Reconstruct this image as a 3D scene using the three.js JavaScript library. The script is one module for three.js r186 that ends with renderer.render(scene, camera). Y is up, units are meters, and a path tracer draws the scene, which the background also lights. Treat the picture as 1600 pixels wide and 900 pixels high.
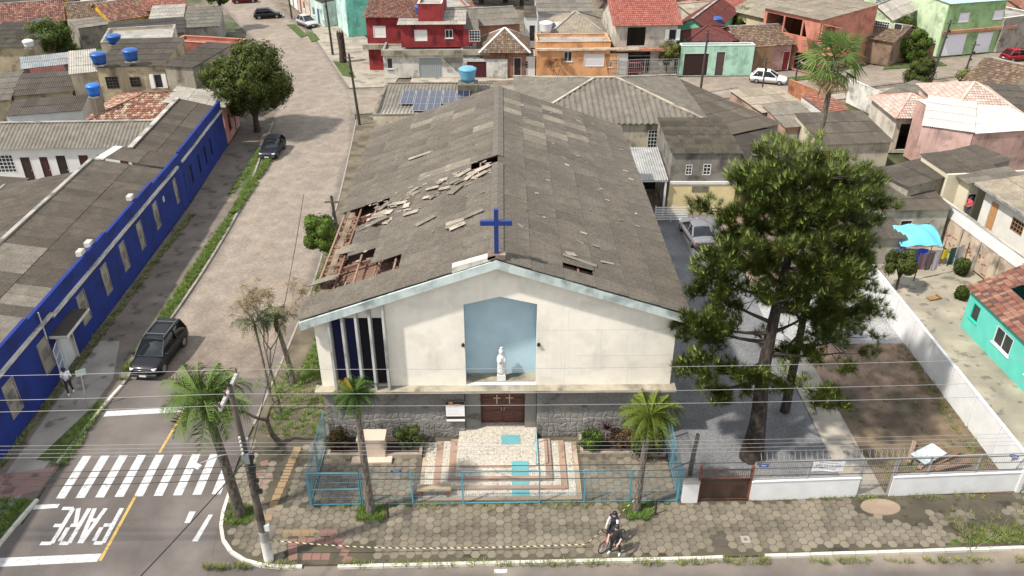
import * as THREE from 'three';
import { mergeGeometries } from 'three/addons/utils/BufferGeometryUtils.js';
import { MarchingCubes } from 'three/addons/objects/MarchingCubes.js';
import { RoundedBoxGeometry } from 'three/addons/geometries/RoundedBoxGeometry.js';

// ---------------------------------------------------------------- camera, sky, sun, exposure
const scene = new THREE.Scene();
const camera = new THREE.PerspectiveCamera(38.46, 16 / 9, 0.5, 900);
camera.rotation.order = 'YXZ';
camera.position.set(0, 28, 0);
camera.rotation.set(-30.2 * Math.PI / 180, -0.6 * Math.PI / 180, 0);
const SUN = new THREE.Vector3(-0.53, 0.809, 0.252).normalize();
const sun = new THREE.DirectionalLight(new THREE.Color(1, 0.95, 0.875), 3.7);
sun.position.copy(SUN).multiplyScalar(160).add(new THREE.Vector3(0, 0, -60));
sun.target.position.set(0, 0, -60);
sun.castShadow = true; sun.shadow.radius = 4; sun.shadow.mapSize.set(4096, 4096);
Object.assign(sun.shadow.camera, { left: -110, right: 110, top: 110, bottom: -110, near: 1, far: 400 });
scene.add(sun, sun.target);
const renderer = new THREE.WebGLRenderer({ antialias: true });
renderer.toneMapping = THREE.LinearToneMapping;
renderer.toneMappingExposure = 1.63;
renderer.shadowMap.enabled = true;

// ---------------------------------------------------------------- random numbers and noise
let seed = 12345;
const rnd = () => { seed = (seed + 0x6D2B79F5) | 0; let t = Math.imul(seed ^ (seed >>> 15), 1 | seed); t = (t + Math.imul(t ^ (t >>> 7), 61 | t)) ^ t; return ((t ^ (t >>> 14)) >>> 0) / 4294967296; };
const rr = (a, b) => a + (b - a) * rnd();
const pick = a => a[Math.floor(rnd() * a.length) % a.length];
const hash = (x, y, s = 0) => { let h = Math.imul(x | 0, 374761393) + Math.imul(y | 0, 668265263) + Math.imul(s | 0, 1442695041); h = Math.imul(h ^ (h >>> 13), 1274126177); return ((h ^ (h >>> 16)) >>> 0) / 4294967296; };
const sm = t => t * t * (3 - 2 * t);
function vn(x, y, per = 0, s = 0) {
  let xi = Math.floor(x), yi = Math.floor(y); const fx = sm(x - xi), fy = sm(y - yi);
  const w = v => per ? ((v % per) + per) % per : v;
  const a = hash(w(xi), w(yi), s), b = hash(w(xi + 1), w(yi), s), c = hash(w(xi), w(yi + 1), s), d = hash(w(xi + 1), w(yi + 1), s);
  return (a + (b - a) * fx) * (1 - fy) + (c + (d - c) * fx) * fy;
}
function fbm(x, y, per = 0, oct = 4, s = 0) { let v = 0, a = 0.5, t = 0; for (let i = 0; i < oct; i++) { v += a * vn(x, y, per, s + i * 17); t += a; x *= 2; y *= 2; per *= 2; a *= 0.5; } return v / t; }
const cl = (v, a = 0, b = 1) => Math.min(b, Math.max(a, v));
const ss = (a, b, v) => sm(cl((v - a) / (b - a)));

// sky: pale blue with thin cloud, the same all round
{
  const W = 256, Hh = 128, d = new Float32Array(W * Hh * 4);
  for (let j = 0; j < Hh; j++) for (let i = 0; i < W; i++) {
    const el = (j + 0.5) / Hh * Math.PI - Math.PI / 2, up = Math.max(0, Math.sin(el));
    const k = Math.pow(1 - up, 2.5), c = ss(0.42, 0.72, fbm(i / 16, j / 8, 16, 5, 3)) * 0.75;
    const r = (0.44 + 0.3 * k), g = (0.51 + 0.25 * k), b = (0.66 + 0.12 * k), o = (j * W + i) * 4;
    const q = el < -0.02 ? 0.45 : 1;
    d[o] = (r + (0.92 - r) * c) * q * 1.12; d[o + 1] = (g + (0.92 - g) * c) * q * 1.11; d[o + 2] = (b + (0.92 - b) * c) * q * 1.07; d[o + 3] = 1;
  }
  const t = new THREE.DataTexture(d, W, Hh, THREE.RGBAFormat, THREE.FloatType);
  t.mapping = THREE.EquirectangularReflectionMapping; t.magFilter = THREE.LinearFilter; t.minFilter = THREE.LinearFilter; t.wrapS = THREE.RepeatWrapping; t.needsUpdate = true;
  scene.background = t; scene.environment = t;
}

// ---------------------------------------------------------------- textures (colour and grain only)
function tex(n, metres, fn, srgb = true) {
  const d = new Uint8Array(n * n * 4);
  for (let j = 0; j < n; j++) for (let i = 0; i < n; i++) {
    const c = fn(i / n, j / n, i, j), o = (j * n + i) * 4;
    if (typeof c === 'number') d[o] = d[o + 1] = d[o + 2] = cl(c) * 255; else { d[o] = cl(c[0]) * 255; d[o + 1] = cl(c[1]) * 255; d[o + 2] = cl(c[2]) * 255; }
    d[o + 3] = 255;
  }
  const t = new THREE.DataTexture(d, n, n); t.wrapS = t.wrapT = THREE.RepeatWrapping; t.magFilter = THREE.LinearFilter; t.minFilter = THREE.LinearMipmapLinearFilter; t.generateMipmaps = true;
  if (srgb) t.colorSpace = THREE.SRGBColorSpace; t.repeat.set(1 / metres, 1 / metres); t.needsUpdate = true; return t;
}
// voronoi cells: returns [distance to edge, cell id]
function cells(u, v, n, jit = 0.8, s = 0) {
  const x = u * n, y = v * n, xi = Math.floor(x), yi = Math.floor(y); let d1 = 9, d2 = 9, id = 0;
  for (let a = -1; a <= 1; a++) for (let b = -1; b <= 1; b++) {
    const cx = ((xi + a) % n + n) % n, cy = ((yi + b) % n + n) % n;
    const px = xi + a + 0.5 + (hash(cx, cy, s) - 0.5) * jit, py = yi + b + 0.5 + (hash(cx, cy, s + 7) - 0.5) * jit, q = Math.hypot(px - x, py - y);
    if (q < d1) { d2 = d1; d1 = q; id = hash(cx, cy, s + 13); } else if (q < d2) d2 = q;
  }
  return [d2 - d1, id];
}
const T = {
  stucco: tex(512, 5, (u, v) => 0.9 + 0.1 * (fbm(u * 8, v * 8, 8, 6, 1) - 0.5) + 0.05 * (hash(u * 512, v * 512, 4) - 0.5)),
  stain: tex(512, 7, (u, v) => { const st = fbm(u * 40, v * 3, 0, 4, 5) * ss(0.35, 0.75, fbm(u * 5, v * 5, 5, 4, 9)); const bl = ss(0.5, 0.75, fbm(u * 9, v * 9, 9, 6, 21)); const k = 0.95 - 0.3 * st - 0.2 * bl + 0.08 * (hash(u * 512, v * 512, 8) - 0.5); return [k, k * 0.985, k * 0.95]; }),
  wall: tex(512, 6.5, (u, v) => { const st = fbm(u * 50, v * 3, 0, 4, 65) * ss(0.4, 0.75, fbm(u * 6, v * 6, 6, 4, 69)), bl = ss(0.52, 0.75, fbm(u * 9, v * 9, 9, 6, 68)); const k = 0.97 - 0.22 * st - 0.13 * bl + 0.06 * (fbm(u * 30, v * 30, 30, 3, 66) - 0.5); return [k, k * 0.99, k * 0.97]; }),
  soft: tex(512, 8, (u, v) => { const st = fbm(u * 44, v * 3, 0, 4, 5) * ss(0.4, 0.8, fbm(u * 5, v * 5, 5, 4, 9)), bl = ss(0.5, 0.75, fbm(u * 9, v * 9, 9, 6, 21)); const k = 0.98 - 0.08 * st - 0.05 * bl + 0.04 * (fbm(u * 30, v * 30, 30, 3, 8) - 0.5); return [k, k * 0.99, k * 0.965]; }),
  sheet: tex(512, 6, (u, v) => { const k = 0.84 + 0.3 * (fbm(u * 10, v * 10, 10, 6, 31) - 0.5) + 0.2 * (vn(u * 170, v * 170, 170, 33) - 0.5) + 0.14 * (hash(u * 512, v * 512, 35) - 0.5); return [k, k * 0.985, k * 0.955]; }),
  cobble: tex(1024, 9, (u, v) => { const [e, id] = cells(u, v, 60, 0.55, 3); const g = fbm(u * 12, v * 12, 12, 5, 71); const k = (0.8 + 0.13 * ss(0.02, 0.2, e) + 0.1 * (id - 0.5)) * (0.88 + 0.24 * g); return [k, k * 0.96, k * 0.91]; }),
  asphalt: tex(1024, 9, (u, v) => { const k = 0.86 + 0.2 * (hash(u * 1024, v * 1024, 41) - 0.5) + 0.35 * (fbm(u * 6, v * 6, 6, 7, 43) - 0.5); return [k, k * 0.985, k * 0.97]; }),
  dirt: tex(1024, 8, (u, v) => { const f = fbm(u * 10, v * 10, 10, 7, 51), g = hash(u * 1024, v * 1024, 52), p = ss(0.93, 0.97, vn(u * 220, v * 220, 220, 53)); const k = 0.5 + 0.7 * (f - 0.1) * 0.8 + 0.16 * (g - 0.5) + 0.3 * p; return [k, k * 0.97, k * 0.93]; }),
  gravel: tex(1024, 6, (u, v) => { const [e, id] = cells(u, v, 120, 0.9, 61); const k = (0.74 + 0.22 * id) * (0.84 + 0.16 * ss(0, 0.25, e)) * (0.85 + 0.3 * fbm(u * 6, v * 6, 6, 4, 63)); return [k, k, k]; }),
  concrete: tex(1024, 8, (u, v) => { const k = 0.88 + 0.36 * (fbm(u * 7, v * 7, 7, 7, 81) - 0.5) + 0.1 * (hash(u * 1024, v * 1024, 83) - 0.5) - 0.2 * ss(0.62, 0.75, fbm(u * 14, v * 14, 14, 5, 85)); return [k, k * 0.99, k * 0.965]; }),
  grass: tex(512, 4, (u, v) => { const f = fbm(u * 14, v * 14, 14, 5, 91), g = hash(u * 512, v * 512, 92); const k = 0.55 + 0.5 * (f - 0.3) + 0.3 * (g - 0.5); return [k * 0.95, k, k * 0.7]; }),
  mosaic: tex(1024, 2.6, (u, v) => { const [e, id] = cells(u, v, 34, 0.85, 101); const k = (0.84 + 0.16 * id) * (0.66 + 0.34 * ss(0.03, 0.14, e)); const dk = id > 0.95 ? 0.7 : 1; return [k * dk, k * 0.97 * dk, k * 0.92 * dk]; }),
  bark: tex(256, 1.2, (u, v) => 0.65 + 0.7 * (fbm(u * 24, v * 5, 0, 5, 111) - 0.45)),
  wood: tex(256, 1.5, (u, v) => 0.75 + 0.5 * (fbm(u * 4, v * 40, 0, 5, 121) - 0.5)),
  marking: tex(512, 3, (u, v) => { const k = 0.92 + 0.12 * (fbm(u * 14, v * 14, 14, 6, 131) - 0.5) - 0.16 * ss(0.62, 0.74, fbm(u * 26, v * 26, 26, 5, 133)); return k; }),
};
// ---------------------------------------------------------------- materials
const C = h => new THREE.Color(h);
const mcache = {};
function mat(color, map, rough = 0.9, extra = {}) {
  const key = color + '|' + (map ? map.uuid : '') + rough + JSON.stringify(Object.keys(extra)) + (extra.metalness || '') + (extra.bumpScale || '');
  if (mcache[key]) return mcache[key];
  const m = new THREE.MeshStandardMaterial({ color: typeof color === 'string' ? C(color) : new THREE.Color().setRGB(...color), roughness: rough, metalness: 0, side: THREE.DoubleSide, ...extra });
  if (map) m.map = map;
  return mcache[key] = m;
}
const stucco = c => mat(c, T.wall, 0.92);
const stain = c => mat(c, T.stain, 0.95);
const paint = (c, r = 0.5) => mat(c, null, r);
const M = {
  glass: mat([0.02, 0.025, 0.03], null, 0.08), dark: mat([0.012, 0.011, 0.01], null, 0.95), white: mat([0.74, 0.73, 0.7], T.stucco, 0.8),
  wood: mat([0.22, 0.1, 0.055], T.wood, 0.8), steel: mat([0.35, 0.36, 0.37], null, 0.45, { metalness: 0.7 }), concrete: mat([0.36, 0.34, 0.31], T.concrete, 0.95),
  tank: mat([0.015, 0.095, 0.34], T.stucco, 0.45), wire: mat([0.3, 0.29, 0.28], null, 0.6, { metalness: 0.3 }), cable: mat([0.02, 0.02, 0.02], null, 0.7),
  bark: mat([0.12, 0.085, 0.06], T.bark, 0.95), palmbark: mat([0.3, 0.25, 0.2], T.bark, 0.95), rubber: mat([0.015, 0.015, 0.015], null, 0.85), rim: mat([0.45, 0.45, 0.46], null, 0.35, { metalness: 0.8 }),
};
// fibre-cement sheets: weathered tones
const sheetSet = (list) => list.map(c => mat(c, T.sheet, 0.95));
const SH = {
  church: sheetSet([[0.166, 0.147, 0.122], [0.162, 0.143, 0.119], [0.17, 0.151, 0.126], [0.165, 0.146, 0.122], [0.175, 0.156, 0.131]]),
  light: sheetSet([[0.28, 0.253, 0.205], [0.245, 0.22, 0.18]]),
  dark: sheetSet([[0.105, 0.088, 0.07], [0.115, 0.096, 0.077], [0.095, 0.08, 0.065], [0.125, 0.107, 0.087]]),
  black: sheetSet([[0.06, 0.052, 0.045], [0.07, 0.06, 0.05], [0.055, 0.048, 0.042]]),
  grey: sheetSet([[0.22, 0.2, 0.17], [0.2, 0.18, 0.152], [0.24, 0.217, 0.185]]),
  beige: sheetSet([[0.36, 0.31, 0.245], [0.33, 0.285, 0.225], [0.39, 0.34, 0.27]]),
  pale: sheetSet([[0.5, 0.47, 0.42], [0.46, 0.43, 0.39]]),
  maroon: sheetSet([[0.14, 0.035, 0.03], [0.155, 0.04, 0.034]]),
  red: sheetSet([[0.36, 0.085, 0.055], [0.4, 0.1, 0.065]]),
  blue: sheetSet([[0.45, 0.62, 0.66], [0.5, 0.66, 0.7]]),
  metal: [mat([0.5, 0.5, 0.5], T.sheet, 0.45, { metalness: 0.35 })],
};
// ---------------------------------------------------------------- object helpers
const used = {};
function numbered(n) { used[n] = (used[n] || 0) + 1; return used[n] === 1 ? n : n + '_' + String(used[n] - 1).padStart(3, '0'); }
function prep(o) { o.castShadow = true; o.receiveShadow = true; return o; }
function mesh(name, g, m, parent) {
  if (Array.isArray(g)) g = mg(g);
  const o = prep(new THREE.Mesh(g, m)); o.name = parent ? name : numbered(name); (parent || scene).add(o); return o;
}
function mg(list) {
  list = list.map(g => g.index ? g.toNonIndexed() : g);
  const hasC = list.some(g => g.attributes.color);
  for (const g of list) { for (const k of Object.keys(g.attributes)) if (!['position', 'normal', 'uv', 'color'].includes(k)) g.deleteAttribute(k); if (!g.attributes.uv) g.setAttribute('uv', new THREE.BufferAttribute(new Float32Array(g.attributes.position.count * 2), 2)); if (hasC && !g.attributes.color) g.setAttribute('color', new THREE.BufferAttribute(new Float32Array(g.attributes.position.count * 3).fill(1), 3)); }
  return mergeGeometries(list);
}
function thing(name, label, category, [x, y, z] = [0, 0, 0], turn = 0, group) {
  const o = new THREE.Group(); o.name = numbered(name); scene.add(o); o.position.set(x, y, z); o.rotation.y = turn;
  o.userData = { label, category }; if (group) o.userData.group = group; return o;
}
function tag(o, label, category, group) { o.userData.label = label; o.userData.category = category; if (group) o.userData.group = group; return o; }
function struct(o) { o.userData.kind = 'structure'; return o; }
function stuff(o) { o.userData.kind = 'stuff'; return o; }
function part(name, parent) { const g = new THREE.Group(); g.name = name; parent.add(g); return g; }
function dup(root, [x, y, z], turn, label) { const r = root.clone(); r.name = numbered(root.name.replace(/_\d{3}$/, '')); r.userData = { ...root.userData }; scene.add(r); r.position.set(x, y, z); r.rotation.y = turn; if (label) r.userData.label = label; return r; }
// boxes with uv in metres
function bx(w, h, d, x = 0, y = 0, z = 0, ry = 0) {
  const g = new THREE.BoxGeometry(w, h, d), uv = g.attributes.uv, n = g.attributes.normal, p = g.attributes.position;
  for (let i = 0; i < uv.count; i++) { const ax = Math.abs(n.getX(i)), ay = Math.abs(n.getY(i)); const X = p.getX(i) + x, Y = p.getY(i) + y, Z = p.getZ(i) + z; if (ax > 0.5) uv.setXY(i, Z, Y); else if (ay > 0.5) uv.setXY(i, X, Z); else uv.setXY(i, X, Y); }
  if (ry) g.rotateY(ry); g.translate(x, y, z); return g;
}
const box = (x0, x1, y0, y1, z0, z1) => bx(Math.abs(x1 - x0), Math.abs(y1 - y0), Math.abs(z1 - z0), (x0 + x1) / 2, (y0 + y1) / 2, (z0 + z1) / 2);
function cyl(r0, r1, h, x, y, z, seg = 10) { const g = new THREE.CylinderGeometry(r1, r0, h, seg); g.translate(x, y + h / 2, z); return g; }
const V3 = (x, y, z) => new THREE.Vector3(x, y, z);
// a straight bar between two points
function bar(a, b, w, h = w) {
  const A = V3(...a), B = V3(...b), L = A.distanceTo(B), g = bx(w, h, L); const m = new THREE.Matrix4().lookAt(A, B, Math.abs(B.y - A.y) > 0.98 * L ? V3(0, 0, 1) : V3(0, 1, 0)); m.setPosition((A.x + B.x) / 2, (A.y + B.y) / 2, (A.z + B.z) / 2); g.applyMatrix4(m); return g;
}
// tapered tube through points with radii
function limb(pts, radii, seg = 7, sub = 3) {
  const c = new THREE.CatmullRomCurve3(pts.map(p => V3(...p))), n = (pts.length - 1) * sub, f = c.computeFrenetFrames(n, false), pos = [], nor = [], uv = [], idx = []; let len = c.getLength();
  for (let i = 0; i <= n; i++) {
    const t = i / n, p = c.getPoint(t), k = t * (pts.length - 1), a = Math.min(Math.floor(k), pts.length - 2), r = radii[a] + (radii[a + 1] - radii[a]) * (k - a);
    for (let j = 0; j <= seg; j++) { const q = j / seg * Math.PI * 2, N = f.normals[i].clone().multiplyScalar(Math.cos(q)).addScaledVector(f.binormals[i], Math.sin(q)); pos.push(p.x + N.x * r, p.y + N.y * r, p.z + N.z * r); nor.push(N.x, N.y, N.z); uv.push(j / seg * 0.8, t * len); if (i < n && j < seg) { const o = i * (seg + 1) + j; idx.push(o, o + 1, o + seg + 1, o + 1, o + seg + 2, o + seg + 1); } }
  }
  const g = new THREE.BufferGeometry(); g.setAttribute('position', new THREE.Float32BufferAttribute(pos, 3)); g.setAttribute('normal', new THREE.Float32BufferAttribute(nor, 3)); g.setAttribute('uv', new THREE.Float32BufferAttribute(uv, 2)); g.setIndex(idx); return g;
}

// ---------------------------------------------------------------- roofs
const WAVE = 0.177, SW = 1.062;
const sheetGeos = {};
function sheetGeo(L, v, waves = 6) {          // one corrugated sheet, x across the waves, y up the slope
  const key = L.toFixed(2) + v + '_' + waves; if (sheetGeos[key]) return sheetGeos[key];
  const n = waves * 5, W = waves * WAVE, pos = [], nor = [], uv = [], idx = [], ou = hash(v, 3) * 6, ov = hash(v, 9) * 6;
  for (let i = 0; i <= n; i++) {
    const x = i / n * W, a = i / 5 * Math.PI * 2, z = 0.031 * Math.cos(a), dz = -0.031 * Math.sin(a) * Math.PI * 2 / WAVE, l = Math.hypot(1, dz);
    pos.push(x, -0.06, z + 0.034, x, L, z); nor.push(-dz / l, 0, 1 / l, -dz / l, 0, 1 / l); uv.push(x + ou, ov, x + ou, L + ov);
    if (i < n) { const o = i * 2; idx.push(o, o + 2, o + 1, o + 1, o + 2, o + 3); }
  }
  const g = new THREE.BufferGeometry(); g.setAttribute('position', new THREE.Float32BufferAttribute(pos, 3)); g.setAttribute('normal', new THREE.Float32BufferAttribute(nor, 3)); g.setAttribute('uv', new THREE.Float32BufferAttribute(uv, 2)); g.setIndex(idx); return sheetGeos[key] = g;
}
function basis(O, U, S) { const u = V3(...U).normalize(), s = V3(...S).normalize(), n = u.clone().cross(s).normalize(); const m = new THREE.Matrix4().makeBasis(u, s, n); m.setPosition(...O); return m; }
// sheets laid in rows from O along U (eave), S up the slope
function sheetRoof(parent, O, U, S, W, L, mats, o = {}) {
  const B = basis(O, U, S), nc = Math.max(1, Math.round(W / SW)), nr = Math.max(1, Math.round(L / (o.len || 1.83))), sx = W / (nc * SW), l = L / nr;
  for (let j = 0; j < nr; j++) for (let i = 0; i < nc; i++) {
    if (o.skip && o.skip(i, j, nc, nr)) continue;
    const m = o.pick ? o.pick(i, j, nc, nr) : pick(mats);
    const k = new THREE.Mesh(sheetGeo(l, Math.floor(rnd() * 6)), m); prep(k); k.name = 'roof_sheet';
    const t = new THREE.Matrix4().makeTranslation(i * W / nc, j * l, rr(-0.004, 0.006) + (o.lift || 0)); t.multiply(new THREE.Matrix4().makeRotationZ(rr(-0.004, 0.004))); t.multiply(new THREE.Matrix4().makeScale(sx, 1, 1));
    k.matrix.copy(B).multiply(t); k.matrix.decompose(k.position, k.quaternion, k.scale); parent.add(k);
  }
}
// one corrugated plane whose lower and upper edges vary with x (hips)
function wavePlane(name, parent, O, U, S, W, lo, hi, m, pitch = WAVE, amp = 0.03) {
  const n = Math.max(8, Math.round(W / pitch) * 6), pos = [], uv = [], idx = [];
  for (let i = 0; i <= n; i++) { const x = i / n * W, z = amp * Math.cos(x / pitch * Math.PI * 2), a = lo(x), b = Math.max(a + 0.01, hi(x)); pos.push(x, a, z, x, b, z); uv.push(x, a, x, b); if (i < n) { const o = i * 2; idx.push(o, o + 2, o + 1, o + 1, o + 2, o + 3); } }
  const g = new THREE.BufferGeometry(); g.setAttribute('position', new THREE.Float32BufferAttribute(pos, 3)); g.setAttribute('uv', new THREE.Float32BufferAttribute(uv, 2)); g.setIndex(idx); g.computeVertexNormals(); g.applyMatrix4(basis(O, U, S)); return mesh(name, g, m, parent);
}
// clay tiles: stepped rows of half-round tiles, colour varies tile by tile
const tileMat = mat([1, 1, 1], T.stucco, 0.9, { vertexColors: true });
const TC = { clay: [[0.22, 0.085, 0.055], [0.16, 0.065, 0.045], [0.26, 0.115, 0.075], [0.12, 0.06, 0.045], [0.3, 0.17, 0.115]], old: [[0.3, 0.11, 0.065], [0.22, 0.09, 0.06], [0.4, 0.29, 0.2], [0.45, 0.36, 0.26], [0.16, 0.08, 0.055], [0.34, 0.17, 0.1]], brown: [[0.19, 0.12, 0.075], [0.15, 0.095, 0.06], [0.23, 0.16, 0.1], [0.12, 0.08, 0.055]], orange: [[0.28, 0.11, 0.07], [0.23, 0.09, 0.06], [0.33, 0.15, 0.1]], redp: [[0.33, 0.095, 0.065], [0.3, 0.085, 0.058], [0.35, 0.12, 0.085], [0.31, 0.11, 0.08]], pink: [[0.5, 0.37, 0.3], [0.46, 0.34, 0.28], [0.53, 0.41, 0.34]] };
function tilePlane(name, parent, O, U, S, W, L, set, lo = () => 0, hi = () => W, hole) {
  const rows = Math.max(2, Math.round(L / 0.36)), rl = L / rows, tw = 0.24, pos = [], col = [], uv = [], nor = []; const cols = TC[set];
  for (let j = 0; j < rows; j++) {
    const y0 = j * rl, y1 = y0 + rl * 1.06, ym = y0 + rl / 2, a = lo(ym), b = hi(ym), n = Math.floor((b - a) / tw); if (n < 1) continue; const w = (b - a) / n;
    for (let i = 0; i < n; i++) {
      if (hole && hole(a + i * w, ym)) continue;
      const c = cols[Math.floor(hash(i + Math.round(a * 7), j, 77 + W * 10) * cols.length)], br = 0.8 + 0.4 * hash(i, j, 5);
      for (let k = 0; k < 4; k++) {
        const f = t => { const q = t * Math.PI; return k < 0 ? 0 : 0.055 * Math.sin(q); }, x0 = a + (i + k / 4) * w, x1 = a + (i + (k + 1) / 4) * w, z0 = f(k / 4), z1 = f((k + 1) / 4), up = 0.045;
        const A = [x0, y0, z0 + up], Bq = [x1, y0, z1 + up], Cq = [x1, y1, z1], D = [x0, y1, z0];
        const nx = -(z1 - z0), nz = x1 - x0, l = Math.hypot(nx, nz);
        for (const p of [A, Bq, Cq, A, Cq, D]) { pos.push(...p); col.push(c[0] * br, c[1] * br, c[2] * br); uv.push(p[0], p[1]); nor.push(nx / l, 0, nz / l); }
        if (k % 2 == 0) for (const p of [[x0, y0, 0], [x1, y0, 0], Bq, [x0, y0, 0], Bq, A]) { pos.push(...p); col.push(c[0] * br, c[1] * br, c[2] * br); uv.push(p[0], p[1]); nor.push(0, -1, 0); }
      }
    }
  }
  const g = new THREE.BufferGeometry(); g.setAttribute('position', new THREE.Float32BufferAttribute(pos, 3)); g.setAttribute('normal', new THREE.Float32BufferAttribute(nor, 3)); g.setAttribute('uv', new THREE.Float32BufferAttribute(uv, 2)); g.setAttribute('color', new THREE.Float32BufferAttribute(col, 3)); g.applyMatrix4(basis(O, U, S)); return stuff(mesh(name, g, tileMat, parent));
}
// ---------------------------------------------------------------- walls with openings
function wallGeo(pts, holes, t) {
  const s = new THREE.Shape(pts.map(p => new THREE.Vector2(...p)));
  for (const [a, b, c, d] of holes) { const h = new THREE.Path(); h.moveTo(a, b); h.lineTo(a, d); h.lineTo(c, d); h.lineTo(c, b); h.closePath(); s.holes.push(h); }
  const g = new THREE.ExtrudeGeometry(s, { depth: t, bevelEnabled: false, curveSegments: 1 }); g.translate(0, 0, -t); return g;
}
// fill an opening: window, shutter, door, gate; m maps (u, y, outward) to the house frame
function filling(parent, m, [type, x0, y0, x1, y1, c, c2]) {
  const w = x1 - x0, h = y1 - y0, put = (name, gs, mt, p) => { const g = mg(gs); g.applyMatrix4(m); return mesh(name, g, mt, p || parent); };
  const fm = c2 ? paint(c2, 0.6) : M.white;
  const frame = (f, z0, z1) => [box(x0, x1, y0, y0 + f, z0, z1), box(x0, x1, y1 - f, y1, z0, z1), box(x0, x0 + f, y0 + f, y1 - f, z0, z1), box(x1 - f, x1, y0 + f, y1 - f, z0, z1)];
  if (type === 'w') { const q = part('window', parent); put('frame', [...frame(0.07, -0.1, -0.02), ...(w > 0.8 ? [box((x0 + x1) / 2 - 0.03, (x0 + x1) / 2 + 0.03, y0 + 0.07, y1 - 0.07, -0.095, -0.025)] : []), box(x0 - 0.08, x1 + 0.08, y0 - 0.07, y0 - 0.002, -0.05, 0.06)], fm, q); put('pane', [box(x0 + 0.07, x1 - 0.07, y0 + 0.07, y1 - 0.07, -0.075, -0.06)], M.glass, q); }
  else if (type === 's') { const q = part('window', parent), mt = paint(c || '#d8d4cc', 0.6); put('frame', frame(0.07, -0.09, 0.025), fm, q); const gs = []; const n = Math.max(3, Math.round((h - 0.14) / 0.16)); for (let i = 0; i < n; i++) gs.push(box(x0 + 0.07, x1 - 0.07, y0 + 0.075 + i * (h - 0.15) / n, y0 + 0.06 + (i + 1) * (h - 0.15) / n - 0.012, -0.06, -0.03)); gs.push(box(x0 + 0.07, x1 - 0.07, y0 + 0.07, y1 - 0.07, -0.075, -0.062)); put('shutter', gs, mt, q); }
  else if (type === 'l') { const q = part('window', parent); put('frame', frame(0.06, -0.09, -0.02), fm, q); put('pane', [box(x0 + 0.06, x1 - 0.06, y0 + 0.06, y1 - 0.06, -0.075, -0.06)], M.glass, q); const a = Math.min(w * 0.5, 0.6), mt = paint(c || '#e2e0da', 0.6); put('shutter', [box(x0 - a, x0 - 0.01, y0, y1, 0.005, 0.05)], mt, q); put('shutter', [box(x1 + 0.01, x1 + a, y0, y1, 0.005, 0.05)], mt, q); }
  else if (type === 'd') { const q = part('door', parent), mt = paint(c || '#7a5a3c', 0.6); put('door_leaf', [box(x0 + 0.05, x1 - 0.05, y0, y1 - 0.05, -0.1, -0.06), box(x0 + 0.17, x1 - 0.17, y0 + 0.2, y0 + h * 0.45, -0.06, -0.045), box(x0 + 0.17, x1 - 0.17, y0 + h * 0.52, y1 - 0.2, -0.06, -0.045)], mt, q); put('frame', [box(x0, x0 + 0.05, y0, y1, -0.12, 0.015), box(x1 - 0.05, x1, y0, y1, -0.12, 0.015), box(x0 + 0.05, x1 - 0.05, y1 - 0.05, y1, -0.12, 0.015)], fm, q); put('handle', [box(x1 - 0.17, x1 - 0.12, y0 + 0.95, y0 + 1.1, -0.06, -0.01)], M.steel, q); }
  else if (type === 'g') { const q = part('gate', parent), mt = paint(c || '#8a8c8c', 0.55), gs = []; const n = Math.max(3, Math.round(w / 0.22)); for (let i = 0; i < n; i++) gs.push(box(x0 + i * w / n + 0.01, x0 + (i + 1) * w / n - 0.01, y0 + 0.03, y1 - 0.02, -0.09, -0.06 - (i % 2) * 0.015)); put('gate_leaf', gs, mt, q); put('frame', [box(x0, x1, y1 - 0.02, y1 + 0.06, -0.05, 0.02)], fm, q); }
  else if (type === 'b') { const q = part('grille_window', parent); put('pane', [box(x0, x1, y0, y1, -0.13, -0.11)], M.glass, q); const gs = frame(0.05, -0.05, 0.02), n = Math.max(2, Math.round(w / 0.3)), k = Math.max(2, Math.round(h / 0.3)); for (let i = 1; i < n; i++) gs.push(box(x0 + i * w / n - 0.02, x0 + i * w / n + 0.02, y0 + 0.05, y1 - 0.05, -0.03, 0)); for (let i = 1; i < k; i++) gs.push(box(x0 + 0.05, x1 - 0.05, y0 + i * h / k - 0.02, y0 + i * h / k + 0.02, -0.028, -0.002)); put('grille', gs, fm, q); }
}
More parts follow.
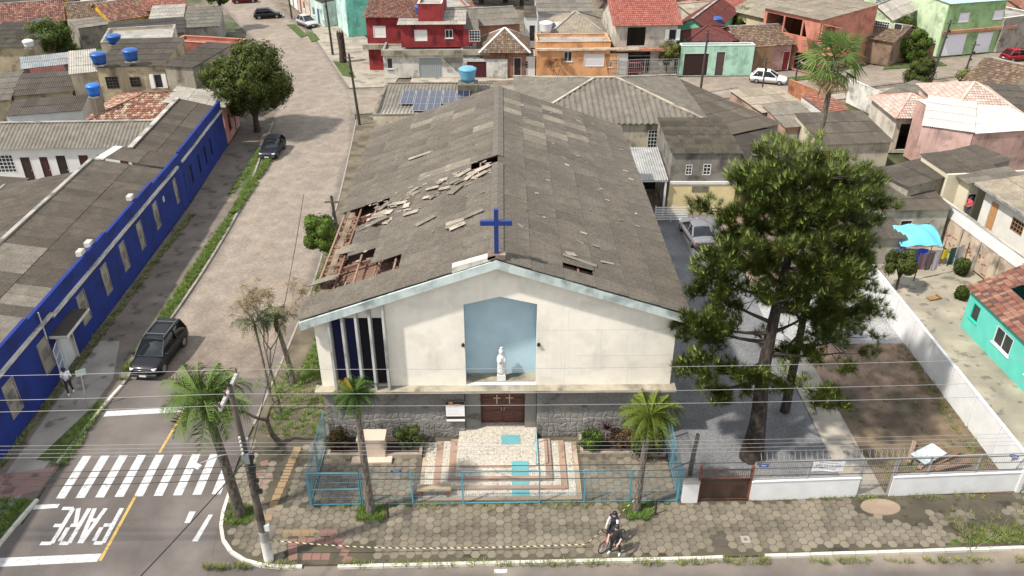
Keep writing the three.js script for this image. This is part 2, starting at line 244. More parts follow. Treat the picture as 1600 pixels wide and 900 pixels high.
// house: A,B = front base corners [x,z]; depth d goes away from the front; openings seen from outside, left to right
function house(o) {
  const [ax, az] = o.A, [bx_, bz] = o.B, w = o.w || Math.hypot(bx_ - ax, bz - az), turn = Math.atan2(-(bz - az), bx_ - ax), { d, h } = o;
  const t = thing(o.name || 'house', o.label, o.cat || 'house', [ax, 0, az], turn, o.group);
  const R = o.roof || { type: 'flat' }, y0 = o.y0 || 0, th = 0.18, wm = o.wall, rise = R.rise || 0;
  const shapes = { front: [[0, y0], [w, y0], [w, h], [0, h]], back: [[0, y0], [w, y0], [w, h], [0, h]], left: [[0, y0], [d, y0], [d, h], [0, h]], right: [[0, y0], [d, y0], [d, h], [0, h]] };
  if (R.type === 'gableX') { shapes.left = [[0, y0], [d, y0], [d, h], [d / 2, h + rise], [0, h]]; shapes.right = shapes.left; }
  if (R.type === 'gableZ') { shapes.front = [[0, y0], [w, y0], [w, h], [w / 2, h + rise], [0, h]]; shapes.back = shapes.front; }
  if (R.type === 'back') { shapes.back = [[0, y0], [w, y0], [w, h + rise], [0, h + rise]]; shapes.left = [[0, y0], [d, y0], [d, h], [0, h + rise]]; shapes.right = [[0, y0], [d, y0], [d, h + rise], [0, h]]; }
  if (R.type === 'fore') { shapes.front = [[0, y0], [w, y0], [w, h + rise], [0, h + rise]]; shapes.left = [[0, y0], [d, y0], [d, h + rise], [0, h]]; shapes.right = [[0, y0], [d, y0], [d, h], [0, h + rise]]; }
  if (R.type === 'right') { shapes.right = [[0, y0], [d, y0], [d, h + rise], [0, h + rise]]; shapes.front = [[0, y0], [w, y0], [w, h + rise], [0, h]]; shapes.back = [[0, y0], [w, y0], [w, h], [0, h + rise]]; }
  if (R.type === 'left') { shapes.left = [[0, y0], [d, y0], [d, h + rise], [0, h + rise]]; shapes.front = [[0, y0], [w, y0], [w, h], [0, h + rise]]; shapes.back = [[0, y0], [w, y0], [w, h + rise], [0, h]]; }
  const mats = { front: new THREE.Matrix4(), back: new THREE.Matrix4().makeRotationY(Math.PI).setPosition(w, 0, -d), left: new THREE.Matrix4().makeRotationY(-Math.PI / 2).setPosition(0, 0, -d), right: new THREE.Matrix4().makeRotationY(Math.PI / 2).setPosition(w, 0, 0) };
  // side walls fit between front and back
  for (const s of ['front', 'left', 'right', 'back']) {
    const ops = o[s] || []; let pts = shapes[s];
    if (s === 'left' || s === 'right') { const D = d, f = x => { let i = 0; return x; }; pts = pts.map(([x, y]) => [Math.min(D - th, Math.max(th, x)), y]); }
    const g = wallGeo(pts, ops.map(q => [q[1], q[2], q[3], q[4]]), th); g.applyMatrix4(mats[s]);
    mesh('wall', g, (o.walls && o.walls[s]) || wm, t);
    for (const q of ops) filling(t, mats[s], q);
  }
  const ov = R.over ?? 0.3, rm = R.mats || SH.grey, roof = part('roof', t), lay = (O, U, S, W, L, sk) => { if (R.cover === 'tile') tilePlane('tiles', roof, O, U, S, W, L, R.set || 'clay', undefined, undefined, sk); else if (R.pitch) wavePlane('roof_plane', roof, O, U, S, W, () => 0, () => L, pick(rm), R.pitch, R.amp); else sheetRoof(roof, O, U, S, W, L, rm, { len: R.len, pick: R.pick }); };
  if (R.type === 'flat') { mesh('roof_slab', box(th, w - th, h - 0.45, h - 0.3, -th, -d + th), R.mat || M.concrete, roof); mesh('coping', [box(-0.04, w + 0.04, h, h + 0.06, 0.04, -th - 0.02), box(-0.04, w + 0.04, h, h + 0.06, -d - 0.04, -d + th + 0.02), box(-0.04, th + 0.02, h, h + 0.06, -th - 0.02, -d + th + 0.02), box(w - th - 0.02, w + 0.04, h, h + 0.06, -th - 0.02, -d + th + 0.02)], R.cope || M.concrete, roof); }
  if (R.type === 'gableX') { const L = Math.hypot(d / 2, rise), k = ov / L; lay([-ov, h - rise * k + 0.05, k * d / 2], [1, 0, 0], [0, rise, -d / 2], w + 2 * ov, L + ov, R.hole); lay([w + ov, h - rise * k + 0.05, -d - k * d / 2], [-1, 0, 0], [0, rise, d / 2], w + 2 * ov, L + ov); mesh('ridge_cap', bar([-ov, h + rise + 0.09, -d / 2], [w + ov, h + rise + 0.09, -d / 2], 0.3, 0.08), R.cap || M.concrete, roof); }
  if (R.type === 'gableZ') { const L = Math.hypot(w / 2, rise), k = ov / L; lay([-k * w / 2, h - rise * k + 0.05, -d - ov], [0, 0, 1], [w / 2, rise, 0], d + 2 * ov, L + ov); lay([w + k * w / 2, h - rise * k + 0.05, ov], [0, 0, -1], [-w / 2, rise, 0], d + 2 * ov, L + ov); mesh('ridge_cap', bar([w / 2, h + rise + 0.09, ov], [w / 2, h + rise + 0.09, -d - ov], 0.3, 0.08), R.cap || M.concrete, roof); }
  if (R.type === 'back') { const L = Math.hypot(d, rise), k = ov / L; lay([-ov, h - rise * k + 0.06, k * d], [1, 0, 0], [0, rise, -d], w + 2 * ov, L + 2 * ov); }
  if (R.type === 'fore') { const L = Math.hypot(d, rise), k = ov / L; lay([w + ov, h - rise * k + 0.06, -d - k * d], [-1, 0, 0], [0, rise, d], w + 2 * ov, L + 2 * ov); }
  if (R.type === 'right') { const L = Math.hypot(w, rise), k = ov / L; lay([-k * w, h - rise * k + 0.06, -d - ov], [0, 0, 1], [w, rise, 0], d + 2 * ov, L + 2 * ov, R.hole); }
  if (R.type === 'left') { const L = Math.hypot(w, rise), k = ov / L; lay([w + k * w, h - rise * k + 0.06, ov], [0, 0, -1], [-w, rise, 0], d + 2 * ov, L + 2 * ov); }
  if (R.type === 'hip') {
    const W = w + 2 * ov, D = d + 2 * ov, run = D / 2, L = Math.hypot(run, rise), e = Math.min(run, W / 2 - 0.05), L2 = Math.hypot(e, rise), yb = h + 0.02; const cl2 = (len) => [y => y / len * e];
    const P = (a, b, c, W_, Lq, ee) => { if (R.cover === 'tile') tilePlane('tiles', roof, a, b, c, W_, Lq, R.set || 'clay', y => y / Lq * ee, y => W_ - y / Lq * ee); else wavePlane('roof_plane', roof, a, b, c, W_, () => 0, x => Math.min(Lq, x / ee * Lq, (W_ - x) / ee * Lq), pick(rm), R.pitch, R.amp); };
    P([-ov, yb, ov], [1, 0, 0], [0, rise, -run], W, L, e); P([w + ov, yb, -d - ov], [-1, 0, 0], [0, rise, run], W, L, e);
    P([-ov, yb, -d - ov], [0, 0, 1], [e, rise, 0], D, L2, run - 0.02); P([w + ov, yb, ov], [0, 0, -1], [-e, rise, 0], D, L2, run - 0.02);
    const top = yb + rise + 0.05, zc = -d / 2, caps = [bar([-ov + e, top, zc], [w + ov - e, top, zc], 0.26, 0.12)]; for (const [x, z] of [[-ov, ov], [-ov, -d - ov]]) caps.push(bar([x, yb + 0.06, z], [-ov + e, top, zc], 0.24, 0.12)); for (const [x, z] of [[w + ov, ov], [w + ov, -d - ov]]) caps.push(bar([x, yb + 0.06, z], [w + ov - e, top, zc], 0.24, 0.12)); mesh('ridge_cap', caps, R.cap || M.concrete, roof);
  }
  if (o.trim) for (const [x0, x1, ya, yb, za, zb, m] of o.trim) mesh('trim', box(x0, x1, ya, yb, za, zb), m, t);
  return t;
}
// boundary wall between two ground points
function wallRun(name, label, a, b, h, m, o = {}) {
  const L = Math.hypot(b[0] - a[0], b[1] - a[1]), t = thing(name, label, o.cat || 'wall', [a[0], 0, a[1]], Math.atan2(-(b[1] - a[1]), b[0] - a[0]), o.group);
  const holes = o.open || []; const g = wallGeo([[0, 0], [L, 0], [L, h], [0, h]], holes.map(q => [q[1], q[2], q[3], q[4]]), o.th || 0.16); mesh('wall_panel', g, m, t); mesh('coping', box(-0.02, L + 0.02, h, h + 0.05, 0.03, -(o.th || 0.16) - 0.03), o.cope || m, t);
  for (const q of holes) filling(t, new THREE.Matrix4(), q); return t;
}
function tank(label, [x, z], y, r = 0.75, h = 0.9, color) { r *= 0.85; h *= 0.9;
  const t = thing('water_tank', label, 'water tank', [x, y, z], 0, 'water tanks on roofs'), m = color || M.tank;
  const p = [[0.001, 0], [r * 0.8, 0], [r * 0.86, h * 0.3], [r * 0.87, h * 0.32], [r * 0.94, h * 0.7], [r * 0.97, h * 0.72], [r, h]].map(q => new THREE.Vector2(...q)); mesh('tank_body', new THREE.LatheGeometry(p, 20), m, t);
  const q = [[r * 1.06, h - 0.05], [r * 1.06, h + 0.04], [r * 0.8, h + 0.16], [r * 0.3, h + 0.24], [0.001, h + 0.25]].map(v => new THREE.Vector2(...v)); mesh('lid', new THREE.LatheGeometry(q, 20), m, t);
  mesh('stand', [bx(r * 1.5, 0.12, r * 1.5, 0, -0.06, 0)], M.concrete, t); return t;
}

// ---------------------------------------------------------------- ground, roads, pavements
function grid(name, x0, x1, z0, z1, y, step, m, colFn) {
  const nx = Math.max(1, Math.round((x1 - x0) / step)), nz = Math.max(1, Math.round((z1 - z0) / step)), pos = [], uv = [], col = [], idx = [];
  for (let j = 0; j <= nz; j++) for (let i = 0; i <= nx; i++) { const x = x0 + (x1 - x0) * i / nx, z = z0 + (z1 - z0) * j / nz; pos.push(x, y, z); uv.push(x, z); const c = colFn ? colFn(x, z) : [1, 1, 1]; col.push(...c); if (i < nx && j < nz) { const o = j * (nx + 1) + i; idx.push(o, o + nx + 1, o + 1, o + 1, o + nx + 1, o + nx + 2); } }
  const g = new THREE.BufferGeometry(); g.setAttribute('position', new THREE.Float32BufferAttribute(pos, 3)); g.setAttribute('uv', new THREE.Float32BufferAttribute(uv, 2)); g.setAttribute('color', new THREE.Float32BufferAttribute(col, 3)); g.setIndex(idx); g.computeVertexNormals(); return struct(mesh(name, g, m));
}
const vmat = (map, r = 0.95) => mat([1, 1, 1], map, r, { vertexColors: true });
const mixc = (a, b, t) => a.map((v, i) => v + (b[i] - v) * t);
// strip between two polylines of [x, z] with equal counts
function strip(name, A, B, y, m, colFn, nAcross = 10, sub = 8) {
  const ca = new THREE.CatmullRomCurve3(A.map(p => V3(p[0], 0, p[1])), false, 'centripetal'), cb = new THREE.CatmullRomCurve3(B.map(p => V3(p[0], 0, p[1])), false, 'centripetal');
  const n = (A.length - 1) * sub, pos = [], uv = [], col = [], idx = [];
  for (let j = 0; j <= n; j++) { const p = ca.getPoint(j / n), q = cb.getPoint(j / n); for (let i = 0; i <= nAcross; i++) { const t = i / nAcross, x = p.x + (q.x - p.x) * t, z = p.z + (q.z - p.z) * t; pos.push(x, y, z); uv.push(x, z); col.push(...colFn(x, z, t)); if (i < nAcross && j < n) { const o = j * (nAcross + 1) + i; idx.push(o, o + 1, o + nAcross + 1, o + 1, o + nAcross + 2, o + nAcross + 1); } } }
  const g = new THREE.BufferGeometry(); g.setAttribute('position', new THREE.Float32BufferAttribute(pos, 3)); g.setAttribute('uv', new THREE.Float32BufferAttribute(uv, 2)); g.setAttribute('color', new THREE.Float32BufferAttribute(col, 3)); g.setIndex(idx); g.computeVertexNormals(); return struct(mesh(name, g, m));
}
// raised slab with an outline of [x, z] points; top at y
function slab(name, pts, y, h, m) {
  const s = new THREE.Shape(pts.map(p => new THREE.Vector2(p[0], -p[1]))), g = new THREE.ExtrudeGeometry(s, { depth: h, bevelEnabled: false }); g.rotateX(-Math.PI / 2); g.translate(0, y - h, 0); return struct(mesh(name, g, m));
}
const RY = -0.1;
const ground = grid('ground', -260, 260, -420, 60, -0.16, 4, vmat(T.dirt), (x, z) => { const n = fbm(x / 14 + 50, z / 14 + 90, 0, 5, 201); return mixc([0.3, 0.25, 0.19], [0.1, 0.13, 0.05], ss(0.45, 0.6, n)); });
// side street: asphalt by the crossing, worn stone setts beyond
const rl = [[-21.9, -27], [-22.0, -31], [-21.7, -36], [-21.4, -42], [-21.2, -48], [-21.25, -55], [-21.6, -63], [-23.0, -75], [-23.9, -82.5], [-25.3, -91], [-28.5, -101.7], [-33.7, -114.5], [-40.1, -128], [-46.7, -142], [-58, -166]];
const rg = [[-13.0, -27], [-13.3, -31], [-13.2, -36], [-13.1, -42], [-13.1, -48], [-13.4, -55], [-13.8, -63], [-14.7, -75], [-15.6, -84], [-17.6, -93.4], [-20.9, -103], [-25.6, -116], [-31, -128], [-37, -141], [-47, -165]];
const settCol = (x, z, t) => {
  const n = fbm(x / 3.2 + 20, z / 5 + 7, 0, 5, 210), b = fbm(x / 9, z / 13, 0, 4, 214); let c = mixc([0.3, 0.266, 0.23], [0.255, 0.224, 0.193], ss(0.3, 0.7, n)); c = mixc(c, [0.32, 0.278, 0.234], ss(0.5, 0.75, b)); c = mixc(c, [0.235, 0.203, 0.172], 0.6 * ss(0.5, 0.7, fbm(x / 1.6 + 31, z / 6, 0, 5, 219))); c = mixc(c, [0.27, 0.246, 0.222], 0.55 * ss(0.48, 0.62, fbm(x / 7 + 3, z / 9 + 5, 0, 4, 223)));
  c = mixc(c, [0.19, 0.165, 0.147], ss(-46, -38, z + (fbm(x / 1.5, z / 2, 0, 4, 217) - 0.5) * 9)); const edge = Math.min(t, 1 - t) + (vn(z / 2.5, x, 0, 9) - 0.5) * 0.07; return mixc([0.19, 0.175, 0.16], c, ss(0.03, 0.075, edge)); };
strip('side_street', rl.slice(2), rg.slice(2), RY + 0.002, vmat(T.cobble), settCol, 26, 10);
const aspCol = (x, z) => { const n = fbm(x / 2.4 + 9, z / 4 + 3, 0, 5, 220), w = vn(x / 0.9, z / 12, 0, 222); let c = mixc([0.142, 0.122, 0.11], [0.185, 0.163, 0.148], ss(0.35, 0.7, n)); return mixc(c, [0.1, 0.095, 0.09], 0.35 * ss(0.6, 0.85, w)); };
const road = strip('side_street_asphalt', [[-22.2, -18], [-22.2, -24], ...rl.slice(0, 3), [-21.6, -38.2]], [[-12.6, -18], [-12.6, -24], ...rg.slice(0, 3), [-13.2, -38.2]], RY + 0.008, vmat(T.asphalt), aspCol, 20, 10);
grid('front_street', -120, 120, -27.2, -4, RY, 0.8, vmat(T.asphalt), (x, z) => { const c = aspCol(x, z), k = ss(-25.2, -24.0, z + (fbm(x / 1.3, z, 0, 4, 5) - 0.5) * 1.6); return x > -9.5 ? mixc([0.33, 0.28, 0.22], c, k) : c; });
strip('back_street', [[-16, -85], [2, -87.5], [19.6, -90], [31, -90.7], [46, -95.5], [65, -102], [110, -118]], [[-18, -94], [2, -96], [20, -98.6], [34, -101], [49, -104], [70, -111.6], [112, -127]], RY + 0.005, vmat(T.cobble), settCol, 20, 10);
// road paint: thin sheets over the asphalt
const wp = mat([0.56, 0.55, 0.53], T.marking, 0.8), yp = mat([0.5, 0.33, 0.09], T.marking, 0.8), MY = RY + 0.014;
function mark(name, pts, m) { const s = new THREE.Shape(pts.map(p => new THREE.Vector2(p[0], -p[1]))), g = new THREE.ShapeGeometry(s); g.rotateX(-Math.PI / 2); g.translate(0, MY, 0); return mesh(name, g, m, road); }
for (let i = 0; i < 9; i++) { const xb = -21.15 + i * 0.905, xt = xb - 0.02, z1 = i === 8 ? -30.6 : -31.75; mark('crosswalk_stripe', [[xb, -28.8 - i * 0.025], [xb + 0.42, -28.8 - i * 0.025], [xt + 0.42, z1 - i * 0.01], [xt, z1 - i * 0.01]], wp); }
mark('stop_line', [[-21.9, -24.75], [-17.62, -25.0], [-17.6, -25.45], [-21.9, -25.25]], wp);
mark('stop_line', [[-21.45, -34.85], [-17.35, -35.2], [-17.35, -35.62], [-21.45, -35.3]], wp);
mark('edge_dash', [[-21.9, -28.1], [-20.8, -28.2], [-20.8, -28.45], [-21.9, -28.4]], wp);
mark('centre_line', [[-17.58, -25.05], [-17.44, -25.05], [-17.4, -28.95], [-17.54, -28.95]], yp);
mark('centre_line', [[-17.5, -31.95], [-17.36, -31.95], [-17.2, -35.6], [-17.34, -35.6]], yp);
mark('edge_dash', [[-13.9, -26.1], [-13.65, -26.1], [-13.45, -27.7], [-13.65, -27.7]], wp);
mark('edge_dash', [[-14.6, -27.2], [-14.35, -27.2], [-14.3, -27.9], [-14.6, -27.9]], wp);
mark('edge_dash', [[-0.5, -24.2], [0.05, -24.2], [0.05, -24.42], [-0.5, -24.42]], wp);
// PARE, read by drivers coming down the side street towards the junction
{
  const q = (L, x, w) => { const z0 = -28.15, z1 = -26.05, s = 0.2, seg = []; const X = t => x + w * (1 - t), Z = v => z0 + (z1 - z0) * v; // v: 0 far edge bottom of the letter ... text is turned to the far side
    const line = (a, b) => { const ax = X(a[0]), az = Z(a[1]), bxx = X(b[0]), bz = Z(b[1]), L2 = Math.hypot(bxx - ax, bz - az), nx = -(bz - az) / L2 * s / 2, nz = (bxx - ax) / L2 * s / 2; seg.push([[ax + nx, az + nz], [bxx + nx, bz + nz], [bxx - nx, bz - nz], [ax - nx, az - nz]]); };
    const P = { P: [[[0, 0], [0, 1]], [[0, 1], [0.8, 1]], [[0.9, 0.94], [0.9, 0.56]], [[0, 0.5], [0.8, 0.5]]], A: [[[0, 0], [0.45, 1]], [[0.55, 1], [1, 0]], [[0.2, 0.35], [0.8, 0.35]]], R: [[[0, 0], [0, 1]], [[0, 1], [0.8, 1]], [[0.9, 0.94], [0.9, 0.56]], [[0, 0.5], [0.8, 0.5]], [[0.4, 0.46], [1, 0]]], E: [[[0, 0], [0, 1]], [[0, 1], [1, 1]], [[0, 0.5], [0.8, 0.5]], [[0, 0], [1, 0]]] };
    for (const [a, b] of P[L]) line(a, b); const gs = seg.map((p, i) => { const sh = new THREE.Shape(p.map(v => new THREE.Vector2(v[0], -v[1]))), g = new THREE.ShapeGeometry(sh); g.rotateX(-Math.PI / 2); g.translate(0, MY + 0.0022 * i, 0); return g; }); mesh('letter', gs, wp, road); };
  ['E', 'R', 'A', 'P'].forEach((L, i) => q(L, -20.55 + i * 0.75, 0.5));
}
// kerb stones, one by one
const kerbA = mat([0.62, 0.6, 0.55], T.stain, 0.9), kerbB = mat([0.33, 0.3, 0.26], T.concrete, 0.95);
function kerb(name, label, pts, m, len = 1, w = 0.16) {
  const t = struct(part(numbered(name), scene)); let rest = []; const c = new THREE.CatmullRomCurve3(pts.map(p => V3(p[0], 0, p[1])), false, 'centripetal'), n = Math.max(1, Math.round(c.getLength() / len));
  const P = c.getSpacedPoints(n); for (let i = 0; i < n; i++) { const a = P[i], b = P[i + 1], L = a.distanceTo(b) - 0.025, g = bx(L, 0.17, w); const k = mesh('kerb_stone', g, m, t); k.position.set((a.x + b.x) / 2, -0.085 + 0.03 + rr(-0.006, 0.006), (a.z + b.z) / 2); k.rotation.y = Math.atan2(-(b.z - a.z), b.x - a.x) + rr(-0.008, 0.008); }
}
kerb('kerb', '', [[-13.05, -29.5], [-13.0, -27.8], [-12.62, -26.3], [-11.8, -25.28], [-10.9, -24.8], [-9.9, -24.6], [-8.7, -24.58]], kerbA, 0.9);
kerb('kerb', '', [[-7.2, -24.56], [0, -24.7], [8.5, -24.86], [9.4, -24.9]], kerbA, 1.0);
kerb('kerb', '', [[11.2, -24.95], [22.7, -25.3], [40, -25.9]], kerbA, 1.0);
kerb('kerb', '', [[-22.35, -20], [-22.3, -25.96], [-21.95, -28.7]], kerbA, 0.9);
kerb('kerb', '', [[-22.15, -31.1], [-21.75, -35.8], [-21.5, -37.5]], kerbA, 0.9);
kerb('kerb', '', [[-21.5, -37.6], [-21.3, -42], [-21.1, -48], [-21.15, -55], [-21.5, -63], [-22.9, -75], [-23.8, -82.5]], kerbB, 1.0);
kerb('kerb', '', [[-13.2, -34], [-13.0, -42], [-13.0, -48], [-13.3, -55], [-13.7, -63], [-14.6, -75], [-15.3, -83]], kerbB, 1.0, 0.13);
// pavements and yards
const moss = mat([0.095, 0.082, 0.055], T.concrete, 0.97);
const pav = slab('front_pavement', [[-13.05, -33], [-13.0, -27.8], [-12.62, -26.3], [-11.8, -25.3], [-10.9, -24.82], [-9.9, -24.64], [8.5, -24.9], [22.7, -25.35], [45, -26.1], [45, -29], [24.5, -28.6], [8.1, -28.3], [-9.05, -28.2], [-9.05, -33]], 0, 0.16, moss);
slab('church_side_pavement', [[-13.1, -33], [-9.05, -33], [-9.05, -60], [-11.5, -66], [-11.6, -84.5], [-15.5, -84.5], [-14.6, -75], [-13.7, -63], [-13.2, -55], [-13.0, -48], [-13.0, -42]], -0.004, 0.15, mat([0.23, 0.2, 0.145], T.dirt, 0.97));
const yardSlab = slab('church_yard', [[-9.05, -28.2], [8.1, -28.3], [8.2, -33.2], [-9.05, -33.2]], 0, 0.15, mat([0.12, 0.102, 0.075], T.concrete, 0.95));
slab('gravel_drive', [[8.1, -28.3], [16.2, -28.45], [16.2, -38], [17, -60], [8.2, -62], [8.2, -33.2]], 0, 0.15, mat([0.205, 0.203, 0.205], T.gravel, 0.97));
slab('concrete_path', [[16.2, -28.45], [17.9, -28.5], [18.1, -40.8], [16.3, -40.8]], 0.004, 0.15, mat([0.4, 0.36, 0.31], T.concrete, 0.95));
slab('pale_gravel', [[16.3, -40.8], [24.2, -41.2], [24.2, -48], [16.6, -48]], 0.006, 0.15, mat([0.42, 0.41, 0.395], T.gravel, 0.97));
{ const lot = grid('dirt_lot', 17.9, 24.2, -41.2, -28.6, 0.008, 0.35, vmat(T.dirt), (x, z) => { const n = fbm(x / 1.6, z / 1.6, 0, 5, 241), f = ss(-37.2, -34.2, z + (n - 0.5) * 5), g = fbm(x / 0.7, z / 0.7, 0, 4, 245); let c = mixc([0.47, 0.33, 0.25], [0.26, 0.195, 0.135], f); const ash = ss(0.55, 0.75, fbm(x / 1.8 + 4, z / 1.8, 0, 4, 249)) * ss(-38.5, -36, z) * (1 - ss(-34, -32, z)); c = mixc(c, [0.05, 0.045, 0.045], 0.7 * ash); return mixc(c, [0.2, 0.17, 0.1], 0.4 * ss(0.5, 0.7, g)); }); }
slab('concrete_yard', [[24.4, -28.6], [40, -29], [40, -36], [33.5, -44], [32.2, -54], [24.4, -52]], 0.002, 0.15, mat([0.37, 0.33, 0.26], T.concrete, 0.95));
slab('back_yard', [[16.6, -48], [24.2, -48], [24.4, -52], [32, -54], [31, -66], [17, -62]], 0.0, 0.15, mat([0.44, 0.34, 0.28], T.dirt, 0.95));
slab('blue_building_pavement', [[-24.8, -18], [-22.3, -18], [-22.3, -25.96], [-22.0, -29.9], [-21.7, -35.8], [-21.2, -42], [-21.0, -48], [-21.1, -55], [-21.4, -63], [-22.8, -75], [-24, -84], [-26.6, -84], [-26.4, -74], [-25.6, -62]], -0.01, 0.14, mat([0.185, 0.152, 0.125], T.concrete, 0.95));
slab('concrete_walk', [[-24.2, -26], [-23.1, -26], [-22.6, -31], [-22.2, -38], [-23.4, -42], [-24.6, -42]], -0.005, 0.1, mat([0.33, 0.3, 0.265], T.concrete, 0.95));
slab('red_paving', [[-24.6, -28.2], [-22.1, -29.3], [-22.1, -30.9], [-24.6, -30.3]], 0.0, 0.1, mat([0.33, 0.2, 0.17], T.concrete, 0.95));
slab('far_pavement', [[-17.8, -94.4], [-13, -95], [-12.5, -99], [-19, -118], [-29, -140], [-33, -140], [-25.9, -117]], -0.03, 0.12, mat([0.37, 0.33, 0.27], T.concrete, 0.95));
slab('far_pavement', [[-11, -96], [2, -97.5], [20, -99.6], [34, -102.2], [49, -105.2], [70, -113], [70, -116], [48, -108.5], [33, -105], [20, -102], [-11, -98.4]], -0.03, 0.12, mat([0.46, 0.4, 0.33], T.concrete, 0.95));
slab('near_pavement', [[17, -88.6], [31, -89.4], [46, -94.2], [65, -100.6], [65, -99], [46, -92.4], [31, -87.5], [17, -87]], -0.03, 0.12, mat([0.4, 0.35, 0.29], T.concrete, 0.95));
// hexagonal pavers of the front pavement
{
  const S = 0.235, hexg = new THREE.CylinderGeometry(S * 0.935, S * 0.955, 0.05, 6); hexg.rotateY(Math.PI / 6); { const p = hexg.attributes.position, u = hexg.attributes.uv; for (let i = 0; i < p.count; i++) u.setXY(i, p.getX(i), p.getZ(i)); }
  const hm = [[0.225, 0.193, 0.148], [0.212, 0.182, 0.139], [0.238, 0.205, 0.158], [0.203, 0.174, 0.133], [0.25, 0.216, 0.168]].map(c => mat(c, T.concrete, 0.95)), hv = [0, 1, 2, 3].map(k => { const g = hexg.clone(), u = g.attributes.uv; for (let i = 0; i < u.count; i++) u.setXY(i, u.getX(i) + k * 1.7, u.getY(i) + k * 2.3); return g; });
  const dx = S * 1.5, dz = S * Math.sqrt(3); const cand = []; let ii = 0;
  for (let x = -12.6; x < 26; x += dx, ii++) for (let z = -28.4; z < -24.4; z += dz) {
    const zz = z + (ii % 2) * dz / 2, zk = x < 8.5 ? -24.6 - 0.012 * (x + 7) : -24.86 - 0.031 * (x - 8.5); let lo = -28.28 - (x > 8 ? 0.02 * (x - 8) : 0) + 0.2, hi = zk - 0.34;
    if (zz < lo - (x < -9.3 ? 0 : 0) || zz > hi) continue; if (x < -9.3) { if (Math.hypot(x + 9.9, zz + 27.7) > 2.75 && zz > -27.7) continue; if (Math.hypot(x + 12.16, zz + 27.56) < 0.8) continue; }
    if (Math.abs(x + 6.2) < 0.75 && zz < -27.15) continue; if (Math.abs(x - 6.05) < 0.75 && zz < -27.15) continue; if (Math.hypot(x + 10.2, zz + 24.95) < 0.4) continue;
    if (x > -9.6 && x < -5.8 && zz > -26.35 && zz < -24.6) { if (x < -7.6 || zz > -25.9) continue; } if (Math.hypot(x - 9.5, zz + 25.75) < 0.5) continue;
    const bare = fbm(x / 2.2, zz / 1.8, 0, 4, 261) + ss(14, 25, x) * 0.42 + (x > 16.2 && x < 19 && zz < -27.2 ? 1 : 0); if (bare > 0.86) continue;
    cand.push([x, zz, Math.hypot(x + 1, zz + 20)]);
  }
  // also behind the corner
  for (let x = -12.9, k = 0; x < -9.2; x += dx, k++) for (let z = -32.6; z < -28.4; z += dz) { const zz = z + (k % 2) * dz / 2; if (fbm(x / 1.5, zz / 1.5, 0, 3, 266) > 0.6 || (x > -11.2 && x < -10.3)) continue; cand.push([x, zz, 99]); }
  cand.sort((a, b) => a[2] - b[2]); const rest = [];
  cand.forEach(([x, z], k) => { const y = -0.012 + (hash(k, 3) - 0.5) * 0.014, ty = hash(k, 5); if (k < 300) { const o = mesh('paver', hv[k % 4], hm[Math.floor(cl(fbm(x / 1.7, z / 1.3, 0, 4, 275) * 1.9 - 0.45 + (hash(k, 7) - 0.5) * 0.5, 0, 0.99) * 5)], pav); o.position.set(x, y, z); o.rotation.set((hash(k, 11) - 0.5) * 0.03, 0, (hash(k, 12) - 0.5) * 0.03); } else { const g = hv[k % 4].clone(); g.rotateZ((hash(k, 12) - 0.5) * 0.03); g.translate(x, y, z); const c = new Float32Array(g.attributes.position.count * 3), b = [0.225, 0.193, 0.148], f = 0.72 + 0.5 * fbm(x / 1.7, z / 1.3, 0, 4, 275) + 0.14 * hash(k, 9); for (let i = 0; i < c.length; i++) c[i] = b[i % 3] * f; g.setAttribute('color', new THREE.BufferAttribute(c, 3)); rest.push(g); } });
  stuff(mesh('pavers', rest, vmat(T.concrete), pav));
  for (const [xa, xb] of [[-8.8, -4.35], [3.95, 7.85]]) for (let x = xa, k = 0; x < xb; x += dx, k++) for (let z = -31.1; z < -28.5; z += dz) { const zz = z + (k % 2) * dz / 2, q = Math.round(x * 50 + zz * 90); if (Math.hypot(x + 6.6, (zz + 31.5) * 1.3) < 0.95) continue; const o = mesh('paver', hv[((q % 4) + 4) % 4], hm[Math.floor(hash(q, 8) * 5)], yardSlab); o.position.set(x, -0.01 + (hash(q, 3) - 0.5) * 0.014, zz); o.rotation.set((hash(q, 11) - 0.5) * 0.03, 0, (hash(q, 12) - 0.5) * 0.03); }
  // coloured tactile tiles at the corner
  const redT = mat([0.22, 0.125, 0.105], T.stain, 0.9), yelT = mat([0.29, 0.2, 0.115], T.stain, 0.9);
  const til = (x, z, m, ry = 0) => { const o = mesh('tactile_tile', bx(0.38, 0.05, 0.38), m, pav); o.position.set(x, -0.006, z); o.rotation.y = ry; };
  for (let i = 0; i < 6; i++) til(-7.75 - i * 0.4, -26.45, i < 2 ? redT : yelT); for (let i = 0; i < 5; i++) til(-9.0 + i * 0.4, -26.0, redT); for (let i = 0; i < 3; i++) { til(-9.4 + i * 0.1, -25.6 + i * 0.4 - 0.3, redT, 0.2); til(-7.2 + i * 0.18, -25.7 + i * 0.4, redT, -0.3); til(-8.6 + i * 0.4, -25.1, redT); }
  for (let i = 0; i < 12; i++) til(-10.85 + i * 0.03, -27.4 - i * 0.42, yelT, 0.03);
  for (const [x, z, m] of [[-11.8, -29.6, redT], [-11.4, -29.9, redT], [-12.2, -29.9, redT], [-12.0, -30.3, redT], [-11.9, -31, redT]]) til(x, z, m, 0.4);
  // concrete apron at the foot of the small gate, manhole cover and drain
  { const g = new THREE.CylinderGeometry(1, 1.03, 0.06, 28); g.scale(0.9, 1, 0.5); const o = mesh('cement_apron', g, mat([0.33, 0.25, 0.185], T.concrete, 0.95), pav); o.position.set(17.35, 0.02, -27.75); }
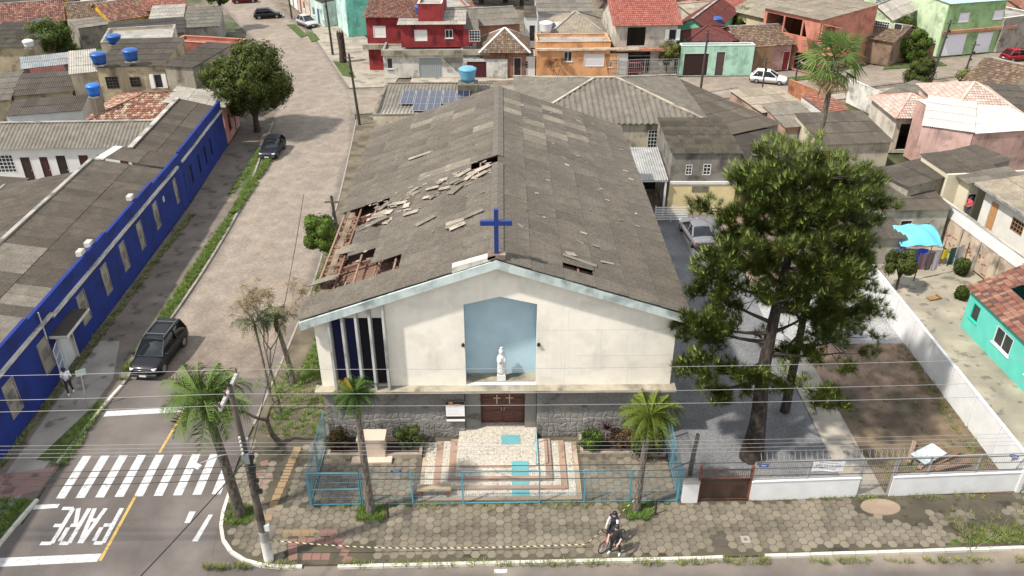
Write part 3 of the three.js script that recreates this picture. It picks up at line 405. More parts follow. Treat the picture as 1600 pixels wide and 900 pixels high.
  { const o = mesh('manhole_cover', [cyl(0.3, 0.3, 0.03, 0, 0, 0, 24), ...[...Array(7)].map((_, i) => bx(0.04, 0.012, 0.4 - Math.abs(i - 3) * 0.06, (i - 3) * 0.07, 0.034, 0))], mat([0.1, 0.085, 0.07], T.concrete, 0.8), pav); o.position.set(9.5, -0.01, -25.75); }
  { const o = mesh('drain', [box(-0.2, 0.2, 0, 0.05, -0.2, -0.08), box(-0.2, 0.2, 0, 0.05, 0.08, 0.2), box(-0.2, -0.08, 0, 0.05, -0.08, 0.08), box(0.08, 0.2, 0, 0.05, -0.08, 0.08)], M.concrete, pav); o.position.set(10.6, -0.01, -25.85); }
}
// ---------------------------------------------------------------- grass
const grassMat = mat([0.12, 0.19, 0.04], null, 0.95), grassMat2 = mat([0.16, 0.19, 0.06], null, 0.95);
const tuftG = (() => { const pos = []; for (let i = 0; i < 9; i++) { const a = i * 2.4, r = 0.02 + 0.03 * hash(i, 1), h = 0.08 + 0.1 * hash(i, 2), b = 0.05 + 0.05 * hash(i, 3), c = Math.cos(a), s = Math.sin(a), w = 0.012; pos.push(c * r - s * w, 0, s * r + c * w, c * r + s * w, 0, s * r - c * w, c * (r + b), h, s * (r + b)); } const g = new THREE.BufferGeometry(); g.setAttribute('position', new THREE.Float32BufferAttribute(pos, 3)); g.computeVertexNormals(); return g; })();
function grassPatch(areas, m, dens, label, sc = 1) {     // areas: [x0,x1,z0,z1] or functions giving a point
  const L = []; for (const a of areas) { const [x0, x1, z0, z1, k = 1] = a, n = Math.round(Math.abs((x1 - x0) * (z1 - z0)) * dens * k); for (let i = 0; i < n; i++) { const x = rr(x0, x1), z = rr(z0, z1), e = Math.min((x - x0) / (x1 - x0), (x1 - x) / (x1 - x0), (z - z0) / (z1 - z0), (z1 - z) / (z1 - z0)); if (vn(x * 1.3, z * 1.3, 0, 7) + Math.min(e * 3, 0.35) < 0.45) continue; L.push([x, z]); } }
  const o = prep(new THREE.InstancedMesh(tuftG, m, L.length)), q = new THREE.Object3D(), c = new THREE.Color(); o.name = numbered('grass'); L.forEach(([x, z], i) => { q.position.set(x, -0.02, z); q.rotation.y = rnd() * 7; const s = rr(0.7, 1.8) * sc; q.scale.set(s, s * rr(0.6, 1.2), s); q.updateMatrix(); o.setMatrixAt(i, q.matrix); const f = rr(0.6, 1.3); o.setColorAt(i, c.setRGB(f * rr(0.9, 1.25), f, f * 0.9)); }); scene.add(o); stuff(o); tag(o, label, 'grass'); return o;
}
function turf(name, pts, y = 0.006) { return slab(name, pts, y, 0.12, mat([0.15, 0.2, 0.06], T.grass, 0.97)); }
turf('grass_verge', [[-22.25, -31.3], [-21.85, -35.8], [-22.2, -36], [-23.3, -31.4]]); turf('grass_verge', [[-24, -24.5], [-22.4, -25], [-22.1, -28.6], [-22.6, -28.8], [-23.6, -27]]);
turf('grass_verge', [[-21.45, -39], [-21.2, -48], [-21.25, -55], [-21.6, -63], [-23, -75], [-23.6, -75], [-22.1, -63], [-21.65, -55], [-21.6, -48], [-21.8, -39]]);
turf('grass_verge', [[-11.8, -39.5], [-9.3, -38.8], [-9.1, -44.5], [-11, -44.2]]); turf('grass_verge', [[-6.85, -28.1], [-5.55, -28.1], [-5.55, -27.1], [-6.8, -27.1]], 0.01); turf('grass_verge', [[5.4, -28.1], [6.7, -28.1], [6.7, -27.1], [5.5, -27.1]], 0.01); turf('grass_verge', [[-12.8, -28.2], [-11.5, -28.3], [-11.5, -27.1], [-12.5, -26.9]], 0.01);
turf('grass_verge', [[19, -25.45], [27, -25.75], [27, -26.6], [21, -26.3]], 0.006);
turf('far_grass', [[-21.81,-106.11], [-19.62,-105.17], [-17.67,-98.26], [-19.46,-99.37]]); turf('far_grass', [[-28.46,-121.85], [-27.02,-121.06], [-25.56,-117.26], [-26.51,-116.18]]); turf('far_grass', [[-32.33,-126.78],[-31.0,-126.76],[-27.88,-119.91],[-28.55,-118.78]]);
turf('far_grass', [[47.03,-101.5], [48.14,-103.25], [55.81,-104.99], [55.78,-103.17]]); turf('far_grass', [[32.82,-97.73], [40.1,-99.86], [40.01,-98.48], [32.59,-96.14]]); turf('far_grass', [[47.56,-104.46], [50.5,-110.16], [56.12,-107.49], [54.58,-105.0]]);
turf('far_grass', [[36.02,-84.75], [36.56,-84.74], [37.47,-78.92], [35.77,-79.89]]); turf('far_grass', [[-58.72,-104.97], [-66.11,-118.43], [-55.78,-118.32], [-53.29,-111.25]]);
grassPatch([[-22.25, -21.65, -36, -31, 1.2], [-23.6, -22.3, -28.7, -24.6], [-21.95, -21.3, -75, -38, 2.4], [-23.2, -22.6, -75, -64, .8]], grassMat, 55, 'thick grass growing along the kerb of the blue building pavement', 1.15);
grassPatch([[-11.8, -9.2, -44.5, -37, 1], [-12.8, -9.3, -39, -33, 0.5], [-13, -9.6, -58, -45, 0.5]], grassMat, 50, 'green grass beside the church side wall', 1.1);
grassPatch([[-6.8, -5.6, -28.1, -27.1], [5.5, 6.7, -28.1, -27.1], [-12.8, -11.6, -28.2, -27]], grassMat, 120, 'grass in the square tree pits of the pavement');
grassPatch([[20, 28, -26.5, -25.5, 1.2], [-13.5, -9, -24.75, -24.45, 1.4], [-7.2, 24, -24.75, -24.5, 0.8], [11, 24, -28.5, -28.2, .6], [20, 24, -27.6, -25.4, .2]], grassMat2, 60, 'weedy grass along the front kerb and low white wall');
grassPatch([[-25.1, -24.6, -60, -30, 0.8], [-9, 8, -28.2, -27.7, 0.35]], grassMat2, 60, 'weeds along the foot of the blue wall and the fence');
grassPatch([[18, 24, -41, -29, 0.05], [23.2, 24.1, -41, -29, 0.3], [18.2, 21, -30.5, -28.8, .5]], grassMat2, 60, 'sparse weeds in the dirt lot');

// ---------------------------------------------------------------- the church
{
  const t = thing('church', 'cream church with blue cross, sloping corrugated roof broken open on one side', 'church', [0, 0, 0]);
  const cream = mat([0.83, 0.79, 0.715], T.soft, 0.92), blueP = mat([0.5, 0.66, 0.72], T.stucco, 0.9), fasc = mat([0.58, 0.68, 0.7], T.stain, 0.9), grey = mat([0.25, 0.242, 0.232], T.concrete, 0.95);
  const xl = -9.0, xr = 8.15, rx = -0.35, RH = 10.55, eL = 7.35, eR = 7.62, ZF = -32.85, ZB = -58.6, kL = (RH - eL) / (rx + 9.5), kR = (RH - eR) / (8.5 - rx);
  const topL = x => RH - (rx - x) * kL, topR = x => RH - (x - rx) * kR;
  // facade with niche and window opening
  const s = new THREE.Shape([[xl, 3.2], [xr, 3.2], [xr, topR(xr) - 0.08], [rx, RH - 0.08], [xl, topL(xl) - 0.08]].map(p => new THREE.Vector2(...p)));
  const hole = pts => { const h = new THREE.Path(pts.map(p => new THREE.Vector2(...p))); h.closePath(); s.holes.push(h); };
  hole([[-1.92, 3.36], [-1.92, 8.0], [-0.2, 8.42], [1.52, 8.0], [1.52, 3.36]]); hole([[-8.28, 3.36], [-8.28, 7.3], [-5.66, 7.3], [-5.66, 3.36]]);
  const fg = new THREE.ExtrudeGeometry(s, { depth: 0.22, bevelEnabled: false }); fg.translate(0, 0, ZF - 0.22); mesh('facade', fg, cream, t);
  // plaster repair lines on the facade: narrow raised seams
  mesh('plaster_seam', [box(1.54, 8.1, 6.55, 6.575, ZF, ZF + 0.004), box(3.0, 3.02, 6.58, 7.7, ZF, ZF + 0.003), box(4.6, 4.62, 5.1, 6.54, ZF, ZF + 0.003), box(3.4, 8.1, 5.07, 5.095, ZF, ZF + 0.004), box(6.0, 6.02, 3.4, 5.06, ZF, ZF + 0.003), box(2.9, 2.92, 3.4, 5.4, ZF, ZF + 0.003)], mat([0.76, 0.71, 0.61], T.stucco, 0.92), t);
  mesh('side_wall', box(xl, xl + 0.22, 0, topL(xl) - 0.2, ZF - 0.23, ZB), cream, t); mesh('side_wall', box(xr - 0.22, xr, 0, topR(xr) - 0.2, ZF - 0.23, ZB), cream, t);
  { const b = new THREE.Shape([[xl, 0], [xr, 0], [xr, topR(xr) - 0.12], [rx, RH - 0.12], [xl, topL(xl) - 0.12]].map(p => new THREE.Vector2(...p))), g = new THREE.ExtrudeGeometry(b, { depth: 0.2, bevelEnabled: false }); g.translate(0, 0, ZB - 0.21); mesh('back_wall', g, cream, t); }
  { const q = new THREE.Shape([[-8.75, topL(-8.75) - 0.62], [rx, RH - 0.7], [rx, RH - 0.66], [-8.75, topL(-8.75) - 0.58]].map(p => new THREE.Vector2(...p))), g = new THREE.ExtrudeGeometry(q, { depth: 22, bevelEnabled: false }); g.translate(0, 0, -56.5); mesh('boarded_ceiling', g, mat([0.27, 0.15, 0.1], T.wood, 0.9), t); }
  mesh('ceiling', box(xl + 0.23, xr - 0.23, 6.4, 6.5, ZF - 1.0, ZB + 0.01), mat([0.12, 0.07, 0.045], T.wood, 0.9), t);
  // niche
  const nb = -33.75, niche = part('niche', t);
  { const b = new THREE.Shape([[-1.92, 3.36], [1.52, 3.36], [1.52, 8.0], [-0.2, 8.42], [-1.92, 8.0]].map(p => new THREE.Vector2(...p))), g = new THREE.ShapeGeometry(b); g.translate(0, 0, nb); mesh('niche_back', g, blueP, niche); }
  mesh('niche_cheek', box(-2.0, -1.925, 3.2, 8.05, ZF - 0.225, nb), blueP, niche); mesh('niche_cheek', box(1.525, 1.6, 3.2, 8.05, ZF - 0.225, nb), blueP, niche);
  mesh('niche_top', [[-1.95, -0.2], [-0.2, 1.55]].map(([a, b]) => { const ya = a < -1 ? 8.0 : 8.42, yb = a < -1 ? 8.42 : 8.0, q = new THREE.Shape([[a, ya], [b, yb], [b, yb + 0.06], [a, ya + 0.06]].map(p => new THREE.Vector2(...p))), g = new THREE.ExtrudeGeometry(q, { depth: ZF - 0.225 - nb, bevelEnabled: false }); g.translate(0, 0, nb); return g; }), blueP, niche);
  mesh('niche_floor', box(-1.92, 1.52, 3.3, 3.42, ZF - 0.22, nb), mat([0.4, 0.36, 0.28], T.stain, 0.95), niche);
  for (const x of [-2.0, 1.62]) mesh('lamp', [bx(0.14, 0.12, 0.12, x, 5.75, ZF + 0.05), bx(0.05, 0.05, 0.1, x, 5.83, ZF + 0.03)], M.dark, t);
  // window bay: louvres behind five fins
  const lou = mat([0.006, 0.008, 0.05], null, 0.9), lou2 = mat([0.006, 0.006, 0.01], null, 0.9), finM = mat([0.55, 0.57, 0.57], T.stain, 0.9);  // right-hand bays: fin shade painted into the slats as a near-black copy of the blue
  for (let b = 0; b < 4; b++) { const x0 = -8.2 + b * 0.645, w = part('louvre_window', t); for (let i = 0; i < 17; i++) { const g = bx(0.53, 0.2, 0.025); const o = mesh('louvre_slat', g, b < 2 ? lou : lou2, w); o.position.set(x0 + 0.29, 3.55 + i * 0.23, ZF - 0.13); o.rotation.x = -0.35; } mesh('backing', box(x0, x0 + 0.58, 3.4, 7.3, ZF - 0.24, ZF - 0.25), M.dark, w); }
  for (let i = 0; i < 5; i++) { const x = -8.24 + i * 0.645; mesh('fin', box(x - 0.055, x + 0.055, 3.36, topL(x) - 0.42, ZF + 0.4, ZF - 0.2), finM, t); mesh('bracket', bx(0.1, 0.1, 0.12, x, topL(x) - 0.36, ZF + 0.3), M.dark, t); }
  // fascia boards of the gable
  const fa = (x0, y0, x1, y1, name) => { const q = new THREE.Shape([[x0, y0 - 0.44], [x1, y1 - 0.44], [x1, y1 - 0.02], [x0, y0 - 0.02]].map(p => new THREE.Vector2(...p))), g = new THREE.ExtrudeGeometry(q, { depth: 0.14, bevelEnabled: false }); g.translate(0, 0, ZF + 0.34); mesh(name, g, fasc, t); };
  fa(-9.55, eL, rx, RH + 0.03, 'fascia'); fa(rx, RH + 0.03, 8.5, eR, 'fascia');
  const sof = (x0, y0, x1, y1) => { const q = new THREE.Shape([[x0, y0 - 0.2], [x1, y1 - 0.2], [x1, y1 - 0.12], [x0, y0 - 0.12]].map(p => new THREE.Vector2(...p))), g = new THREE.ExtrudeGeometry(q, { depth: 0.33, bevelEnabled: false }); g.translate(0, 0, ZF + 0.005); mesh('soffit', g, fasc, t); };
  sof(-9.5, eL, rx, RH); sof(rx, RH, 8.45, eR);
  // ledge and base
  mesh('ledge', box(-9.3, 8.4, 3.2, 3.34, ZF - 0.1, ZF + 0.5), mat([0.42, 0.38, 0.31], T.stain, 0.95), t);
  { const g = part('stone_base', t), bz = ZF - 0.02; mesh('base_wall', box(xl, -2.05, 0, 3.19, bz, bz - 0.3), grey, g); mesh('base_wall', box(1.6, xr, 0, 3.19, bz, bz - 0.3), grey, g); mesh('pillar', box(-2.02, -1.25, 0, 3.19, -33.1, -33.6), grey, g); mesh('pillar', box(1.0, 1.58, 0, 3.19, -33.1, -33.6), grey, g);
    const sm_ = [[0.25, 0.24, 0.228], [0.235, 0.225, 0.215], [0.265, 0.255, 0.242], [0.24, 0.228, 0.217], [0.255, 0.246, 0.236]].map(c => mat(c, T.concrete, 0.95)); let cnt = 0; const rest = [];
    for (const [x0, x1] of [[xl, -2.05], [1.6, xr]]) { const n = Math.round((x1 - x0) / 0.3), m = 10, P = (i, j) => { const e = i <= 0 || i >= n ? 0 : 1, f = j <= 0 || j >= m ? 0 : 1; return [x0 + (x1 - x0) * cl(i / n, 0, 1) + e * (hash(i, j, 401 + n) - 0.5) * 0.2 + e * (j % 2 ? 0.075 : -0.075), 3.15 * cl(j / m, 0, 1) + f * (hash(i, j, 405) - 0.5) * 0.26 + f * 0.07 * Math.sin(i * 1.7 + j)]; };
      for (let i = 0; i < n; i++) for (let j = 0; j < m; j++) { const c = [P(i, j), P(i + 1, j), P(i + 1, j + 1), P(i, j + 1)], mx = c.reduce((a, p) => a + p[0], 0) / 4, my = c.reduce((a, p) => a + p[1], 0) / 4; const q = c.map(p => [mx + (p[0] - mx) * 0.94, my + (p[1] - my) * 0.94]); const dep = 0.012 + 0.022 * hash(i, j, 409), k2 = 0.74; const pos = [], O = q.map(p => [p[0], p[1], bz]), I = q.map((p, k) => [mx + (p[0] - mx) * k2, my + (p[1] - my) * k2, bz + dep * (0.7 + 0.6 * hash(i * 4 + k, j, 411))]); const mid = [mx, my, bz + dep * 1.15]; for (let k = 0; k < 4; k++) { const a = O[k], b = O[(k + 1) % 4], d = I[(k + 1) % 4], e = I[k]; pos.push(...a, ...b, ...d, ...a, ...d, ...e, ...e, ...d, ...mid); } const ge = new THREE.BufferGeometry(); ge.setAttribute('position', new THREE.Float32BufferAttribute(pos, 3)); const uv = []; for (let v = 0; v < pos.length; v += 3) uv.push(pos[v], pos[v + 1]); ge.setAttribute('uv', new THREE.Float32BufferAttribute(uv, 2)); ge.computeVertexNormals(); if (j < 6) mesh('stone', ge, sm_[Math.floor(hash(i, j, 413) * 5)], g); else rest.push(ge); cnt++; } } stuff(mesh('upper_stones', rest, sm_[0], g)); }
  // doors with crosses
  { const d = part('double_door', t), red = mat([0.17, 0.055, 0.035], T.wood, 0.6), cm = mat([0.5, 0.38, 0.27], null, 0.6); for (const [a, b] of [[-1.25, -0.13], [-0.12, 1.0]]) { const lf = mesh('door_leaf', [box(a, b, 0.42, 3.1, -33.5, -33.56), ...[0, 1, 2].flatMap(i => [0, 1].map(k => box(a + 0.1 + k * (b - a - 0.1) / 2, a + (k + 1) * (b - a - 0.1) / 2, 0.55 + i * 0.82, 1.25 + i * 0.82, -33.5, -33.475)))], red, d); const cx = a < -1 ? -0.42 : 0.22; mesh('door_cross', [box(cx - 0.025, cx + 0.025, 1.7, 2.28, -33.47, -33.44), box(cx - 0.19, cx - 0.026, 2.05, 2.1, -33.47, -33.44), box(cx + 0.026, cx + 0.19, 2.05, 2.1, -33.47, -33.44)], cm, lf); mesh('handle', [bx(0.03, 0.2, 0.06, a < -1 ? -0.2 : -0.05, 1.4, -33.45)], M.steel, lf); } mesh('door_head', box(-1.25, 1.0, 3.1, 3.19, -33.2, -33.6), grey, d); }
  // roof sheets; several are lost on the street side
  const roof = part('roof', t), zc = z => Math.floor((-32.4 - z) / 1.062);
  const LL = Math.hypot(rx + 9.6, (rx + 9.6) * kL), LR = Math.hypot(8.62 - rx, (8.62 - rx) * kR), yE = RH - (rx + 9.6) * kL, yE2 = RH - (8.62 - rx) * kR;
  const lightL = new Set(['12,3', '12,4', '21,4', '22,3', '22,2', '17,5']), lightR = new Set(['3,21', '4,19', '4,22', '3,23', '2,21', '4,16', '4,17', '2,19', '5,22', '5,20', '3,18']);
  // left slope: eave runs from the back to the front (U = +z), so column 0 is at the back
  const nL = Math.round(26.4 / SW); const gone = (k, j) => (j === 0 && k >= 2 && k <= 10) || (j === 1 && (k === 2 || k === 3 || k === 4 || k === 8 || k === 9 || k === 10)) || (j === 2 && (k === 2 || k === 3)) || (j === 5 && k === 11);
  sheetRoof(roof, [-9.6, yE + 0.06, ZB - 0.25], [0, 0, 1], [rx + 9.6, (rx + 9.6) * kL, 0], 26.4, LL, SH.church, { len: 1.64, skip: (i, j, nc) => gone(nc - 1 - i, j), pick: (i, j, nc) => { const k = nc - 1 - i; return lightL.has(k + ',' + j) ? pick(SH.light) : pick(SH.church); } });
  sheetRoof(roof, [8.62, yE2 + 0.06, ZF + 0.5], [0, 0, -1], [rx - 8.62, (8.62 - rx) * kR, 0], 26.4, LR, SH.church, { len: 1.6, skip: (i, j) => (i === 1 && j === 3) || (i === 2 && j === 3 && false), pick: (i, j) => lightR.has(j + ',' + i) ? pick(SH.light) : pick(SH.church) });
  for (let i = 0; i < 25; i++) { const z0 = ZF + 0.45 - i * 1.056; if (i === 11) continue; mesh('ridge_tile', [bar([rx - 0.16, RH + 0.1, z0], [rx - 0.16, RH + 0.1, z0 - 1.04], 0.34, 0.04), bar([rx + 0.16, RH + 0.1, z0], [rx + 0.16, RH + 0.1, z0 - 1.04], 0.34, 0.04)].map((g, k) => { g.translate(-rx, -RH - 0.1, 0); g.rotateZ(k ? -0.33 : 0.33); g.translate(rx, RH + 0.12, 0); return g; }), pick(SH.church), roof); }
  { const O = [4.15, topR(4.15) + 0.07, ZF + 0.5 - 1.056 - 0.5], o = prep(new THREE.Mesh(sheetGeo(1.6, 2, 3), SH.church[1])); o.name = 'roof_sheet'; basis(O, [0, 0, -1], [-1, kR, 0]).decompose(o.position, o.quaternion, o.scale); roof.add(o); }
  // half sheets beside the openings
  const onL = (sx, z, w, l, m, lift = 0.03, ry = 0, name = 'roof_sheet', par = roof) => { const O = [sx, topL(sx) + lift + 0.06, z], o = prep(new THREE.Mesh(sheetGeo(l, Math.floor(rnd() * 6), Math.max(2, Math.round(w / WAVE))), m)); o.name = name; const B = basis(O, [0, 0, 1], [1, kL, 0]); B.multiply(new THREE.Matrix4().makeRotationZ(ry)); B.decompose(o.position, o.quaternion, o.scale); par.add(o); return o; };
  onL(-6.6, -36.6, 0.7, 1.9, SH.church[2], 0.03, 0.05); onL(-8.6, -39.2, 0.9, 1.1, SH.light[1], 0.03, -0.2); onL(-8.2, -41.2, 0.7, 1.2, SH.church[3], 0.02, 0.3);
  // exposed timber: trusses down the slope, purlins along it
  const wood = mat([0.34, 0.17, 0.105], T.wood, 0.85), wood2 = mat([0.45, 0.27, 0.18], T.wood, 0.85), fr = part('roof_frame', t), frM = mat([0.5, 0.4, 0.31], T.wood, 0.9);
  for (let i = 0; i < 9; i++) { const z = ZF - 1.3 - i * 3; mesh('truss', [bar([-9.3, topL(-9.3) - 0.26, z], [rx, RH - 0.28, z], 0.12, 0.2), bar([8.3, topR(8.3) - 0.26, z], [rx, RH - 0.28, z], 0.12, 0.2), bar([-8.7, 6.75, z + 0.13], [8, 6.75, z + 0.13], 0.1, 0.2)], i % 2 ? wood : wood2, fr); }
  for (let i = 0; i < 9; i++) { const x = -9.35 + i * 1.0; mesh('purlin', bar([x, topL(x) - 0.08, ZF - 0.26], [x, topL(x) - 0.08, ZB + 0.02], 0.09, 0.1), i % 2 ? wood : wood2, fr); const x2 = 8.3 - i * 0.97; mesh('purlin', bar([x2, topR(x2) - 0.08, ZF - 0.26], [x2, topR(x2) - 0.08, ZB + 0.02], 0.09, 0.1), wood, fr); }
  mesh('wall_plate', bar([-8.88, topL(-8.88) - 0.14, ZF - 0.3], [-8.88, topL(-8.88) - 0.14, ZB + 0.1], 0.3, 0.14), mat([0.42, 0.31, 0.23], T.dirt, 0.95), fr);
  for (let i = 0; i < 46; i++) { const z = rr(-43, -35), x = i < 26 ? rr(-8.6, -5.2) : rr(-9.1, -8.3), y = topL(x) - rr(0.25, 0.5), a = rnd() * 6.28, l = rr(0.3, 1.1); mesh('loose_lath', bar([x, y, z], [x + Math.cos(a) * l * 0.6, y + rr(-0.1, 0.15), z + Math.sin(a) * l], rr(0.05, 0.12), rr(0.03, 0.08)), pick([wood, wood2, frM]), fr); }
  { const gs = []; for (let i = 0; i < 90; i++) { const z = rr(-44, -34.6), x = rr(-9.2, -8.4), g = bx(rr(0.1, 0.35), rr(0.06, 0.2), rr(0.1, 0.4)); g.rotateY(rnd() * 3); g.rotateX(rr(-0.4, 0.4)); g.translate(x, topL(x) - rr(0.1, 0.3), z); gs.push(g); } stuff(mesh('rubble', gs, mat([0.33, 0.21, 0.145], T.dirt, 0.97), fr)); }
  // white sealed patch by the cross
  { const q = new THREE.Shape([[-2.35, topL(-2.35) + 0.05], [rx - 0.05, RH + 0.05], [rx - 0.05, RH + 0.24], [-2.35, topL(-2.35) + 0.33]].map(p => new THREE.Vector2(...p))), g = new THREE.ExtrudeGeometry(q, { depth: 0.42, bevelEnabled: false }); g.translate(0, 0, ZF - 0.02); mesh('parapet_block', g, mat([0.75, 0.73, 0.68], T.stain, 0.9), t); }
  mesh('cross_plinth', bx(0.8, 0.25, 0.5, rx, RH + 0.12, ZF + 0.15), mat([0.3, 0.22, 0.18], T.stain, 0.9), t);
  mesh('roof_cross', [box(rx - 0.1, rx + 0.1, RH + 0.24, 12.95, ZF + 0.08, ZF + 0.26), box(rx - 0.7, rx - 0.101, 12.18, 12.4, ZF + 0.08, ZF + 0.26), box(rx + 0.101, rx + 0.7, 12.18, 12.4, ZF + 0.08, ZF + 0.26)], mat([0.012, 0.035, 0.2], T.stucco, 0.45), t);
  // notice board on the stone base
  // ------------------------------ loose pieces lying on the roof
  const grp = 'broken roofing fragments lying on the church roof', frag = SH.light.concat([mat([0.4, 0.355, 0.3], T.sheet, 0.95), mat([0.48, 0.43, 0.365], T.sheet, 0.95)]);
  const lab = 'broken pale piece of corrugated sheet lying on the damaged street-side roof slope', labR = 'small broken sheet shard lying on the car-park side of the church roof';
  const pieces = []; for (let i = 0; i < 34; i++) { const x = rr(-7.8, -1.2); pieces.push([x, -42.6 + rr(-1.5, 1.7) - (x + 4.5) * 0.28, rr(0.2, 0.55), rr(0.3, 0.95), rr(-0.5, 1.0), rr(-0.1, 0.1)]); }
  pieces.push([-2.9, -37.4, 0.36, 0.9, 0.15, 0.02], [-2.7, -37.1, 0.3, 0.8, 0.25, 0.05], [-2.9, -37.8, 0.2, 0.9, 0.1, 0.03], [-2.0, -37.9, 0.2, 1.0, 0.3, 0], [-4.6, -38.9, 0.3, 1.1, 0.5, 0.04], [-7.3, -41.2, 0.9, 0.9, 0.35, -0.15], [-6.0, -49.5, 0.18, 1.6, 0.15, 0], [-9.35, -36.1, 1.06, 1.3, -0.15, -0.25]);
  for (const [x, z, w, l, a, tl] of pieces) { const hang = x < -9, g = thing('roof_fragment', hang ? 'corrugated grey sheet hanging over the open eave of the church roof' : lab, 'roof fragment', [0, 0, 0], 0, hang ? undefined : grp); const o = onL(x, z, w, l, hang ? SH.light[0] : pick(frag), hang ? 0.02 : 0.08, a, 'sheet_piece', g); o.rotateY(tl); o.rotateX(rr(-0.03, 0.06)); }
  const chip = new THREE.BoxGeometry(1, 0.03, 1); const spot = (x, z) => x < rx ? topL(x) : topR(x);
  for (let i = 0; i < 110; i++) { const left = i < 70, x = left ? rr(-8, -0.8) : rr(0.4, 8), z = left ? (i % 4 ? -43 + rr(-2, 2) - (x + 4.5) * 0.28 : rr(-52, -36.5)) : rr(-57, -36); const o = mesh('roof_shard', chip, pick(frag)); o.scale.set(rr(0.12, 0.42), 1, rr(0.07, 0.2)); o.position.set(x, spot(x, z) + 0.115, z); o.rotation.set(0, rr(-0.6, 0.6), left ? Math.atan(kL) : -Math.atan(kR)); tag(o, left ? 'small broken sheet shard lying on the street-side church roof slope' : labR, 'roof fragment', left ? 'small shards on the street side of the roof' : 'small shards on the car-park side of the roof'); }
  for (const [x, z, w, d, a] of [[3.6, -34.6, 1.7, 0.22, -0.12], [3.2, -35.0, 0.5, 0.4, 0.3], [5.0, -35.2, 0.7, 0.16, 0.2]]) { const o = mesh('roof_shard', chip, pick(frag)); o.scale.set(w, 1, d); o.position.set(x, topR(x) + 0.13, z); o.rotation.set(0, a, -Math.atan(kR)); tag(o, 'pale splintered sheet edge beside the small hole in the church roof', 'roof fragment', 'splinters beside the small roof hole'); }
  // statue on its pedestal
  const st_ = 0, st = thing('statue', 'white robed statue with joined hands standing in the blue church niche', 'statue', [-0.18, 3.42, -33.3]); const sw = mat([0.78, 0.77, 0.74], T.stucco, 0.7);
  mesh('pedestal', [bx(0.5, 0.32, 0.5, 0, 0.16, 0), bx(0.42, 0.06, 0.42, 0, 0.35, 0)], sw, st);
  { const rob = [[0.001, 0.38], [0.27, 0.38], [0.25, 0.55], [0.235, 0.9], [0.245, 1.15], [0.25, 1.35], [0.22, 1.5], [0.13, 1.6], [0.115, 1.66], [0.145, 1.74], [0.15, 1.84], [0.115, 1.94], [0.05, 1.99], [0.001, 2.0]].map(p => new THREE.Vector2(...p)), g = new THREE.LatheGeometry(rob, 28), p = g.attributes.position; for (let i = 0; i < p.count; i++) { const x = p.getX(i), y = p.getY(i), z = p.getZ(i), a = Math.atan2(x, z), f = 1 + (y < 1.5 ? 0.05 * Math.sin(a * 9) : 0); p.setXYZ(i, x * f * 0.98, y, z * f * 0.8); } g.computeVertexNormals(); mesh('robe', g, sw, st); }
  mesh('face', (() => { const g = new THREE.SphereGeometry(0.105, 16, 14); g.scale(0.85, 1.15, 0.9); g.translate(0, 1.79, 0.075); return mg([g, (() => { const n = new THREE.ConeGeometry(0.018, 0.05, 6); n.rotateX(-0.4); n.translate(0, 1.78, 0.175); return n; })()]); })(), sw, st);
  mesh('joined_hands', [limb([[-0.2, 1.42, 0.05], [-0.16, 1.2, 0.18], [-0.02, 1.34, 0.27]], [0.075, 0.065, 0.035]), limb([[0.2, 1.42, 0.05], [0.16, 1.2, 0.18], [0.02, 1.34, 0.27]], [0.075, 0.065, 0.035]), limb([[-0.012, 1.32, 0.27], [-0.01, 1.42, 0.275], [-0.004, 1.5, 0.27]], [0.03, 0.025, 0.012]), limb([[0.014, 1.32, 0.27], [0.01, 1.42, 0.275], [0.004, 1.5, 0.27]], [0.03, 0.025, 0.012])], sw, st);
  mesh('crown', [cyl(0.06, 0.085, 0.07, 0, 1.98, 0, 10)], sw, st); st.scale.set(0.84, 0.9, 0.84);
}
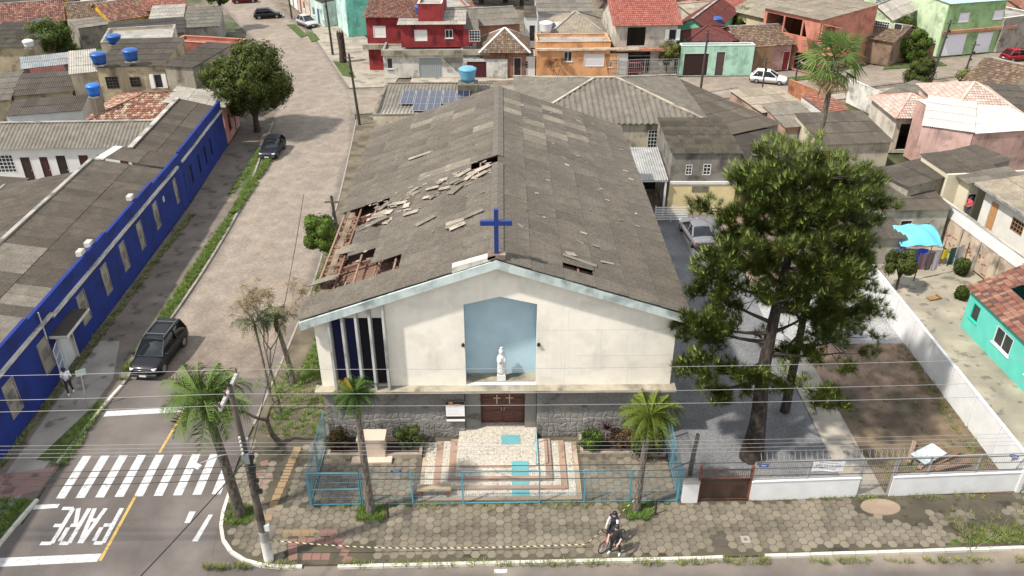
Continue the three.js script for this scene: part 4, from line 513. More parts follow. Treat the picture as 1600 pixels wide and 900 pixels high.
// ---------------------------------------------------------------- steps in front of the church
{
  const t = thing('church_steps', 'white mosaic entrance platform with pink banded steps and turquoise strips', 'steps'); const mo = mat([0.6, 0.575, 0.53], T.mosaic, 0.9), pk = mat([0.42, 0.28, 0.21], T.concrete, 0.92), tq = mat([0.14, 0.4, 0.42], T.stucco, 0.85), sand = mat([0.46, 0.36, 0.27], T.concrete, 0.95);
  const lv = [[-4.1, 3.6, -28.38, 0.03, sand], [-3.9, 3.35, -28.58, 0.06, mo], [-3.45, 2.95, -28.98, 0.16, pk], [-3.1, 2.65, -29.2, 0.165, mo], [-2.75, 2.25, -29.45, 0.3, pk], [-2.4, 1.95, -29.68, 0.305, mo], [-2.35, 1.6, -29.95, 0.43, mo]];
  lv.forEach(([a, b, zf, y, m], i) => mesh(i === 6 ? 'platform' : m === pk ? 'pink_step' : m === mo ? 'mosaic_step' : 'border', box(a, b, i ? -0.01 : -0.02, y, zf, -32.35 - (i === 6 ? 1.2 : (6 - i) * 0.01)), m, t));
  mesh('platform_band', box(-2.2, 1.45, 0.43, 0.436, -30.1, -30.25), pk, t);
  for (const [a, b, y, z0, z1] of [[0.3, 1.12, 0.066, -28.62, -28.96], [0.3, 1.12, 0.171, -29.21, -29.44], [0.3, 1.12, 0.311, -29.69, -29.93], [0.3, 1.12, 0.437, -29.97, -30.55], [-0.2, 0.75, 0.437, -31.8, -32.5]]) mesh('turquoise_strip', box(a, b, y, y + 0.012, z0, z1), tq, t);
  mesh('handrail', [bar([1.5, 0.43, -30.3], [1.5, 1.25, -30.3], 0.04), bar([1.5, 0.43, -32], [1.5, 1.25, -32], 0.04), bar([1.5, 1.25, -30.3], [1.5, 1.25, -32], 0.04)], mat([0.1, 0.4, 0.5], null, 0.5), t);
  const b = thing('notice_board', 'white printed notice board fixed to the grey stone church base', 'notice board', [-2.5, 1.18, -32.72]);
  const cv = document.createElement('canvas'); cv.width = 256; cv.height = 240; const c = cv.getContext('2d'); c.fillStyle = '#e6e4e2'; c.fillRect(0, 0, 256, 240); c.fillStyle = '#1c1512'; c.fillRect(0, 0, 256, 40); c.fillStyle = '#b8794a'; c.fillRect(40, 4, 60, 34); c.fillStyle = '#c9a27a'; c.fillRect(110, 30, 90, 24); c.fillStyle = '#2e2826'; c.fillRect(0, 178, 256, 34); c.fillStyle = '#ece9e6'; c.fillRect(0, 214, 256, 26); c.fillStyle = '#c3bcc0'; for (let i = 0; i < 6; i++) c.fillRect(20, 70 + i * 17, 150 + (i * 37) % 70, 4); const ct = new THREE.CanvasTexture(cv); ct.colorSpace = THREE.SRGBColorSpace;
  mesh('board_frame', bx(0.96, 1.28, 0.05, 0, 0.64, 0), M.steel, b); const pl = new THREE.PlaneGeometry(0.93, 1.25); pl.translate(0, 0.64, 0.03); mesh('printed_sheet', pl, mat([1, 1, 1], ct, 0.6), b);
  // planters and the stone plinth
  const pc = mat([0.4, 0.34, 0.27], T.stain, 0.95), soil = mat([0.09, 0.06, 0.04], T.dirt, 0.97);
  for (const [a, b2, lb] of [[-8.85, -4.15, 'low planter bed with dry shrubs beside the stone plinth'], [3.75, 8.0, 'low planter bed with a dark red plant under the stone base']]) { const p = thing('planter', lb, 'planter', [0, 0, 0]); mesh('border', [box(a, b2, 0, 0.28, -31.3, -31.45), box(a, a + 0.14, 0, 0.28, -31.46, -32.75), box(b2 - 0.14, b2, 0, 0.28, -31.46, -32.75)], pc, p); mesh('soil', box(a + 0.14, b2 - 0.14, 0, 0.2, -31.46, -32.75), soil, p); }
  const pd = thing('stone_plinth', 'pale pink stone plinth on a wide foot inside the fence', 'plinth', [-6.6, 0, -31.5]); const ps = mat([0.62, 0.5, 0.42], T.stain, 0.9); mesh('foot', new RoundedBoxGeometry(2.0, 0.16, 1.3, 2, 0.04).translate(0, 0.08, 0), ps, pd); mesh('block', bx(1.3, 1.0, 0.75, 0, 0.66, -0.1), ps, pd); mesh('cap', bx(1.4, 0.12, 0.85, 0, 1.22, -0.1), ps, pd);
  const be = thing('stone_bench', 'rusty stained stone bench inside the fence by the steps', 'bench', [-3.35, 0, -28.75]); const bs = mat([0.44, 0.33, 0.22], T.stain, 0.9); mesh('seat', new RoundedBoxGeometry(1.6, 0.09, 0.42, 2, 0.02).translate(0, 0.45, 0), bs, be); mesh('leg', bx(0.14, 0.405, 0.36, -0.65, 0.2, 0), mat([0.24, 0.09, 0.05], T.stain, 0.9), be); mesh('leg', bx(0.14, 0.405, 0.36, 0.65, 0.2, 0), mat([0.24, 0.09, 0.05], T.stain, 0.9), be);
}

// ---------------------------------------------------------------- fences, gates, low walls
const teal = mat([0.085, 0.27, 0.34], null, 0.55), tealW = mat([0.14, 0.26, 0.3], null, 0.6), galv = mat([0.36, 0.35, 0.34], null, 0.6, { metalness: 0.3 });
function meshPanel(parent, a, b, y0, y1, m, dv = 0.085, dh = 0.45, r = 0.0038) { const L = Math.hypot(b[0] - a[0], b[1] - a[1]), n = Math.round(L / dv), gs = [], P = t => [a[0] + (b[0] - a[0]) * t, a[1] + (b[1] - a[1]) * t]; for (let i = 1; i < n; i++) { const p = P(i / n); gs.push(bx(r * 2, y1 - y0, r * 2, p[0], (y0 + y1) / 2, p[1])); } for (let y = y0 + dh; y < y1 - 0.05; y += dh) gs.push(bar([a[0], y, a[1]], [b[0], y, b[1]], r * 2.4)); return mesh('wire_mesh', gs, m, parent); }
function railFence(name, label, pts, h, m, o = {}) {
  const t = thing(name, label, 'fence'); const y0 = o.y0 || 0;
  pts.forEach(([x, z], i) => { mesh('post', bx(o.pw || 0.07, h - y0, o.pw || 0.07, x, (h + y0) / 2, z), m, t); if (i) { const a = pts[i - 1]; meshPanel(t, a, [x, z], y0 + 0.06, h, m === teal ? tealW : m, o.dv, o.dh, o.r); const rw = m === teal && !(o.gate === i) && !o.mid ? 0.016 : 0.045; mesh('rail', bar([a[0], h - 0.02, a[1]], [x, h - 0.02, z], rw), m, t); mesh('rail', bar([a[0], y0 + 0.06, a[1]], [x, y0 + 0.06, z], Math.max(rw, 0.03)), m, t); if (o.mid) mesh('rail', bar([a[0], (h + y0) / 2, a[1]], [x, (h + y0) / 2, z], 0.04), m, t); } });
  return t;
}
railFence('mesh_fence', 'turquoise mesh fence along the pavement before the church steps', [[-9.0, -28.13], [-6.68, -28.14]], 2.0, teal, { mid: true });
railFence('mesh_fence', 'long turquoise mesh fence front with gate before the white steps', [[-6.64, -28.14], [-4.3, -28.15], [-1.97, -28.16], [1.56, -28.18], [3.65, -28.2], [5.78, -28.22], [7.98, -28.24]], 2.0, teal, { gate: 3 });
railFence('mesh_fence', 'turquoise mesh side fence running back to the church window corner', [[-9.06, -28.2], [-9.08, -30.3], [-9.1, -32.5]], 2.0, teal);
railFence('mesh_fence', 'turquoise mesh side fence running back beside the gravel drive', [[8.06, -28.3], [8.1, -30.4], [8.15, -32.5]], 2.0, teal);
const wwall = mat([0.8, 0.79, 0.77], T.stucco, 0.92);
{ const p = thing('gate_pier', 'short white pier between turquoise fence and rusty gate', 'pier', [8.5, 0, -28.26]); mesh('pier_body', bx(0.72, 1.2, 0.3, 0.05, 0.6, 0), wwall, p); mesh('cap', bx(0.78, 0.06, 0.36, 0.05, 1.23, 0), M.concrete, p); }
{ const g = thing('rusty_gate', 'rusty brown barred sliding gate between two white walls', 'gate', [0, 0, 0]), rm = mat([0.13, 0.055, 0.035], T.stain, 0.8), x0 = 8.95, x1 = 11.3, z = -28.3; for (const x of [x0, x1]) mesh('post', bx(0.1, 2.1, 0.1, x, 1.05, z), mat([0.26, 0.08, 0.045], T.stain, 0.8), g); mesh('lower_panel', box(x0 + 0.06, x1 - 0.06, 0.12, 1.35, z - 0.02, z + 0.01), mat([0.09, 0.07, 0.055], T.stain, 0.8), g); const n = 24; for (let i = 0; i <= n; i++) mesh('bar', bx(0.02, 1.8, 0.02, x0 + 0.08 + (x1 - x0 - 0.16) * i / n, 1.02, z + 0.03), rm, g); for (const y of [0.12, 1.4, 1.93]) mesh('rail', bx(x1 - x0 - 0.1, 0.05, 0.05, (x0 + x1) / 2, y, z + 0.065), rm, g); }
wallRun('low_wall', 'low white wall under grey mesh between rusty gate and small gate', [11.36, -28.22], [16.45, -28.42], 1.15, wwall, { th: 0.18 });
wallRun('low_wall', 'low white wall under grey mesh in front of the dirt lot', [18.0, -28.45], [24.5, -28.75], 1.15, wwall, { th: 0.18 });
railFence('mesh_fence', 'grey mesh fence on the low wall before the gravel drive', [[11.4, -28.31], [13.9, -28.41], [16.4, -28.51]], 2.3, galv, { y0: 1.21, dv: 0.1 });
railFence('mesh_fence', 'grey mesh fence on the low wall before the dirt lot', [[18.05, -28.54], [19.6, -28.61], [21.9, -28.72], [24.2, -28.83]], 2.3, galv, { y0: 1.21, dv: 0.1 });
railFence('small_gate', 'narrow grey mesh gate above the cement apron', [[16.5, -28.5], [17.95, -28.53]], 2.3, galv, { dv: 0.1 }).userData.category = 'gate';
{ const t = thing('razor_wire', 'coiled razor wire along the top of the grey mesh fence', 'razor wire', [0, 0, 0]); for (const [a, b] of [[[11.5, -28.32], [16.4, -28.52]], [[16.5, -28.52], [19.4, -28.6]]]) { const pts = [], L = b[0] - a[0], n = Math.round(L / 0.26); for (let i = 0; i <= n * 10; i++) { const k = i / (n * 10), q = k * n * Math.PI * 2; pts.push(V3(a[0] + L * k, 2.55 + 0.23 * Math.sin(q), a[1] + (b[1] - a[1]) * k + 0.23 * Math.cos(q))); } mesh('coil', new THREE.TubeGeometry(new THREE.CatmullRomCurve3(pts), n * 10, 0.008, 3), galv, t); } }
{ // banner on the mesh
  const cv = document.createElement('canvas'); cv.width = 512; cv.height = 200; const c = cv.getContext('2d'); c.fillStyle = '#ebe8ea'; c.fillRect(0, 0, 512, 200); c.fillStyle = '#35343c'; c.textAlign = 'center'; c.font = 'bold 34px sans-serif'; c.fillText('ESTACIONAMENTO', 256, 44); c.font = 'bold 56px sans-serif'; c.fillText('SOU CATÓLICO', 256, 108); c.font = 'bold 50px sans-serif'; c.fillText('PRIVATIVO', 256, 172); const ct = new THREE.CanvasTexture(cv); ct.colorSpace = THREE.SRGBColorSpace;
  const g = new THREE.PlaneGeometry(1.45, 0.62, 12, 4), p = g.attributes.position; for (let i = 0; i < p.count; i++) p.setZ(i, 0.03 * Math.sin(p.getX(i) * 6) + 0.02 * Math.sin(p.getY(i) * 7)); g.computeVertexNormals(); const o = mesh('banner', g, mat([0.9, 0.9, 0.9], ct, 0.7)); o.position.set(14.75, 1.98, -28.36); o.rotation.y = -0.03; tag(o, 'white lettered banner tied to the grey mesh fence', 'banner');
  const sg = (label, x, y, z, ry, w = 0.42, h = 0.2) => { const cv2 = document.createElement('canvas'); cv2.width = 128; cv2.height = 64; const d = cv2.getContext('2d'); d.fillStyle = '#1f3f7d'; d.fillRect(0, 0, 128, 64); d.fillStyle = '#c9d3e6'; d.fillRect(16, 20, 96, 8); d.fillRect(28, 38, 72, 8); const t2 = new THREE.CanvasTexture(cv2); t2.colorSpace = THREE.SRGBColorSpace; const o2 = thing('small_sign', label, 'sign', [x, y, z], ry); mesh('plate', bx(w, h, 0.015), M.steel, o2); const q = new THREE.PlaneGeometry(w - 0.01, h - 0.01); q.translate(0, 0, 0.011); mesh('print', q, mat([1, 1, 1], t2, 0.5), o2); };
  sg('small blue sign on the grey mesh beside the rusty gate', 11.75, 2.15, -28.26, 0); sg('small blue sign on the white side wall by the low wall', 24.02, 1.55, -29.4, -Math.PI / 2 + 0.9); sg('small blue plaque hung on the turquoise fence near the stone bench', -5.2, 0.75, -29.6, 0, 0.5, 0.14);
}
{ const t = thing('side_wall', 'tall white panelled wall between the dirt lot and concrete yard', 'wall', [24.2, 0, -28.7], Math.PI / 2); const n = 8, L = 19.2; for (let i = 0; i < n; i++) { mesh('wall_panel', box(i * L / n + 0.08, (i + 1) * L / n - 0.08, 0, 1.98 + (i % 2) * 0.03, 0.06, -0.06), wwall, t); mesh('pillar', box(i * L / n - 0.078, i * L / n + 0.078, 0, 2.06, 0.1, -0.1), wwall, t); mesh('coping', box(i * L / n + 0.08, (i + 1) * L / n - 0.08, 2.01, 2.05, 0.09, -0.09), wwall, t); } }
wallRun('green_wall', 'teal painted wall end beside the low white wall', [24.75, -28.55], [30, -28.8], 2.4, stucco([0.03, 0.33, 0.24]));
// ---------------------------------------------------------------- blue building
{
  const blue = mat([0.004, 0.022, 0.19], T.wall, 0.95), blueD = mat([0.012, 0.028, 0.14], T.stain, 0.8), white = mat([0.62, 0.6, 0.56], T.stain, 0.85), sh = mat([0.36, 0.34, 0.3], T.stain, 0.7);
  const t = thing('blue_building', 'long royal blue building with grey shuttered windows and corrugated roof', 'building', [-24.85, 0, -27], Math.PI / 2 + 0.024);
  // local x runs away along the street, +z faces the street
  const L1 = 35, H1 = 4.55, zz = z => -27 - z; const wins = [[6.2, 7.2], [9.95, 10.95], [14.95, 15.95], [18.5, 19.3], [21.6, 22.4], [24.75, 25.5], [28.0, 28.75], [32.6, 33.1]].map(([a, b]) => [a, 1.15, b, 3.05]);
  wins.push([11.75, 0.02, 13.3, 2.55]);
  const g = wallGeo([[-6, 0], [L1, 0], [L1, H1 - 0.2], [29, H1 - 0.2], [28.9, H1], [20.5, H1], [20.4, H1 + 0.15], [10, H1 + 0.15], [9.9, H1 + 0.3], [-6, H1 + 0.3]], wins, 0.2); mesh('wall', g, blue, t);
  mesh('moulding', [box(-6, 12, 3.72, 3.9, 0.002, 0.16), box(12, L1 - 1, 3.55, 3.73, 0.002, 0.16)], white, t);
  wins.slice(0, 8).forEach(([a, b, c, d]) => { const w = part('window', t); mesh('frame', [box(a - 0.05, c + 0.05, b - 0.05, b, -0.03, 0.03), box(a - 0.05, c + 0.05, d, d + 0.05, -0.03, 0.03), box(a - 0.05, a, b, d, -0.03, 0.03), box(c, c + 0.05, b, d, -0.03, 0.03)], sh, w); const sl = []; for (let i = 0; i < 16; i++) sl.push(box(a + 0.08, c - 0.08, b + 0.08 + i * 0.11, b + 0.15 + i * 0.11, -0.02, 0.0)); mesh('shutter', [box(a, c, b, d, -0.06, -0.021), ...sl], sh, w); mesh('grille', [box(a + 0.2, c - 0.2, b + 0.75, b + 1.35, 0.001, 0.008)], mat([0.2, 0.19, 0.17], T.stain, 0.7), w); });
  { const d = part('door', t); mesh('door_leaf', box(11.78, 13.28, 0.02, 2.5, -0.12, -0.07), mat([0.66, 0.66, 0.66], T.stucco, 0.7), d); mesh('door_window', box(12.8, 13.1, 1.7, 2.2, -0.069, -0.05), mat([0.2, 0.22, 0.24], null, 0.3), d); mesh('grille_leaf', [...[0, 1, 2, 3, 4].map(i => box(10.25, 11.7, 0.1 + i * 0.58, 0.14 + i * 0.58, 0.1, 0.14)), box(10.25, 10.29, 0.1, 2.46, 0.1, 0.14), box(11.66, 11.7, 0.1, 2.46, 0.1, 0.14), ...[...Array(12)].map((_, i) => box(10.38 + i * 0.11, 10.39 + i * 0.11, 0.14, 2.42, 0.11, 0.125))].map(q => { q.translate(-11.7, 0, 0); q.rotateY(0.25); q.translate(11.7, 0, 0.05); return q; }), mat([0.5, 0.52, 0.56], null, 0.5), d); mesh('door_frame', box(13.28, 13.36, 0.02, 2.55, -0.1, 0.1), white, d); }
  { const a = part('awning', t); mesh('awning_slab', bx(2.9, 0.1, 0.95, 12.7, 2.75, 0.48), mat([0.06, 0.05, 0.04], T.sheet, 0.95), a); mesh('awning_edge', [box(11.2, 14.2, 2.66, 2.82, 0.96, 1.0), box(11.2, 11.249, 2.66, 2.82, 0.0, 0.96)], white, a); }
  mesh('downpipe', bar([10.85, 2.9, 0.1], [10.85, 4.6, 0.1], 0.05), white, t); for (const x of [17.4, 18.6, 25.6]) mesh('chimney_box', bx(0.55, 0.3, 0.35, x, H1 + 0.25, -0.3), white, t);
  { const p = mesh('wall_plaque', bx(0.3, 0.42, 0.03, 30.2, 2.6, 0.018), white, t); }
  // roof: ridge 5 m behind the street wall
  const roof = part('roof', t), run = 5.4, rh = 1.0, yb = 3.95, P = (i, j) => (i >= 20 && i <= 22 && j === 1) || (i < 19 && !(i % 6 === 4) && (j === 0 || i < 17)) ? pick(SH.grey) : pick(SH.dark);
  sheetRoof(roof, [-6, yb, -0.22], [1, 0, 0], [0, rh, -run], 38.5, Math.hypot(run, rh), SH.dark, { len: 2.7, pick: P });
  sheetRoof(roof, [30, yb, -0.25 - run * 2], [-1, 0, 0], [0, rh, run], 36, Math.hypot(run, rh), SH.dark, { len: 2.7 });
  mesh('ridge_cap', bar([-6, yb + rh + 0.05, -run - 0.22], [32.5, yb + rh + 0.05, -run - 0.22], 0.28, 0.12), mat([0.36, 0.34, 0.31], T.stain, 0.9), roof); mesh('back_gutter', bar([-6, yb + 0.05, -0.35 - run * 2], [30, yb + 0.05, -0.35 - run * 2], 0.2, 0.16), M.concrete, roof);
  mesh('back_wall', box(-6, 30, 0, yb - 0.06, -run * 2 + 0.1, -run * 2 - 0.1), M.white, t); mesh('end_wall', box(32.1, 32.3, 0, yb + 0.02, -0.21, -run), M.white, t); mesh('end_wall', box(29.8, 30, 0, yb + 0.02, -run - 0.01, -run * 2 + 0.11), M.white, t);
  mesh('white_flashing', bar([32.6, yb + 0.98, -run + 0.3], [35.2, yb + 0.98, -run + 0.8], 0.7, 0.1), mat([0.72, 0.71, 0.69], T.stain, 0.8), roof);
  sheetRoof(roof, [32.6, yb + 0.1, -0.22], [1, 0, 0], [0, 0.9, -4.4], 2.6, 4.5, SH.dark, { len: 2.2 });
  // second block further up the street
  const u = thing('blue_building', 'further blue building block with higher parapet beside the red tiled roof', 'building', [-25.75, 0, -62.2], Math.PI / 2 + 0.05);
  const w2 = [[1.6, 2.2], [4.0, 4.5], [6.0, 6.5], [8.0, 8.5]].map(([a, b]) => [a, 1.0, b, 2.6]); mesh('wall', wallGeo([[0, 0], [13.2, 0], [13.2, 4.45], [0, 4.45]], w2, 0.2), blue, u); mesh('moulding', box(0, 13, 3.5, 3.66, 0.002, 0.14), white, u); w2.forEach(([a, b, c, d]) => { const w = part('window', u); mesh('frame', [box(a - 0.04, c + 0.04, b - 0.05, b, -0.03, 0.03), box(a - 0.04, c + 0.04, d, d + 0.05, -0.03, 0.03)], blueD, w); mesh('pane', box(a, c, b, d, -0.1, -0.08), M.glass, w); });
  const r2 = part('roof', u); sheetRoof(r2, [0.1, 3.9, -0.22], [1, 0, 0], [0, 0.9, -3.4], 12.8, 3.5, SH.dark, { len: 1.75 }); mesh('ridge_cap', bar([0, 4.88, -3.65], [13, 4.88, -3.65], 0.4, 0.1), mat([0.42, 0.4, 0.37], T.stain, 0.9), r2); mesh('back_wall', box(0, 13.2, 0, 4.75, -3.7, -3.85), M.white, u); mesh('end_wall', box(0, 0.18, 0, 3.85, -0.22, -3.69), white, u); mesh('end_wall', box(13.02, 13.2, 0, 3.85, -0.22, -3.69), stucco([0.52, 0.26, 0.24]), u);
  house({ name: 'house', label: 'small pink rendered house end past the blue building under the big tree', A: [-26.5, -76], B: [-26.9, -81.5], w: 5.5, d: 5, h: 3.6, wall: stucco([0.5, 0.25, 0.23]), roof: { type: 'back', rise: 0.6, mats: SH.pale, over: 0.3 }, front: [['w', 1.2, 0.9, 2.2, 2.4, null, '#5a1d1c'], ['d', 3.4, 0.02, 4.3, 2.3, '#5a1d1c']] });
}
// white courtyard range behind the blue building
house({ name: 'courtyard_building', cat: 'building', label: 'white courtyard building with dark doors under a long corrugated roof', A: [-46, -66.6], B: [-30.4, -67.2], d: 5.4, h: 3.2, wall: M.white, roof: { type: 'gableX', rise: 1.15, mats: [SH.grey[0]], over: 0.35, pitch: 0.33, amp: 0.05 }, front: [['d', 1, 0.02, 1.9, 2.3, '#4a2a20'], ['b', 2.6, 0.9, 4.2, 2.5], ['d', 4.7, 0.02, 5.6, 2.3, '#2f1c18'], ['d', 6.3, 0.02, 7.1, 2.3, '#3a1518'], ['d', 7.7, 0.02, 8.6, 2.4, '#241512'], ['d', 9.6, 0.02, 10.5, 2.4, '#3a1518'], ['d', 11.2, 0.02, 11.9, 2.4, '#241512'], ['d', 13.0, 0.02, 13.8, 2.4, '#3a1518']] });
{ const y = slab('courtyard', [[-48, -67], [-30, -67.3], [-29.6, -60], [-36, -58], [-48, -56]], 0.0, 0.1, mat([0.36, 0.31, 0.25], T.concrete, 0.95)); }
house({ name: 'house', label: 'corrugated roof wing between courtyard and blue building with grey gutter', A: [-48, -46], B: [-36.6, -46], d: 13, h: 3.4, wall: M.white, roof: { type: 'left', rise: 1, mats: SH.dark, over: 0.2, len: 2.8 } });
// ---------------------------------------------------------------- buildings behind the church
house({ name: 'solar_house', label: 'cream walled house with solar panels on a sunken corrugated roof', A: [-11.5, -70.6], B: [-0.8, -70.6], d: 9.8, h: 4.6, wall: mat([0.6, 0.53, 0.42], T.stain, 0.92), roof: { type: 'flat', mat: M.concrete, cope: mat([0.2, 0.18, 0.14], T.stain, 0.95) } });
{ const t = thing('inner_roof', 'corrugated roof carrying solar panels inside the cream parapet', 'roof', [-11.3, 0, -71]); wavePlane('roof_plane', t, [0, 4.25, 0], [1, 0, 0], [0, 0.35, -9], 10.2, () => 0, () => 9, SH.grey[0], 0.33, 0.05);
  const gl = mat([0.02, 0.025, 0.05], null, 0.15), fr = mat([0.5, 0.5, 0.5], null, 0.4, { metalness: 0.5 }); const lb = 'dark solar panel with pale frame on the corrugated roof behind the church'; let k = 0; for (let r = 0; r < 3; r++) for (let c = 0; c < 5; c++) { if (r === 0 && (c === 0 || c > 2)) continue; const p = part('solar_panel', t); p.position.set(2.4 + c * 1.28, 4.55 + r * 0.075, -1.9 - r * 1.75); p.rotation.x = 0.06; mesh('frame', [bx(1.2, 0.05, 1.66)], fr, p); mesh('glass', bx(1.12, 0.02, 1.58, 0, 0.028, 0), gl, p); mesh('divider', bx(0.02, 0.006, 1.58, 0, 0.042, 0), fr, p); } }
tank('turquoise lidded water tank on the concrete plinth by the solar panels', [-3.4, -78.2], 5.4, 0.95, 1.3, mat([0.13, 0.36, 0.5], T.stucco, 0.45)); { const p = mesh('tank_plinth', bx(1.9, 5.3, 1.9, -3.4, 2.62, -78.2), mat([0.16, 0.14, 0.11], T.stain, 0.95)); tag(p, 'mossy concrete plinth carrying the turquoise tank', 'plinth'); }
house({ name: 'annex', cat: 'building', label: 'long corrugated hip roofed hall directly behind the church', A: [1.5, -67.6], B: [17.4, -67.9], d: 14, h: 4.75, wall: mat([0.58, 0.53, 0.43], T.stain, 0.92), roof: { type: 'hip', rise: 1.9, mats: [SH.grey[1]], over: 0.25, pitch: 0.5, amp: 0.07, cap: mat([0.45, 0.4, 0.33], T.stain, 0.9) }, front: [['b', 10.9, 2.2, 12.0, 4.1]] });
house({ name: 'house', label: 'grey plastered upper storey house over a yellow garage wall', A: [12.9, -59.65], B: [18.15, -59.6], d: 7.2, h: 5.1, wall: mat([0.235, 0.22, 0.2], T.stain, 0.95), roof: { type: 'back', rise: 0.35, mats: [mat([0.12, 0.105, 0.075], T.dirt, 0.97)], over: 0.12 }, front: [['b', 1.15, 3.35, 1.65, 4.2], ['b', 2.5, 3.35, 3.1, 4.25]], trim: [[0.01, 5.2, 0, 2.62, 0.002, 0.09, mat([0.74, 0.6, 0.33], T.stucco, 0.9)], [0.0, 5.24, 2.63, 2.84, 0.002, 0.16, M.white], [1.8, 3.1, 1.95, 2.45, 0.092, 0.12, mat([0.2, 0.19, 0.14], T.stain, 0.8)]] });
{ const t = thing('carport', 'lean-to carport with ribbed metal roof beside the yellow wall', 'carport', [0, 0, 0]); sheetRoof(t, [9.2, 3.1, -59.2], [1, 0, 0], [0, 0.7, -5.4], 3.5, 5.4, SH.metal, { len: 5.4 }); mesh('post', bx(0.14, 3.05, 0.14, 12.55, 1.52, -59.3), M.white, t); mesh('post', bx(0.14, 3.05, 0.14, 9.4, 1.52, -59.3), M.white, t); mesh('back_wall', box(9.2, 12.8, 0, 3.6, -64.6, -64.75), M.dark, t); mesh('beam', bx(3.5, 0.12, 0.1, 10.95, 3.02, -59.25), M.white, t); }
{ const t = thing('slat_gate', 'low pale horizontal slat gate in front of the yellow wall', 'gate', [0, 0, 0]); for (let i = 0; i < 6; i++) mesh('slat', bx(2.6, 0.1, 0.03, 13.0, 0.25 + i * 0.2, -58.2), M.white, t); for (const x of [11.75, 13, 14.25]) mesh('post', bx(0.06, 1.4, 0.06, x, 0.7, -58.26), M.white, t); }
// dark roofed sheds to the right of the hall: eave corners given at roof height
const shed = (label, A, B, d, h, rise, mats, wall, extra = {}) => house({ name: extra.name || 'shed', cat: extra.cat || 'shed', label, A, B, d, h, wall: wall || stain([0.3, 0.26, 0.21]), roof: { type: extra.type || 'back', rise, mats, over: extra.over ?? 0.2, len: 2.4 }, ...extra });
shed('dark flat corrugated shed roof stretching to the back street', [18.73,-67.62], [24.48,-70.71], 17, 3.6, 0.5, SH.dark);
shed('dark mossy low shed behind the pine with a grey tank', [19.68,-63.12], [25.1,-66.61], 6, 3.2, 0.4, SH.black);
shed('blackened shed roof wedged beside the grey plastered house', [18.4, -60.2], [22.6, -59.4], 4.6, 3.0, 0.5, SH.black, stain([0.34, 0.22, 0.12]));
shed('pale flat topped brick shed near the orange wall', [24.26,-75.14], [29.08,-76.43], 6, 3.2, 0.3, SH.beige, stain([0.46, 0.32, 0.25]));
shed('small pink shed with ribbed grey roof beside the fan palm', [25.46,-71.57], [28.94,-72.23], 4.6, 3.0, 0.6, SH.grey, stucco([0.48, 0.31, 0.25]), { front: [['d', 0.5, 0.02, 1.4, 2.3, '#d9d9d9']] });
shed('long low grey roofed shed curving behind the pine top', [27.34,-67.12], [33.47,-67.69], 6, 3, 0.7, SH.dark, stucco([0.6, 0.54, 0.42]));
tank('small dark grey water tank on the mossy shed roof', [20.51,-63.3], 3.75, 0.5, 0.8, mat([0.06, 0.06, 0.065], T.stucco, 0.6));
